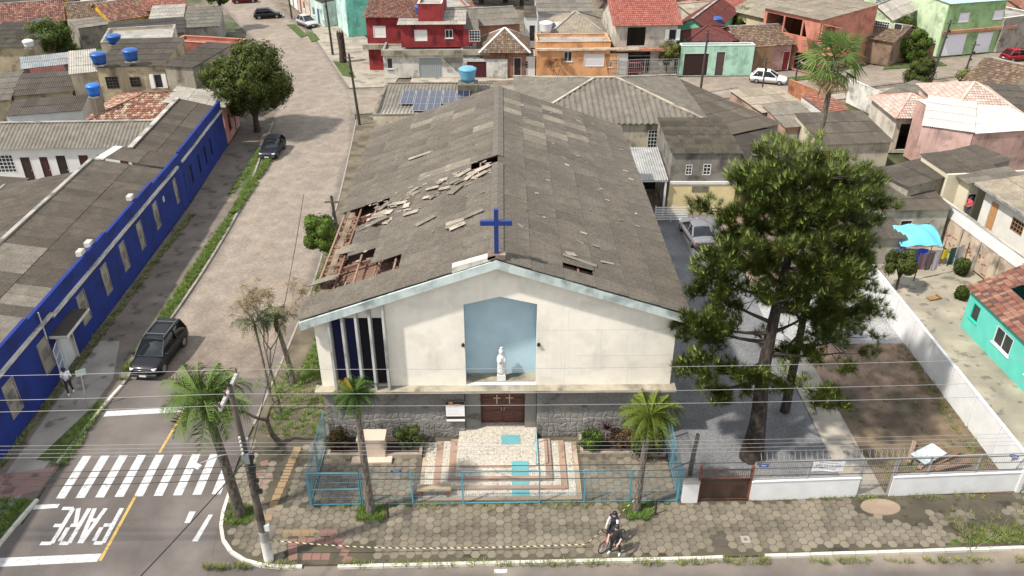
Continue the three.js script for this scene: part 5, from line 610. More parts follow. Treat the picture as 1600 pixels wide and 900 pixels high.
// ---------------------------------------------------------------- right-hand yards
shed('dark corrugated shed below the pink house', [28.44,-58.61], [29.63,-55.64], 10, 4, 0.6, SH.dark, stain([0.4, 0.38, 0.33]));
house({ name: 'house', label: 'pale grey yard house with dark roof beside the clothes line', A: [27.2, -53.7], B: [32.05, -53.9], d: 6.5, h: 3.0, wall: mat([0.5, 0.49, 0.43], T.stain, 0.92), roof: { type: 'back', rise: 0.6, mats: SH.dark, over: 0.15 }, front: [['w', 0.2, 1, 1.0, 2.0], ['d', 1.5, 0.02, 2.4, 2.2, '#3a2c26'], ['w', 3.3, 1.35, 3.85, 1.95]] });
shed('low grey lean-to with dark roof beside the blue tarpaulin', [24.5, -51.2], [27.8, -51.2], 3, 2.1, 0.35, SH.dark, stain([0.42, 0.4, 0.36]));
{ // raised row of rooms with walkway and white parapet
  const a = [32.25, -55.5], b = [34.2, -38], L = Math.hypot(b[0] - a[0], b[1] - a[1]); const t = thing('motel_building', 'raised cream row of rooms with brown doors, white walkway parapet and beige roof', 'building', [a[0], 0, a[1]], Math.atan2(-(b[1] - a[1]), b[0] - a[0]));
  const cr = mat([0.7, 0.62, 0.46], T.stucco, 0.92), wb = mat([0.62, 0.5, 0.4], T.stain, 0.95); // local x towards the camera, local +z = west side seen after turning: front faces -x world
  // local +z points to the west here
  mesh('retaining_wall', box(0, L, 0, 2.2, 0, -0.25), wb, t); for (let i = 0; i < 9; i++) mesh('pilaster', box(1 + i * 2.05, 1.18 + i * 2.05, 0, 2.19, 0.1, 0.002), mat([0.45, 0.42, 0.36], T.stain, 0.95), t);
  const br = [mat([0.42, 0.17, 0.1], T.stain, 0.95), mat([0.36, 0.15, 0.1], T.stain, 0.95)]; for (let i = 0; i < 95; i++) { const c = Math.floor(rnd() * 6), x = 1.3 + c * 2.05 + rr(0, 1.4), row = Math.floor(rr(1, 14)); if (fbm(x * 0.9, row * 0.25, 0, 3, 90) < 0.5) continue; mesh('brick', bx(0.2, 0.08, 0.03, x, row * 0.1, 0.012), pick(br), t); }
  mesh('parapet', box(0, L, 2.2, 3.1, 0.05, -0.12), wwall, t); mesh('parapet_coping', box(0, L, 3.1, 3.16, 0.08, -0.16), mat([0.5, 0.48, 0.44], T.stain, 0.92), t); mesh('walkway', box(0.2, L, 2.0, 2.12, -0.26, -1.55), M.concrete, t);
  const ops = [['d', 3.0, 2.14, 3.9, 4.3, '#a67c52'], ['b', 5.4, 3.2, 6.6, 4.1, null, '#8a6a48'], ['d', 7.7, 2.14, 8.6, 4.3, '#a67c52'], ['d', 9.4, 2.14, 10.3, 4.3, '#a67c52'], ['b', 11.6, 3.2, 12.8, 4.1, null, '#8a6a48'], ['d', 14, 2.14, 14.9, 4.3, '#a67c52']], m = new THREE.Matrix4().makeTranslation(0, 0, -1.6);
  const g = wallGeo([[2.2, 2.0], [L, 2.0], [L, 5.0], [2.2, 5.0]], ops.map(q => q.slice(1, 5)), 0.18); g.applyMatrix4(m); mesh('wall', g, mat([0.72, 0.69, 0.62], T.stucco, 0.92), t); for (const q of ops) filling(t, m, q);
  { const m2 = new THREE.Matrix4().makeTranslation(0, 0, 0), o2 = ['w', 0.3, 3.35, 1.9, 3.9, null, '#4a2f22']; const gg = wallGeo([[0.1, 2.13], [2.2, 2.13], [2.2, 5.0], [0.1, 5.0]], [[0.3, 3.35, 1.9, 3.9]], 0.15), M4 = new THREE.Matrix4().makeRotationY(Math.PI / 2).setPosition(0.35, 0, -1.0 + 1.0 - 0.3); }
  mesh('end_wall', box(-0.2, 0, 0, 5.0, 0.05, -7.5), cr, t); mesh('end_wall', box(-4.5, -0.201, 0, 4.7, -0.6, -4), cr, t); sheetRoof(t, [-4.6, 4.78, -0.5], [1, 0, 0], [0, 0.3, -3.7], 4.4, 3.7, SH.dark, { len: 1.9 }); mesh('end_block', box(0.001, 1.2, 2.13, 4.9, -1.0, -1.75), cr, t); mesh('end_window', box(1.2, 1.23, 3.3, 3.9, -1.1, -1.65), M.glass, t);
  const r = part('roof', t); sheetRoof(r, [1.6, 4.98, -1.1], [1, 0, 0], [0, 1.0, -9], L - 1.4, 9.05, SH.beige, { len: 2.3 }); sheetRoof(r, [-0.15, 4.86, -0.6], [1, 0, 0], [0, 0.5, -4], 1.7, 4.0, SH.grey, { len: 2 }); mesh('gutter', bar([1.6, 4.95, -1.02], [L, 4.95, -1.02], 0.14, 0.16), M.concrete, r); mesh('back_wall', box(-0.2, L, 0, 5.5, -9.6, -9.8), cr, t);
}
house({ name: 'turquoise_house', label: 'bright turquoise house with broken red clay tile roof', A: [28.45, -43.1], B: [29.0, -29.3], d: 6, h: 2.75, wall: mat([0.13, 0.62, 0.5], T.stucco, 0.9), roof: { type: 'gableX', rise: 1.35, cover: 'tile', set: 'clay', over: 0.3, hole: (x, y) => x > 1.6 && x < 3.2 + 0.3 * Math.sin(y * 30) && y > 1.9 && y < 2.5 }, front: [['w', 0.55, 1.0, 1.35, 2.1, null, '#29b79a'], ['w', 3.1, 0.95, 4.75, 2.1, null, '#cfd6d0'], ['w', 6.4, 0.95, 7.9, 2.1, null, '#cfd6d0']] });
// clothes line and tarpaulin in the yard
{ const t = thing('tarpaulin', 'cyan and blue plastic tarpaulin sagging over poles beside the clothes line', 'tarpaulin', [27.6, 0, -51.6]); const g = new THREE.PlaneGeometry(3.0, 2.0, 14, 10), p = g.attributes.position; for (let i = 0; i < p.count; i++) p.setZ(i, 0.45 * Math.cos(p.getX(i) * 1.0) * Math.cos(p.getY(i) * 1.2) + 0.07 * Math.sin(p.getX(i) * 5 + p.getY(i) * 3)); g.rotateX(-1.2); g.translate(1.4, 2.0, 0); g.computeVertexNormals(); mesh('cover', g, mat([0.12, 0.45, 0.55], null, 0.6), t); mesh('side_sheet', (() => { const q = new THREE.PlaneGeometry(2.2, 1.3, 12, 4), u = q.attributes.position; for (let i = 0; i < u.count; i++) u.setZ(i, 0.07 * Math.sin(u.getX(i) * 7)); q.computeVertexNormals(); q.translate(0.9, 0.75, 0.75); return q; })(), mat([0.015, 0.06, 0.5], null, 0.45), t); for (const [x, z] of [[0, 0.7], [3.1, 0.7], [0, -0.8], [3.1, -0.8]]) mesh('pole', cyl(0.03, 0.03, 2.0, x, 0, z, 6), M.wood, t); }
{ const cols = [['#8a6a72', 'mauve cloth'], ['#6d5a58', 'brown towel'], ['#c6bcc4', 'pale sheet'], ['#e3cf2a', 'yellow towel'], ['#2f5a4c', 'dark green blanket'], ['#b3b0b8', 'grey sheet']]; const ln = thing('clothes_line', 'thin clothes line strung across the concrete yard', 'clothes line'); mesh('line', bar([28.0, 2.0, -48.8], [31.9, 2.1, -50.2], 0.012), M.wire, ln); mesh('post', cyl(0.04, 0.04, 2.1, 28.0, 0, -48.8, 6), M.wood, ln); mesh('post', cyl(0.04, 0.04, 2.2, 31.95, 0, -50.2, 6), M.wood, ln); cols.forEach(([c, n], i) => { const g = new THREE.PlaneGeometry(0.56, i === 3 ? 0.7 : 1.2 + (i % 3) * 0.15, 6, 6), p = g.attributes.position, h = i === 3 ? 0.7 : 1.2 + (i % 3) * 0.15; for (let k = 0; k < p.count; k++) p.setZ(k, 0.05 * Math.sin(p.getX(k) * 11 + i) * (0.5 - p.getY(k) / h)); g.computeVertexNormals(); g.translate(0, -h / 2, 0); const o = mesh('laundry', g, mat(c, T.stucco, 0.9)); o.position.set(28.3 + i * 0.6, 2.02, -48.9 - i * 0.215); o.rotation.y = 0.35; tag(o, n + ' hanging on the clothes line in the yard', 'laundry', 'washing on the clothes line'); }); }
{ const m = thing('mattress', 'orange wooden board lying flat on the concrete yard', 'board', [28.3, 0.02, -46.4], 0.3); mesh('board', bx(0.95, 0.08, 0.4, 0, 0.06, 0), mat([0.5, 0.27, 0.1], T.wood, 0.8), m); mesh('batten', bx(0.06, 0.05, 0.4, 0.3, 0.125, 0), M.wood, m); m.name = 'wooden_board'; }
// timber and sheet heap in the dirt lot
{ const g = 'planks heaped in the dirt lot'; [[20.6, -30.1, 2.6, 0.32], [21.4, -30.6, 2.9, 0.5], [20.9, -30.9, 2.2, 0.8], [21.8, -30.2, 2.0, 0.25], [20.2, -31.2, 1.8, 1.0]].forEach(([x, z, l, a], i) => { const o = mesh('plank', bx(l, 0.06, 0.2), mat(i % 2 ? [0.3, 0.17, 0.1] : [0.42, 0.28, 0.18], T.wood, 0.9)); o.position.set(x, 0.09 + i * 0.055, z); o.rotation.set(0, a, rr(0.0, 0.05)); tag(o, 'weathered plank in the timber heap on the dirt lot', 'plank', g); }); const p = thing('sheet_panel', 'pale blue sheet panel lying on the timber heap', 'panel', [20.9, 0.42, -30.9], 0.45); mesh('panel', bx(1.5, 0.04, 0.85), mat([0.5, 0.6, 0.64], T.stain, 0.7), p); mesh('edge', bx(1.5, 0.06, 0.04, 0, 0, 0.445), M.steel, p); p.rotation.z = 0.08; }

// ---------------------------------------------------------------- houses further off; corners surveyed at wall-top height
const H = (label, A, B, d, h, wall, roof, ex = {}) => house({ name: ex.name || 'house', cat: ex.cat || 'house', label, A, B, d, h, wall, roof, ...ex });
const yel = stucco([0.62, 0.36, 0.03]), bei = stain([0.47, 0.4, 0.28]), pinkw = stucco([0.55, 0.33, 0.29]), whi = M.white;
// --- left
H('house under a mottled red hip tile roof behind the courtyard', [-38.2, -73.4], [-28.2, -73.9], 8.5, 3.0, stain([0.5, 0.45, 0.36]), { type: 'hip', rise: 1.45, cover: 'tile', set: 'old', over: 0.4, cap: mat([0.22, 0.1, 0.07], T.stain, 0.9) });
H('mould stained beige two storey house carrying two blue tanks', [-39.83,-81.01], [-33.44,-81.64], 9, 6, mat([0.46, 0.4, 0.28], T.stain, 0.95), { type: 'back', rise: 0.6, mats: SH.dark, over: 0.1 }, { front: [['b', 0.6, 3.9, 1.8, 5.1, null, '#4b4238'], ['b', 2.9, 4.0, 3.9, 5.0, null, '#4b4238'], ['l', 5.2, 3.8, 6.0, 5.2]] });
H('grey stained side block joined to the beige two storey house', [-33.14,-81.04], [-30.17,-80.32], 8, 6.1, mat([0.33, 0.3, 0.25], T.stain, 0.95), { type: 'back', rise: 0.4, mats: SH.dark, over: 0.1 }, { right: [['b', 2, 3.5, 2.8, 4.6], ['b', 5, 3.5, 5.8, 4.6]] });
H('plain beige rendered lower block beside the stained house', [-43.2,-82.37], [-41.03,-83.27], 6, 5, stucco([0.5, 0.43, 0.32]), { type: 'back', rise: 0.8, mats: SH.pale, over: 0.15 });
H('beige windowless wall block behind the blue tanks', [-44.54,-93.02], [-37.39,-95.0], 7, 5.5, stucco([0.52, 0.45, 0.34]), { type: 'flat' });
H('terracotta red building with bare side wall and orange parapet by the tree', [-37.15,-94.23], [-29.64,-92.42], 2.6, 5.4, stucco([0.33, 0.105, 0.075]), { type: 'flat', mat: stucco([0.33, 0.11, 0.08]), cope: stucco([0.5, 0.24, 0.15]) });
H('low mossy beige house with a small window at the left', [-49.2,-81.74], [-43.97,-83.2], 6, 3, bei, { type: 'back', rise: 0.5, mats: SH.dark, over: 0.2 }, { front: [['w', 0.8, 1.2, 1.8, 2.3], ['b', 2.6, 1.6, 3.1, 2.1]] });
H('flat grey corrugated shed beside the mossy beige house', [-51.27,-79.69], [-48.93,-80.48], 9, 3, bei, { type: 'back', rise: 0.4, mats: SH.grey, over: 0.2 });
H('long low grey roof strip behind the courtyard range', [-46.92,-75.97], [-40.54,-77.62], 4, 2.8, M.white, { type: 'back', rise: 0.3, mats: SH.dark, over: 0.1 });
tank('bright blue tank on a round concrete pillar', [-37.6, -75], 5.1, 0.72, 1.0, mat([0.012, 0.16, 0.62], T.stucco, 0.45)); { const p = mesh('tank_pillar', cyl(0.62, 0.55, 5.0, -37.6, 0, -75, 14), mat([0.24, 0.2, 0.16], T.stain, 0.95)); tag(p, 'round stained concrete pillar under the blue tank', 'pillar'); }
tank('round blue tank at the left end of the stained house roof', [-39.15,-80.64], 6.5, 0.86, 1.05); tank('darker round blue tank further along the stained house roof', [-36.39,-81.53], 6.6, 0.82, 1.05);
tank('blue lidded tank standing behind the beige wall block', [-43.06,-93.21], 5.4, 0.9, 0.9); tank('small blue tank among the bushes by the yellow houses', [-61.64,-113.09], 2.6, 0.9, 1.0);
H('low faded blue roofed shack in the dark yard', [-53.95,-93.09], [-48.35,-96.0], 4, 2.6, stain([0.26, 0.22, 0.2]), { type: 'back', rise: 0.3, mats: sheetSet([[0.3, 0.34, 0.37], [0.34, 0.36, 0.37]]), over: 0.2 }, { cat: 'shack' });
H('rust red walled yard room near the beige house', [-50.33,-88.29], [-47.53,-89.96], 4, 2.6, stucco([0.34, 0.08, 0.06]), { type: 'back', rise: 0.3, mats: SH.maroon, over: 0.1 });
H('dark roofed house at the far left edge with a white tank', [-63.43,-100.7], [-56.75,-101.55], 10, 3, bei, { type: 'back', rise: 0.8, mats: SH.dark, over: 0.2 });
tank('white round tank on the dark roof at the far left', [-56.44,-100.04], 3.3, 0.7, 0.8, M.white);
H('yellow walled row house under a long red tile roof', [-66.6,-113.59], [-59.99,-116.21], 8, 3, yel, { type: 'gableX', rise: 1.9, cover: 'tile', set: 'clay', over: 0.4 }, { front: [['w', 2, 1, 3, 2.2], ['d', 5, 0.02, 5.9, 2.2, '#4a2a1a']] });
H('yellow fronted house with two dark windows under red tiles', [-52.96,-115.35], [-49.52,-118.9], 8, 3, yel, { type: 'gableX', rise: 1.7, cover: 'tile', set: 'clay', over: 0.3 }, { front: [['b', 1, 1.2, 2, 2.3], ['b', 3, 1.2, 5, 2.3]] });
H('brown tiled house between the two yellow houses', [-58.59,-115.8], [-54.35,-118.14], 7, 3, stain([0.4, 0.3, 0.24]), { type: 'gableX', rise: 1.6, cover: 'tile', set: 'brown', over: 0.3 });
wallRun('yellow_wall', 'short bright yellow wall beside the tiled houses', [-65.42,-126.28], [-64.08,-127.11], 3.6, yel);
H('house with orange tile roof against the top edge beyond the sheds', [-50.93,-120.87], [-45.54,-122.54], 9, 3.2, stucco([0.55, 0.3, 0.2]), { type: 'gableX', rise: 1.9, cover: 'tile', set: 'orange', over: 0.3 });
H('pale ribbed metal shed roof next to a darker shed', [-47.31,-113.39], [-43.25,-114.48], 9, 3, stain([0.4, 0.37, 0.33]), { type: 'back', rise: 0.6, mats: SH.pale, over: 0.15 }, { cat: 'shed', name: 'shed' });
H('dark grey metal shed by the street tree', [-41.96,-111.11], [-37.59,-112.16], 10, 3, stain([0.34, 0.32, 0.3]), { type: 'back', rise: 0.6, mats: SH.grey, over: 0.15 }, { cat: 'shed', name: 'shed' });
H('dark corrugated workshop roof with a pale seam', [-49.57,-105.64], [-40.96,-108.61], 7, 3, stain([0.28, 0.25, 0.22]), { type: 'back', rise: 0.5, mats: SH.black, over: 0.15 }, { cat: 'shed', name: 'shed' });
H('mossy concrete lean-to beside the brown tiled house', [-56.0,-111.78], [-52.85,-114.35], 5, 2.8, stain([0.33, 0.3, 0.26]), { type: 'back', rise: 0.3, mats: SH.grey, over: 0.1 }, { cat: 'shed', name: 'shed' });
H('white roofed house at the top edge with red gutter', [-59.92,-124.11], [-54.95,-127.22], 9, 3, whi, { type: 'back', rise: 0.5, mats: SH.pale, over: 0.2 });
H('dark slate roofed house at the top left corner', [-73.61,-124.25], [-63.73,-126.85], 12, 3, stain([0.3, 0.27, 0.24]), { type: 'back', rise: 0.8, mats: SH.dark, over: 0.2 });
// --- along the far side of the side street
const fr1 = [[['w', 1, 1, 2, 2.2, null, '#6a3b2c'], ['d', 3, 0.02, 3.9, 2.2, '#4a1d16']], [['d', 1.2, 0.02, 2.2, 2.4, '#7a1c18'], ['w', 3, 1, 4, 2.2]], [['w', 0.8, 1, 1.7, 2.2], ['d', 2.6, 0.02, 3.5, 2.3, '#33566a'], ['w', 4.4, 1, 5.2, 2.2]]];
H('white row house on the bend with a dark door', [-35.38,-142.21], [-32.62,-136.21], 9, 3.3, whi, { type: 'back', rise: 0.8, mats: SH.dark, over: 0.1 }, { front: fr1[0], group: undefined });
H('pinkish row house with a red door on the bend', [-32.42,-135.73], [-29.3,-129.75], 9, 3.4, stucco([0.6, 0.47, 0.38]), { type: 'back', rise: 0.8, mats: SH.dark, over: 0.1 }, { front: fr1[1] });
H('pale mint row house end with blue door on the bend', [-29.12,-129.31], [-26.29,-125.05], 9, 3.4, stucco([0.52, 0.66, 0.62]), { type: 'back', rise: 0.8, mats: SH.black, over: 0.1 }, { front: fr1[2] });
H('mint green tall narrow building with beige roof', [-21.78,-118.71], [-18.87,-119.81], 12, 7, stucco([0.2, 0.62, 0.5]), { type: 'back', rise: 0.6, mats: SH.beige, over: 0.2 }, { walls: { left: stucco([0.5, 0.68, 0.66]) } });
const redw = stain([0.28, 0.03, 0.035]);
H('dark red upper storey house with white framed windows', [-16.47,-101.87], [-9.5,-101.8], 10, 6.3, redw, { type: 'back', rise: 1.2, cover: 'tile', set: 'clay', over: 0.4 }, { front: [['s', 0.8, 3.9, 2.3, 5.3], ['w', 5.0, 4.6, 5.8, 5.5], ['w', 6.9, 3.7, 8.4, 5.4]], trim: [[-0.6, 9.6, 2.6, 3.2, 0.002, 0.5, mat([0.36, 0.33, 0.27], T.stain, 0.95)]] });
H('red cubic rooftop block with blue tank beside the grey roof', [-10.0,-100.04], [-7.17,-100.01], 8, 8.2, redw, { type: 'flat', cope: stain([0.6, 0.55, 0.48]) });
H('orange brick wall house under the treetops', [-7.32,-108.74], [-4.26,-109.49], 8, 6, stucco([0.33, 0.11, 0.07]), { type: 'flat' });
H('white ground floor corner house with red upper storey and concrete band', [-14.22,-98.23], [-4.81,-98.4], 8, 3.3, mat([0.66, 0.65, 0.62], T.stain, 0.92), { type: 'flat' }, { front: [['w', 0.4, 1.1, 1.1, 2.4], ['g', 4.2, 0.03, 6.9, 2.4, '#8d9494'], ['b', 10.6, 1.1, 11.4, 2.4]], trim: [[-0.15, 12.6, 2.72, 3.36, 0.002, 0.3, mat([0.36, 0.34, 0.27], T.stain, 0.95)]] });
{ const t = house({ name: 'upper_storey', cat: 'building', label: 'red upper storey with three windows above the white corner house', A: [-12.02, -98.83], B: [-4.71, -99.0], d: 6.5, y0: 3.45, h: 6.1, wall: redw, roof: { type: 'back', rise: 0.3, mats: SH.pale, over: 0.35 }, front: [['s', 1.6, 4.2, 3.1, 5.5], ['w', 5.2, 4.5, 6.1, 5.5], ['b', 8.0, 4.1, 9.3, 5.4]] }); }
tank('blue tank raised above the red upper storey roof', [-9.87, -102], 6.6, 0.75, 1.0);
H('white house with a weathered grey gable roof behind the red storey', [-9.84,-101.26], [-3.25,-101.52], 8, 5, whi, { type: 'gableX', rise: 1.5, mats: SH.grey, over: 0.3 }, { front: [['w', 5, 2.9, 6.2, 4]], right: [['o', 0.5, 0.5, 0.6, 0.6]].slice(1) });
H('small house with brown hip tile roof and green wall patch', [-2.37,-98.27], [2.69,-98.21], 7, 3, stain([0.28, 0.14, 0.1]), { type: 'hip', rise: 2.0, cover: 'tile', set: 'brown', over: 0.5, cap: M.white }, { front: [['d', 1.2, 0.02, 2.2, 2.2, '#4a1d22'], ['d', 3.6, 0.02, 4.5, 2.4, '#241512']] });
wallRun('boundary_wall', 'white boundary wall with maroon gate next to the corner house', [-4.72,-98.13], [0.49,-98.07], 2.2, mat([0.68, 0.67, 0.65], T.stain, 0.92), { open: [['g', 0.4, 0.03, 2.7, 2.0, '#451019']] });
H('grey tumbledown roofed house near the treetops', [-3.44,-110.38], [2.19,-111.81], 9, 3.4, stucco([0.42, 0.2, 0.12]), { type: 'gableX', rise: 1.2, mats: SH.grey, over: 0.3 });
H('terracotta tile roof house behind the red house', [-7.27,-112.17], [-3.5,-113.29], 7, 4, stucco([0.4, 0.2, 0.14]), { type: 'gableX', rise: 1.2, cover: 'tile', set: 'orange', over: 0.3 });
// --- behind the hall, along the back street
H('white warehouse with a wide dark doorway', [4.46,-110.2], [11.58,-110.13], 14, 5.2, whi, { type: 'back', rise: 1.2, mats: SH.grey, over: 0.2 }, { cat: 'warehouse', name: 'warehouse', front: [['o', 0.3, 0.3, 8.4, 4.0]] });
H('narrow white shed with a dark door beside the warehouse', [2.87,-112.45], [4.48,-112.43], 5, 4, whi, { type: 'back', rise: 0.4, mats: SH.dark, over: 0.1 }, { front: [['d', 0.6, 0.9, 1.4, 3.0, '#1f1a18']], cat: 'shed', name: 'shed' });
H('small white wall house with grey window beside the orange front', [1.26,-98.34], [3.79,-98.31], 3, 2.5, whi, { type: 'flat' }, { front: [['b', 0.7, 1.1, 1.7, 2.0]] });
H('orange fronted house with white window and door recess', [3.93,-97.77], [12.6,-97.95], 4, 4.3, stucco([0.66, 0.34, 0.16]), { type: 'flat', cope: stucco([0.62, 0.34, 0.2]) }, { front: [['s', 5.6, 1.4, 8.0, 2.9, '#cfcac6'], ['d', 9.6, 0.02, 10.8, 2.9, '#bdb8b0'], ['w', 3.2, 2.0, 4.2, 3.2], ['w', 8.6, 1.3, 9.0, 1.9]], trim: [[-0.05, 12, 3.35, 3.6, 0.002, 0.25, mat([0.72, 0.6, 0.48], T.stain, 0.9)]] });
H('house with grey hip roof and a solar panel above the orange front', [5.61, -102.2], [12.52, -102.2], 9, 4, whi, { type: 'hip', rise: 1.9, mats: [SH.beige[1]], over: 0.3 });
{ const hh = scene.children[scene.children.length - 1], p = part('solar_panel', hh), q = [6.84, 4.06, -103.5]; p.position.set(...q); hh.updateMatrixWorld(); hh.worldToLocal(p.position); p.rotation.y = 0.5; p.rotation.order = 'YXZ'; p.rotation.x = 0.6; mesh('backing', bx(2.6, 0.05, 3.4), mat([0.6, 0.55, 0.45], T.stucco, 0.8), p); for (let i = 0; i < 4; i++) mesh('glass', bx(1.1, 0.02, 0.78, -0.4, 0.036, -1.2 + i * 0.82), mat([0.04, 0.035, 0.06], null, 0.2), p); }
tank('white round tank on the slatted stand by the orange front', [5.19, -102.4], 4.3, 0.9, 1.3, M.white);
H('two storey house with bright red tile roof and open carport', [13.29,-99.31], [20.68,-99.79], 9, 6.0, stucco([0.5, 0.46, 0.4]), { type: 'gableX', rise: 2.2, cover: 'tile', set: 'redp', over: 0.5 }, { front: [['o', 0.3, 0.1, 4.4, 2.9], ['o', 1.4, 3.4, 3.6, 5.6], ['l', 6.4, 4.0, 7.3, 5.3], ['l', 6.0, 1.0, 6.9, 2.4]], left: [['w', 3, 3.8, 4, 5]], trim: [[-0.4, 9.4, 2.95, 3.2, 0.002, 0.7, mat([0.5, 0.22, 0.16], T.stain, 0.9)]] });
railFence('railing_fence', 'light railing fence before the red roofed house', [[12.67,-97.95], [14.82,-97.92], [16.85,-98.17], [18.85,-98.15], [20.89,-98.4]], 2.2, galv, { dv: 0.25, dh: 0.6, r: 0.012 });
const mint = stucco([0.42, 0.66, 0.53]);
H('mint house with long maroon gable roof', [21.41,-106.02], [25.63,-103.92], 14, 4, stucco([0.2, 0.55, 0.38]), { type: 'gableZ', rise: 1.4, mats: SH.maroon, over: 0.4 }, { front: [['d', 3, 0.02, 4, 2.4, '#d8d8d0']] });
H('mint street wall with dark gate and narrow door', [21.1,-98.68], [29.89,-98.86], 1.2, 3.6, mint, { type: 'flat', cope: whi }, { front: [['g', 0.5, 0.03, 3.4, 2.7, '#2c1613'], ['d', 4.3, 0.02, 5.4, 2.9, '#4a3f38']], cat: 'wall', name: 'street_wall' });
H('small porch with maroon hip roof behind the mint wall', [22.7, -101.2], [27.85, -101.2], 6, 3.7, whi, { type: 'hip', rise: 1.0, mats: [SH.maroon[0]], over: 0.6, cap: SH.maroon[1] }, { front: [['w', 3.4, 2.4, 4.4, 3.3]] });
wallRun('brown_wall', 'plain brown street wall beside the mint wall', [30.19,-99.69], [32.68,-100.22], 3.2, stucco([0.27, 0.16, 0.09]));
H('pink house with an old brown tile roof by the white car', [28.91,-100.15], [35.14,-101.33], 8, 3.2, pinkw, { type: 'gableX', rise: 1.4, cover: 'tile', set: 'brown', over: 0.4 }, { front: [['d', 5.4, 0.02, 6.3, 2.3, '#7a1c20'], ['w', 3, 1.0, 4, 2.2]] });
tank('tall blue tank on a stand above the maroon porch', [27.5, -109], 2.99, 0.85, 1.7, mat([0.01, 0.09, 0.33], T.stucco, 0.45)); { const q = [27.5, -109], hq = 2.87; const o = mesh('tank_stand', [bx(1.2, hq, 1.2, q[0], hq / 2, q[1])], M.concrete); tag(o, 'square concrete stand under the tall blue tank', 'stand'); }
H('beige sheet roofed house behind the maroon gable', [25.84,-113.3], [30.41,-115.22], 9, 3.6, stucco([0.5, 0.43, 0.35]), { type: 'gableX', rise: 1, mats: SH.beige, over: 0.3 });
H('house with a plain red roof at the top edge', [29.75,-117.67], [35.29,-121.89], 9, 3.6, stucco([0.5, 0.3, 0.22]), { type: 'gableX', rise: 1.3, cover: 'tile', set: 'redp', over: 0.3 });
H('cream house with brown windows beside the coral building', [31.55,-116.54], [34.79,-111.73], 9, 4, stucco([0.62, 0.5, 0.33]), { type: 'gableX', rise: 1.2, mats: SH.beige, over: 0.4 }, { front: [['w', 1.5, 1.2, 2.5, 2.8, null, '#7a4a24'], ['w', 5, 1.2, 6, 2.8, null, '#7a4a24']] });
H('coral two storey building with pillared gallery', [32.65,-105.97], [37.39,-99.13], 11, 6.4, stucco([0.5, 0.2, 0.14]), { type: 'back', rise: 0.5, mats: SH.beige, over: 0.25 }, { cat: 'building', front: [0, 1, 2, 3].map(i => ['o', 0.4 + i * 2.75, 4.1, 2.95 + i * 2.75, 6.0]).concat([['o', 0.6, 0.1, 4.8, 2.2], ['o', 5.4, 0.1, 10.4, 2.2]]), right: [['b', 1, 3.8, 3, 5.5, null, '#a8583c']] });
H('brown tiled shed at the edge of the grassy lot', [44.65,-105.99], [48.0,-102.66], 9, 3, stain([0.26, 0.18, 0.13]), { type: 'gableX', rise: 1.2, cover: 'tile', set: 'brown', over: 0.3 });
const gr1 = stucco([0.55, 0.68, 0.46]), gr2 = stucco([0.27, 0.42, 0.2]);
H('two tone green two storey building with pale blue roof', [56.23,-107.17], [64.88,-109.68], 16, 6.6, gr1, { type: 'back', rise: 0.8, mats: SH.blue, over: 0.2 }, { cat: 'building', walls: { front: gr2 }, front: [['s', 2.0, 4.2, 3.6, 5.4, '#dcd6dc'], ['s', 7.4, 4.2, 9.0, 5.4, '#dcd6dc'], ['g', 0.5, 0.03, 4.1, 2.7, '#d9d5da'], ['g', 5.8, 0.03, 8.3, 2.6, '#d9d5da'], ['w', 9.8, 0.9, 10.6, 2.0]], trim: [[-0.1, 11.6, 2.95, 3.3, 0.002, 0.3, stucco([0.45, 0.2, 0.13])]], left: [['b', 2.5, 3.6, 5, 5.6], ['b', 2.7, 1.0, 4.6, 2.4]] });
H('pale green gabled house with white balcony rails', [45.5,-109.19], [48.74,-106.18], 10, 5, gr1, { type: 'gableZ', rise: 1.4, mats: SH.pale, over: 0.3 }, { front: [['b', 2, 2.8, 4.4, 4.6, null, '#e4e6e0'], ['d', 5, 2.6, 6, 4.6, '#2c2a26']] });
wallRun('brick_wall', 'low brick wall in front of the green building lot', [49.31,-104.75], [55.08,-105.92], 2.0, stain([0.3, 0.15, 0.1]));
H('grey concrete building beyond the green building', [65.13,-109.35], [70.85,-111.98], 9, 4.4, stain([0.34, 0.31, 0.28]), { type: 'flat', cope: whi });
H('brown brick house at the upper right edge', [71.16,-114.8], [76.65,-116.93], 9, 4, stucco([0.4, 0.25, 0.17]), { type: 'gableX', rise: 1.4, cover: 'tile', set: 'orange', over: 0.3 });
H('low grey walled yard building past the green building', [68.75,-117.01], [77.02,-119.97], 10, 3, stain([0.45, 0.43, 0.4]), { type: 'flat', mat: M.white });
// --- right side, this side of the back street
wallRun('white_wall', 'long white wall along the grassy strip', [37.56,-88.25], [39.78,-79.85], 2.6, mat([0.72, 0.71, 0.69], T.stain, 0.92));
wallRun('orange_brick_wall', 'orange brick wall by the back street and fan palm', [31.15,-88.78], [33.34,-82.69], 2.4, stain([0.46, 0.19, 0.1]));
H('grey sheet roofed long shed behind the white wall', [37.25,-80.19], [40.94,-74.59], 6, 3.2, stain([0.36, 0.33, 0.28]), { type: 'back', rise: 0.5, mats: SH.grey, over: 0.2 }, { cat: 'shed', name: 'shed' });
H('cream gabled house with a brown tile roof near the right edge', [48.22,-84.96], [50.72,-81.32], 7, 3.4, stucco([0.62, 0.54, 0.42]), { type: 'gableX', rise: 1.8, cover: 'tile', set: 'brown', over: 0.3 });
H('small house with orange tiled roof and white wall ends', [31.01,-76.9], [33.45,-77.65], 4, 2.6, whi, { type: 'back', rise: 0.5, cover: 'tile', set: 'orange', over: 0.2 });
H('pale blue walled yard room between two bushes', [43.56,-82.07], [45.27,-80.56], 4, 2.6, stucco([0.5, 0.55, 0.6]), { type: 'flat' });
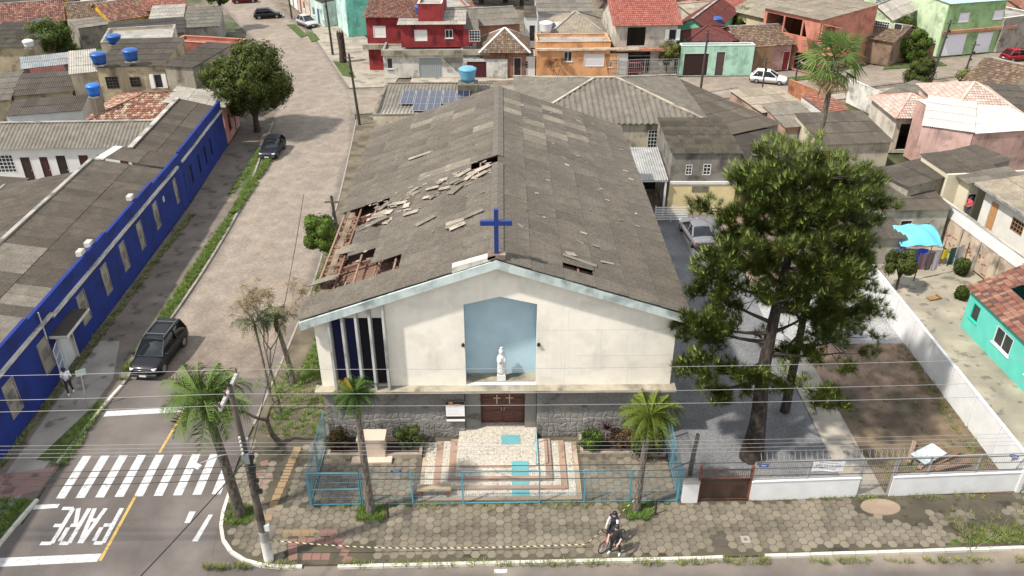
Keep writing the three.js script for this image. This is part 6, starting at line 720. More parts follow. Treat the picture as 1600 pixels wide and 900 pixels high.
H('porch house with pinkish hip tile roof and pillars', [36.11,-72.94], [40.57,-72.89], 6, 3.4, stucco([0.62, 0.56, 0.48]), { type: 'hip', rise: 1.3, cover: 'tile', set: 'pink', over: 0.4, cap: stucco([0.6, 0.36, 0.3]) }, { front: [['o', 0.5, 0.3, 2.4, 2.8]] });
H('cream hip tiled house behind the pink building', [39.48,-70.02], [45.41,-69.27], 9, 4.6, stucco([0.6, 0.5, 0.4]), { type: 'hip', rise: 1.7, cover: 'tile', set: 'pink', over: 0.3, cap: stucco([0.6, 0.46, 0.38]) });
H('large pale pink blank walled building with white roof', [34.96,-66.04], [38.39,-64.28], 8, 5, stucco([0.62, 0.42, 0.38]), { type: 'back', rise: 0.35, mats: [mat([0.66, 0.6, 0.53], T.stucco, 0.9)], over: 0.06 }, { cat: 'building' });
H('pink building wing with darker end wall', [38.49,-64.28], [45.32,-65.46], 8, 4.9, stucco([0.5, 0.32, 0.28]), { type: 'back', rise: 0.35, mats: [mat([0.66, 0.6, 0.53], T.stucco, 0.9)], over: 0.06 }, { cat: 'building' });
H('dark roofed house at the right edge below the tiled gable', [44.53,-73.23], [49.48,-72.08], 7, 4, stain([0.3, 0.26, 0.2]), { type: 'back', rise: 0.5, mats: SH.dark, over: 0.2 });

// ---------------------------------------------------------------- vegetation
const leafM = (c) => new THREE.MeshPhysicalMaterial({ color: new THREE.Color().setRGB(...c), roughness: 0.9, transmission: 0.35, thickness: 0, specularIntensity: 0.12, side: THREE.DoubleSide });
function inst(name, geo, m, list, parent, tint) { const o = prep(new THREE.InstancedMesh(geo, m, list.length)), c = new THREE.Color(); o.name = name; list.forEach((M4, i) => { o.setMatrixAt(i, M4); const f = tint ? tint(i) : [1, 1, 1]; o.setColorAt(i, c.setRGB(...f)); }); parent.add(o); stuff(o); return o; }
// a spray of small leaves
const sprayG = (() => { const pos = [], nor = []; for (let i = 0; i < 11; i++) { const a = i * 2.4, e = -0.3 + 1.2 * hash(i, 31), r = 0.1 + 0.16 * hash(i, 32), d = V3(Math.cos(a) * Math.cos(e), Math.sin(e), Math.sin(a) * Math.cos(e)), s = V3(-Math.sin(a), 0.3 * (hash(i, 33) - 0.5), Math.cos(a)).multiplyScalar(0.045), c = d.clone().multiplyScalar(r), t = d.clone().multiplyScalar(r + 0.14); t.y -= 0.03; const b = d.clone().multiplyScalar(r - 0.05); for (const [p, q, w] of [[b, c.clone().add(s), t], [b, t, c.clone().sub(s)]]) for (const v of [p, q, w]) { pos.push(v.x, v.y, v.z); const n = d.clone().add(V3(0, 0.6, 0)).normalize(); nor.push(n.x, n.y, n.z); } } const g = new THREE.BufferGeometry(); g.setAttribute('position', new THREE.Float32BufferAttribute(pos, 3)); g.setAttribute('normal', new THREE.Float32BufferAttribute(nor, 3)); return g; })();
function spray(p, s, d) { const q = new THREE.Object3D(); q.position.copy(p); if (d) q.quaternion.setFromUnitVectors(V3(0, 1, 0), d.clone().normalize()); q.rotateY(rnd() * 7); q.scale.setScalar(s); q.updateMatrix(); return q.matrix.clone(); }
function leafyTree(name, label, cat, [x, z], H0, R, o = {}) {
  const t = thing(name, label, cat, [x, 0, z], 0, o.group), th = o.trunk ?? H0 * 0.35, lean = o.lean || [0, 0], cx = lean[0], cz = lean[1], cy = (H0 + th) / 2, ry = (H0 - th) / 2;
  if (th > 0.15) { const gs = [limb([[0, -0.05, 0], [cx * 0.4, th * 0.5, cz * 0.4], [cx * 0.8, th, cz * 0.8], [cx, cy, cz]], [R * 0.1, R * 0.08, R * 0.065, R * 0.03])]; for (let i = 0; i < 6; i++) { const a = i * 1.05 + 0.3; gs.push(limb([[cx * 0.7, th * 0.85, cz * 0.7], [cx + Math.cos(a) * R * 0.4, cy - ry * 0.1, cz + Math.sin(a) * R * 0.4], [cx + Math.cos(a) * R * 0.75, cy + ry * 0.35, cz + Math.sin(a) * R * 0.75]], [R * 0.05, R * 0.03, R * 0.012], 5)); } mesh('trunk', gs, M.bark, t); }
  const cl_ = [], nC = o.clumps || 16; for (let i = 0; i < nC; i++) { const u = rr(-1, 1), a = rnd() * 6.283, k = Math.sqrt(1 - u * u) * rr(0.45, 1.0); cl_.push([V3(cx + Math.cos(a) * k * R, cy + u * ry * rr(0.55, 0.95), cz + Math.sin(a) * k * R), R * rr(0.16, 0.42)]); } cl_.push([V3(cx, cy, cz), R * 0.6]);
  const L = [], n = o.n || 1200; for (let i = 0; i < n; i++) { const [c, r] = pick(cl_), u = rr(-1, 1), a = rnd() * 6.283, k = Math.sqrt(1 - u * u), d = V3(Math.cos(a) * k, u, Math.sin(a) * k); L.push(spray(c.clone().addScaledVector(d, r * Math.pow(rnd(), 0.5) * rr(0.75, 1.3)), rr(0.7, 1.3) * (o.leaf || 1), d)); }
  inst('crown', sprayG, o.mat || leafM([0.05, 0.085, 0.022]), L, t, () => { const f = rr(0.6, 1.35); return [f * rr(0.9, 1.2), f, f * 0.9]; }); return t;
}
const G1 = leafM([0.085, 0.11, 0.03]), G2 = leafM([0.12, 0.19, 0.04]), G3 = leafM([0.09, 0.13, 0.035]), G4 = leafM([0.14, 0.16, 0.045]);
leafyTree('street_tree', 'dense dark round street tree beside the parked dark car', 'tree', [-24.6, -79.5], 8.2, 3.7, { trunk: 1.6, mat: G1, n: 7000, clumps: 34, leaf: 1.3 });
leafyTree('leaning_tree', 'small bright green tree leaning over the stone street beside church', 'tree', [-11.3, -51.2], 3.9, 1.3, { trunk: 1.5, lean: [-1.4, 0.2], mat: G2, n: 1700, clumps: 12, leaf: 1.0 });
leafyTree('street_tree', 'slim tree on the far bend beside the dark metal shed', 'tree', [-40.75,-123.57], 7, 2.0, { trunk: 3.6, mat: G2, n: 1300, leaf: 1.3 });
for (const [px, lb, h, r, m, th] of [[[-58.43,-107.43], 'tangled bushy tree in the lot by the yellow houses', 4.2, 3.6, G3, 0.4], [[-64.3,-121.45], 'light green bush below the yellow row house', 3.4, 2.0, G2, 0.3], [[19.7,-99.52], 'small tree behind the railing of the red roofed house', 4.6, 1.5, G4, 1.8], [[32.66,-116.65], 'round bush by the pink tiled house', 4.6, 2.2, G2, 1.0], [[38.12,-113.02], 'dark bush under the coral gallery', 3.4, 1.2, G1, 0.8], [[50.38,-108.2], 'leafy tree in the lot beside the green building', 5.0, 2.4, G3, 1.0], [[51.72,-105.03], 'pale shrub cluster before the green side wall', 3.8, 2.2, G2, 0.4], [[46.24,-90.02], 'dense round bush beside the pale blue yard room', 4.2, 1.9, G1, 0.6], [[51.45,-87.2], 'yellowish round bush before the cream gabled house', 4.2, 2.1, G4, 0.6], [[30.06,-46.45], 'small shrub at the foot of the brick patched wall', 0.8, 0.32, G3, 0.1], [[26.32,-47.66], 'dark drooping shrub on the end of the white side wall', 2.8, 1.0, G1, 1.0], [[31.55,-49.54], 'small green shrub beside the hanging laundry', 1.2, 0.4, G3, 0.2]]) leafyTree('bush', lb, 'bush', px, h, r, { trunk: th, mat: m, n: Math.round(500 + 260 * r), clumps: 12, leaf: r > 1.4 ? 1.3 : 0.8 });
// wood at the far edge
for (const [px, h, r] of [[[-7.77,-147.27], 8, 5], [[-3.61,-142.4], 7, 4.5], [[0.43,-143.4], 8, 5], [[3.04,-140.27], 6, 4], [[18.33,-145.35], 7, 5], [[23.05,-144.23], 7, 4.5], [[32.42,-145.2], 6, 4]]) leafyTree('far_tree', 'dense green tree in the wood beyond the houses', 'tree', px, h, r, { trunk: 1.5, mat: G1, n: 1700, clumps: 20, leaf: 1.7, group: 'trees beyond the back houses' });
leafyTree('shrub', 'green bushy plant beside the plinth under the stone base', 'shrub', [-4.8, -32.0], 1.4, 0.65, { trunk: 0.3, mat: G3, n: 240, leaf: 0.6 });
leafyTree('shrub', 'low dry brown shrub in the planter beside the plinth', 'shrub', [-8.3, -32.0], 0.9, 0.6, { trunk: 0.2, mat: leafM([0.11, 0.08, 0.04]), n: 220, leaf: 0.6 });
leafyTree('shrub', 'bright green shrub at the corner of the right planter', 'shrub', [4.3, -31.8], 1.2, 0.6, { trunk: 0.2, mat: G2, n: 240, leaf: 0.6 });
leafyTree('shrub', 'dry reddish shrub in the right planter bed', 'shrub', [5.9, -32.0], 1.0, 0.75, { trunk: 0.2, mat: leafM([0.13, 0.085, 0.05]), n: 260, leaf: 0.6 });
leafyTree('shrub', 'dark green round shrub behind the right palm trunk', 'shrub', [7.0, -31.2], 1.6, 0.7, { trunk: 0.2, mat: G1, n: 300, leaf: 0.7 });
// spiky dark red plant
{ const t = thing('red_plant', 'dark red spiky plant standing before the stone base', 'plant', [5.1, 0.2, -32.3]); const gs = []; for (let i = 0; i < 26; i++) { const a = i * 2.4, e = 0.3 + 0.9 * hash(i, 61), L = 0.5, g = new THREE.ConeGeometry(0.035, L, 3); g.translate(0, L / 2, 0); g.rotateX(Math.PI / 2 - e); g.rotateY(a); g.translate(0, 0.75, 0); gs.push(g); } mesh('leaves', gs, leafM([0.09, 0.012, 0.025]), t); mesh('stem', cyl(0.04, 0.025, 0.8, 0, 0, 0, 6), mat([0.45, 0.4, 0.36], T.bark, 0.9), t); }
// ---- feather palms
function frondG(L, droop, leafL, sd, twist = 0) {
  const gs = [], pts = [], n = 10; for (let i = 0; i <= n; i++) { const t = i / n; pts.push([L * t * (1 - 0.25 * t * droop), L * (0.55 * t - droop * t * t), 0]); } gs.push(limb(pts, pts.map((_, i) => 0.035 * (1 - i / n) + 0.006), 4, 1)); const c = new THREE.CatmullRomCurve3(pts.map(p => V3(...p))), pos = [], nor = []; const m = 46;
  for (let i = 0; i < m; i++) { const t = 0.12 + 0.88 * i / m, p = c.getPoint(t), d = c.getTangent(t), l = leafL * Math.sin(Math.PI * (0.2 + 0.74 * t)) * (0.8 + 0.4 * hash(i, sd)); for (const s of [-1, 1]) { const dir = V3(0, 0, s * 0.8).addScaledVector(d, 0.45 + 0.3 * hash(i, sd + 21)).add(V3(0, (hash(i, sd + s + 3) - 0.3) * 1.1, 0)).normalize(), mid = p.clone().addScaledVector(dir, l * 0.5), tip = p.clone().addScaledVector(dir, l * 0.85); tip.y -= l * 0.8; mid.y -= l * 0.06; const w = d.clone().multiplyScalar(0.0105); for (const tr of [[p.clone().sub(w), p.clone().add(w), mid.clone().add(w)], [p.clone().sub(w), mid.clone().add(w), mid.clone().sub(w)], [mid.clone().sub(w), mid.clone().add(w), tip]]) for (const v of tr) { pos.push(v.x, v.y, v.z); nor.push(d.x * 0.2, 0.9, 0.35 * s); } } }
  const g = new THREE.BufferGeometry(); g.setAttribute('position', new THREE.Float32BufferAttribute(pos, 3)); g.setAttribute('normal', new THREE.Float32BufferAttribute(nor, 3)); gs.push(g); return mg(gs);
}
const fgs = [frondG(2.3, 0.68, 0.9, 1), frondG(2.1, 0.95, 0.85, 2), frondG(1.8, 0.35, 0.7, 3), frondG(1.9, 1.2, 0.8, 4)];
function palm(label, [x, z], H0, top, o = {}) {
  const t = thing('palm_tree', label, 'palm', [x, 0, z]), r = o.r || 0.2, [tx, tz] = top; const m = o.mat || leafM([0.075, 0.12, 0.025]);
  mesh('trunk', limb([[0, -0.05, 0], [tx * 0.2, H0 * 0.33, tz * 0.2], [tx * 0.6, H0 * 0.7, tz * 0.6], [tx, H0, tz]], [r * 1.25, r, r * 0.85, r * 0.75], 10, 8), o.bark || M.palmbark, t); mesh('crown_shaft', limb([[tx * 0.97, H0 - 0.5, tz * 0.97], [tx, H0 - 0.1, tz], [tx, H0 + 0.35, tz]], [r * 0.9, r * 1.15, r * 0.5], 8, 3), mat([0.22, 0.15, 0.08], T.bark, 0.9), t);
  const n = o.fronds || 15; for (let i = 0; i < n; i++) { const k = i / n, f = prep(new THREE.Mesh(fgs[k < 0.3 ? 2 : k < 0.6 ? 0 : k < 0.85 ? 1 : 3], o.yellow && o.yellow.includes(i) ? o.ym : m)); f.name = 'frond'; f.rotation.order = 'YZX'; f.rotation.y = i * 2.4 + (o.turn || 0); f.rotation.z = (0.85 - 1.2 * k) * (o.lift || 1); f.rotation.x = rr(-0.3, 0.3); const s = (o.size || 1) * rr(0.85, 1.1); f.scale.set(s, s, s); f.position.set(tx, H0 + 0.15, tz); t.add(f); } return t;
}
palm('feather palm with swept fronds beside the utility pole at the corner', [-12.16, -27.56], 6.2, [-0.45, -0.1], { r: 0.22, size: 1.05, fronds: 28, mat: leafM([0.17, 0.26, 0.06]), bark: mat([0.2, 0.17, 0.125], T.bark, 0.95) });
palm('slim palm with yellow flower tuft before the louvred window', [-6.2, -27.68], 6.5, [-0.1, -0.1], { r: 0.17, size: 0.56, fronds: 34, lift: 0.9, yellow: [1, 9], ym: leafM([0.35, 0.25, 0.03]), mat: leafM([0.11, 0.19, 0.045]) });
palm('feather palm with drooping yellow green crown before the stone base', [6.02, -27.68], 5.2, [0.18, -0.1], { r: 0.16, size: 0.76, fronds: 40, lift: 0.85, turn: 1, mat: leafM([0.2, 0.26, 0.045]) });
palm('thin ragged palm on the church side verge', [-11.9, -37.6], 3.8, [-0.5, -0.3], { r: 0.15, size: 0.62, fronds: 14, mat: leafM([0.1, 0.16, 0.045]) });
palm('second thin ragged palm near the bare branches', [-12.9, -36.4], 4.4, [-0.3, -0.4], { r: 0.07, size: 0.6, fronds: 11, lift: 0.3, mat: leafM([0.08, 0.12, 0.045]) });
palm('small palm sprout against the church side wall edge', [-10.9, -57.5], 1.0, [0, 0], { r: 0.14, size: 0.65, fronds: 11, mat: leafM([0.07, 0.12, 0.03]) });
// ---- fan palm
{ const t = thing('fan_palm', 'tall fan palm with dead hanging skirt above the shed roofs', 'palm', [24.4, 0, -61]); const H0 = 11.9; mesh('trunk', limb([[0, 0, 0], [0.1, 4, 0], [0.15, 8, 0], [0.1, H0, 0]], [0.3, 0.24, 0.2, 0.22], 9, 6), mat([0.27, 0.24, 0.17], T.bark, 0.95), t);
  const fan = sd => { const pos = [], nor = []; const n = 17; for (let i = 0; i < n; i++) { const a = -1.35 + 2.7 * i / (n - 1), L = 1.15 * (0.8 + 0.2 * Math.cos(a)) * (0.85 + 0.3 * hash(i, sd)), dx = Math.cos(a), dz = Math.sin(a), w = 0.045, b = V3(1.0, 0, 0), m = V3(1.0 + dx * L * 0.55, 0.06 - 0.06 * Math.abs(a), dz * L * 0.55), tp = V3(1.0 + dx * L, -0.16 - 0.3 * hash(i, sd + 5), dz * L), s = V3(-dz * w, 0.02 * (i % 2 ? 1 : -1), dx * w); for (const tr of [[b, m.clone().add(s), m.clone().sub(s)], [m.clone().add(s), tp, m.clone().sub(s)]]) for (const v of tr) { pos.push(v.x, v.y, v.z); nor.push(0.5 * (i % 2 ? 1 : -1) * dz, 1, 0.5 * (i % 2 ? -1 : 1) * dx); } } const g = new THREE.BufferGeometry(); g.setAttribute('position', new THREE.Float32BufferAttribute(pos, 3)); g.setAttribute('normal', new THREE.Float32BufferAttribute(nor, 3)); return mg([g, bar([0, 0, 0], [1.02, 0, 0], 0.045)]); };
  const fans = [1, 2, 3, 4].map(fan), lv = [[0.06, 0.12, 0.03], [0.1, 0.17, 0.04], [0.14, 0.21, 0.055], [0.2, 0.26, 0.08]].map(leafM), dead = leafM([0.34, 0.26, 0.14]); for (let i = 0; i < 34; i++) { const k = i / 34, f = prep(new THREE.Mesh(fans[i % 4], k > 0.82 ? dead : pick(lv))); f.name = 'fan_leaf'; f.rotation.order = 'YZX'; f.rotation.y = i * 2.4; f.rotation.z = 1.15 - 2.2 * k + rr(-0.15, 0.15); f.rotation.x = rr(-0.9, 0.9); f.position.set(0.1, H0 + 0.1 - k * 0.5, 0); f.scale.setScalar(rr(1.05, 1.4)); t.add(f); } }
// ---- the big pine
const needleG = (() => { const pos = [], nor = []; for (let i = 0; i < 34; i++) { const a = i * 2.4, e = -0.2 + 1.6 * hash(i, 41), L = 0.3 + 0.16 * hash(i, 42), d = V3(Math.cos(a) * Math.cos(e), Math.sin(e), Math.sin(a) * Math.cos(e)), s = V3(-Math.sin(a), 0, Math.cos(a)).multiplyScalar(0.013), b = d.clone().multiplyScalar(0.03), t = d.clone().multiplyScalar(L); for (const v of [b.clone().add(s), b.clone().sub(s), t]) { pos.push(v.x, v.y, v.z); const n = d.clone().multiplyScalar(0.6).add(V3(0, 0.7, 0)).normalize(); nor.push(n.x, n.y, n.z); } } const g = new THREE.BufferGeometry(); g.setAttribute('position', new THREE.Float32BufferAttribute(pos, 3)); g.setAttribute('normal', new THREE.Float32BufferAttribute(nor, 3)); return g; })();
function pine(label, [x, z], path, rad, branches, o = {}) {
  const t = thing('pine_tree', label, 'pine', [x, 0, z]); mesh('trunk', limb(path, rad, 12, 6), mat([0.085, 0.062, 0.048], T.bark, 0.97), t); const c = new THREE.CatmullRomCurve3(path.map(p => V3(...p))); const gs = [], L = [], tw = [];
  for (const [y, ang, len, up, dens = 1] of branches) {
    const k = (() => { let best = 0, bd = 99; for (let i = 0; i <= 60; i++) { const p = c.getPoint(i / 60); if (Math.abs(p.y - y) < bd) { bd = Math.abs(p.y - y); best = i / 60; } } return best; })(), p = c.getPoint(k), d = V3(Math.cos(ang), 0, Math.sin(ang)), e = p.clone().addScaledVector(d, len); e.y += up; const m1 = p.clone().addScaledVector(d, len * 0.45); m1.y += up * 0.2 + rr(-0.2, 0.2); m1.x += rr(-0.2, 0.2); gs.push(limb([[p.x, p.y, p.z], [m1.x, m1.y, m1.z], [e.x, e.y, e.z]], [0.1 * (1 - k * 0.5) + 0.015 * len, 0.06, 0.025], 6)); const bc = new THREE.CatmullRomCurve3([p, m1, e]);
    const nt = Math.round(len * 3.4 * dens) + 3; for (let i = 0; i < nt; i++) { const u = 0.3 + 0.7 * Math.pow((i + 1) / nt, 0.75), q = bc.getPoint(Math.min(1, u)), a = rnd() * 6.28, l = rr(0.7, 1.75) * (0.6 + 0.4 * Math.sin(u * 2.6)), dd = V3(Math.cos(a), rr(-0.05, 0.5), Math.sin(a)).addScaledVector(d, 0.5).normalize(), tip = q.clone().addScaledVector(dd, l); gs.push(limb([[q.x, q.y, q.z], [(q.x + tip.x) / 2, (q.y + tip.y) / 2 - 0.05, (q.z + tip.z) / 2], [tip.x, tip.y, tip.z]], [0.025, 0.016, 0.008], 4, 1)); const nn = Math.round((o.tufts || 22) * l); for (let j = 0; j < nn; j++) { const v = q.clone().lerp(tip, 0.4 + 0.68 * Math.sqrt(rnd())).add(V3(rr(-0.34, 0.34), rr(-0.12, 0.34), rr(-0.34, 0.34))), dir = dd.clone().multiplyScalar(0.5).add(V3(rr(-0.4, 0.4), 0.8, rr(-0.4, 0.4))); L.push(spray(v, rr(0.8, 1.25), dir)); } } }
  mesh('branches', gs, mat([0.11, 0.085, 0.065], T.bark, 0.95), t); inst('needles', needleG, leafM([0.28, 0.35, 0.105]), L, t, () => { const f = rr(0.6, 1.25); return [f * rr(0.85, 1.15), f, f * rr(0.7, 1)]; }); return t;
}
{
  const B = []; // height, angle, length, rise
  const add = (y, a, l, u, d = 1) => B.push([y > 5 ? 5 + (y - 5) * 0.86 : y, a * Math.PI / 180, l, u * 0.7, d * 0.8]);
  // angle 0 = right, 90 = towards the camera, 180 = left, 270 = away
  add(4.2, 165, 3.6, 0.5, 0.8); add(4.6, 40, 3.4, 0.2, 0.7); add(5.2, 150, 3.9, 1.0, 0.9); add(5.6, 5, 3.6, 0.3, 0.7); add(6.2, 190, 4.0, 1.3); add(6.8, 165, 3.9, 1.8); add(7.2, 205, 3.6, 2.0); add(6.6, 330, 3.6, 0.6, 0.7);
  add(8.2, 15, 3.7, 0.9, 0.8); add(8.6, 180, 3.5, 2.2); add(8.8, 340, 3.8, 1.0, 0.8); add(9.2, 230, 3.4, 1.8); add(9.0, 110, 3.0, 1.6, 0.8); add(9.6, 60, 3.2, 1.4, 0.9);
  for (let i = 0; i < 26; i++) { const y = 10.2 + i * 0.2, k = i / 26; add(y, i * 137.5 + 20, (3.6 - 2.0 * k) * rr(0.8, 1.1), 1.9 - k * 0.9 + rr(-0.3, 0.4), 0.95); }
  pine('great spreading pine with thick dark trunk on the gravel drive', [12.25, -31.2], [[0, -0.05, 0], [0.12, 2.0, -0.3], [0.15, 4.6, -0.9], [0.5, 7.4, -1.7], [1.0, 10.5, -2.6], [1.4, 13.6, -3.2]], [0.62, 0.4, 0.31, 0.25, 0.17, 0.05], B, { tufts: 12.5 });
  const S = []; for (let i = 0; i < 12; i++) S.push([4 + i * 0.55, i * 2.2, 2.6 - i * 0.1, 0.6]); pine('slimmer second pine standing behind the great pine', [15.0, -34.8], [[0, -0.05, 0], [0.1, 3, -0.3], [0.3, 7, -0.8], [0.5, 10.6, -1.1]], [0.26, 0.21, 0.15, 0.04], S, { tufts: 6 });
}
// ---- bare trees and twiggy shrubs
function bare(name, label, [x, z], H0, spread, o = {}) {
  const t = thing(name, label, o.cat || 'tree', [x, 0, z]), gs = [], tips = []; const grow = (p, d, l, r, lv) => { const q = p.clone().addScaledVector(d, l), m = p.clone().lerp(q, 0.5).add(V3(rr(-0.1, 0.1) * l, rr(-0.05, 0.1) * l, rr(-0.1, 0.1) * l)); gs.push(limb([[p.x, p.y, p.z], [m.x, m.y, m.z], [q.x, q.y, q.z]], [r, r * 0.8, r * 0.6], lv > 2 ? 5 : 3, lv > 2 ? 3 : 1)); if (lv === 0) { tips.push(q); return; } const n = lv > 3 ? 2 : 3; for (let i = 0; i < n; i++) { const a = rnd() * 6.28, w = rr(0.4, 0.9) * spread; grow(q, d.clone().add(V3(Math.cos(a) * w, rr(-0.1, 0.35), Math.sin(a) * w)).normalize(), l * rr(0.62, 0.85), r * 0.6, lv - 1); } };
  const stems = o.stems || 1; for (let i = 0; i < stems; i++) grow(V3(rr(-0.3, 0.3) * (stems > 1), -0.05, rr(-0.3, 0.3) * (stems > 1)), V3((o.lean || [0, 0])[0] + (stems > 1 ? rr(-0.5, 0.5) : 0), 1, (o.lean || [0, 0])[1] + (stems > 1 ? rr(-0.4, 0.4) : 0)).normalize(), H0 * 0.33, o.r || 0.08, o.lv || 4);
  mesh('branches', gs, o.m || mat([0.17, 0.13, 0.1], T.bark, 0.95), t); if (o.leaves) { const L = []; for (let i = 0; i < o.leaves; i++) { const q = pick(tips); L.push(spray(q.clone().add(V3(rr(-0.15, 0.15), rr(-0.15, 0.15), rr(-0.15, 0.15))), rr(0.35, 0.7))); } inst('leaves', sprayG, o.lm || leafM([0.13, 0.15, 0.04]), L, t); } return t;
}
bare('bare_tree', 'thin bare crowned tree leaning over the stone street', [-11.9, -34.6], 6.4, 0.9, { lean: [-0.05, -0.1], leaves: 340, lm: leafM([0.28, 0.21, 0.12]), r: 0.1, lv: 6 });
bare('bare_tree', 'crooked low tree with sparse new leaves by the palm', [-11.3, -32.4], 5.4, 1.1, { lean: [-0.35, 0.0], leaves: 120, lm: leafM([0.16, 0.24, 0.05]), r: 0.17, lv: 6 });
bare('twiggy_shrub', 'sprawling leafless twig shrub with yellowish buds at the front kerb', [23.2, -24.9], 3.0, 1.0, { cat: 'shrub', stems: 4, leaves: 130, lm: leafM([0.2, 0.22, 0.04]), r: 0.022, lv: 5, m: mat([0.42, 0.36, 0.28], T.bark, 0.95) });
bare('twiggy_shrub', 'pale leafless twig shrub before the low white wall', [20.4, -25.3], 2.6, 1.0, { cat: 'shrub', stems: 3, r: 0.018, lv: 5, m: mat([0.42, 0.36, 0.29], T.bark, 0.95) });
bare('twiggy_shrub', 'brown autumn shrub before the orange fronted house', [6.21,-97.48], 3.0, 1.0, { cat: 'shrub', stems: 4, leaves: 420, lm: leafM([0.25, 0.12, 0.04]), r: 0.05, lv: 4, m: mat([0.3, 0.24, 0.19], T.bark, 0.95) });
bare('fallen_branch', 'pile of cut dry branches on the pale gravel', [21.0, -42.3], 1.2, 1.3, { cat: 'branches', stems: 6, leaves: 120, lm: leafM([0.07, 0.09, 0.03]), r: 0.03, lv: 3, m: mat([0.32, 0.2, 0.12], T.bark, 0.95) });

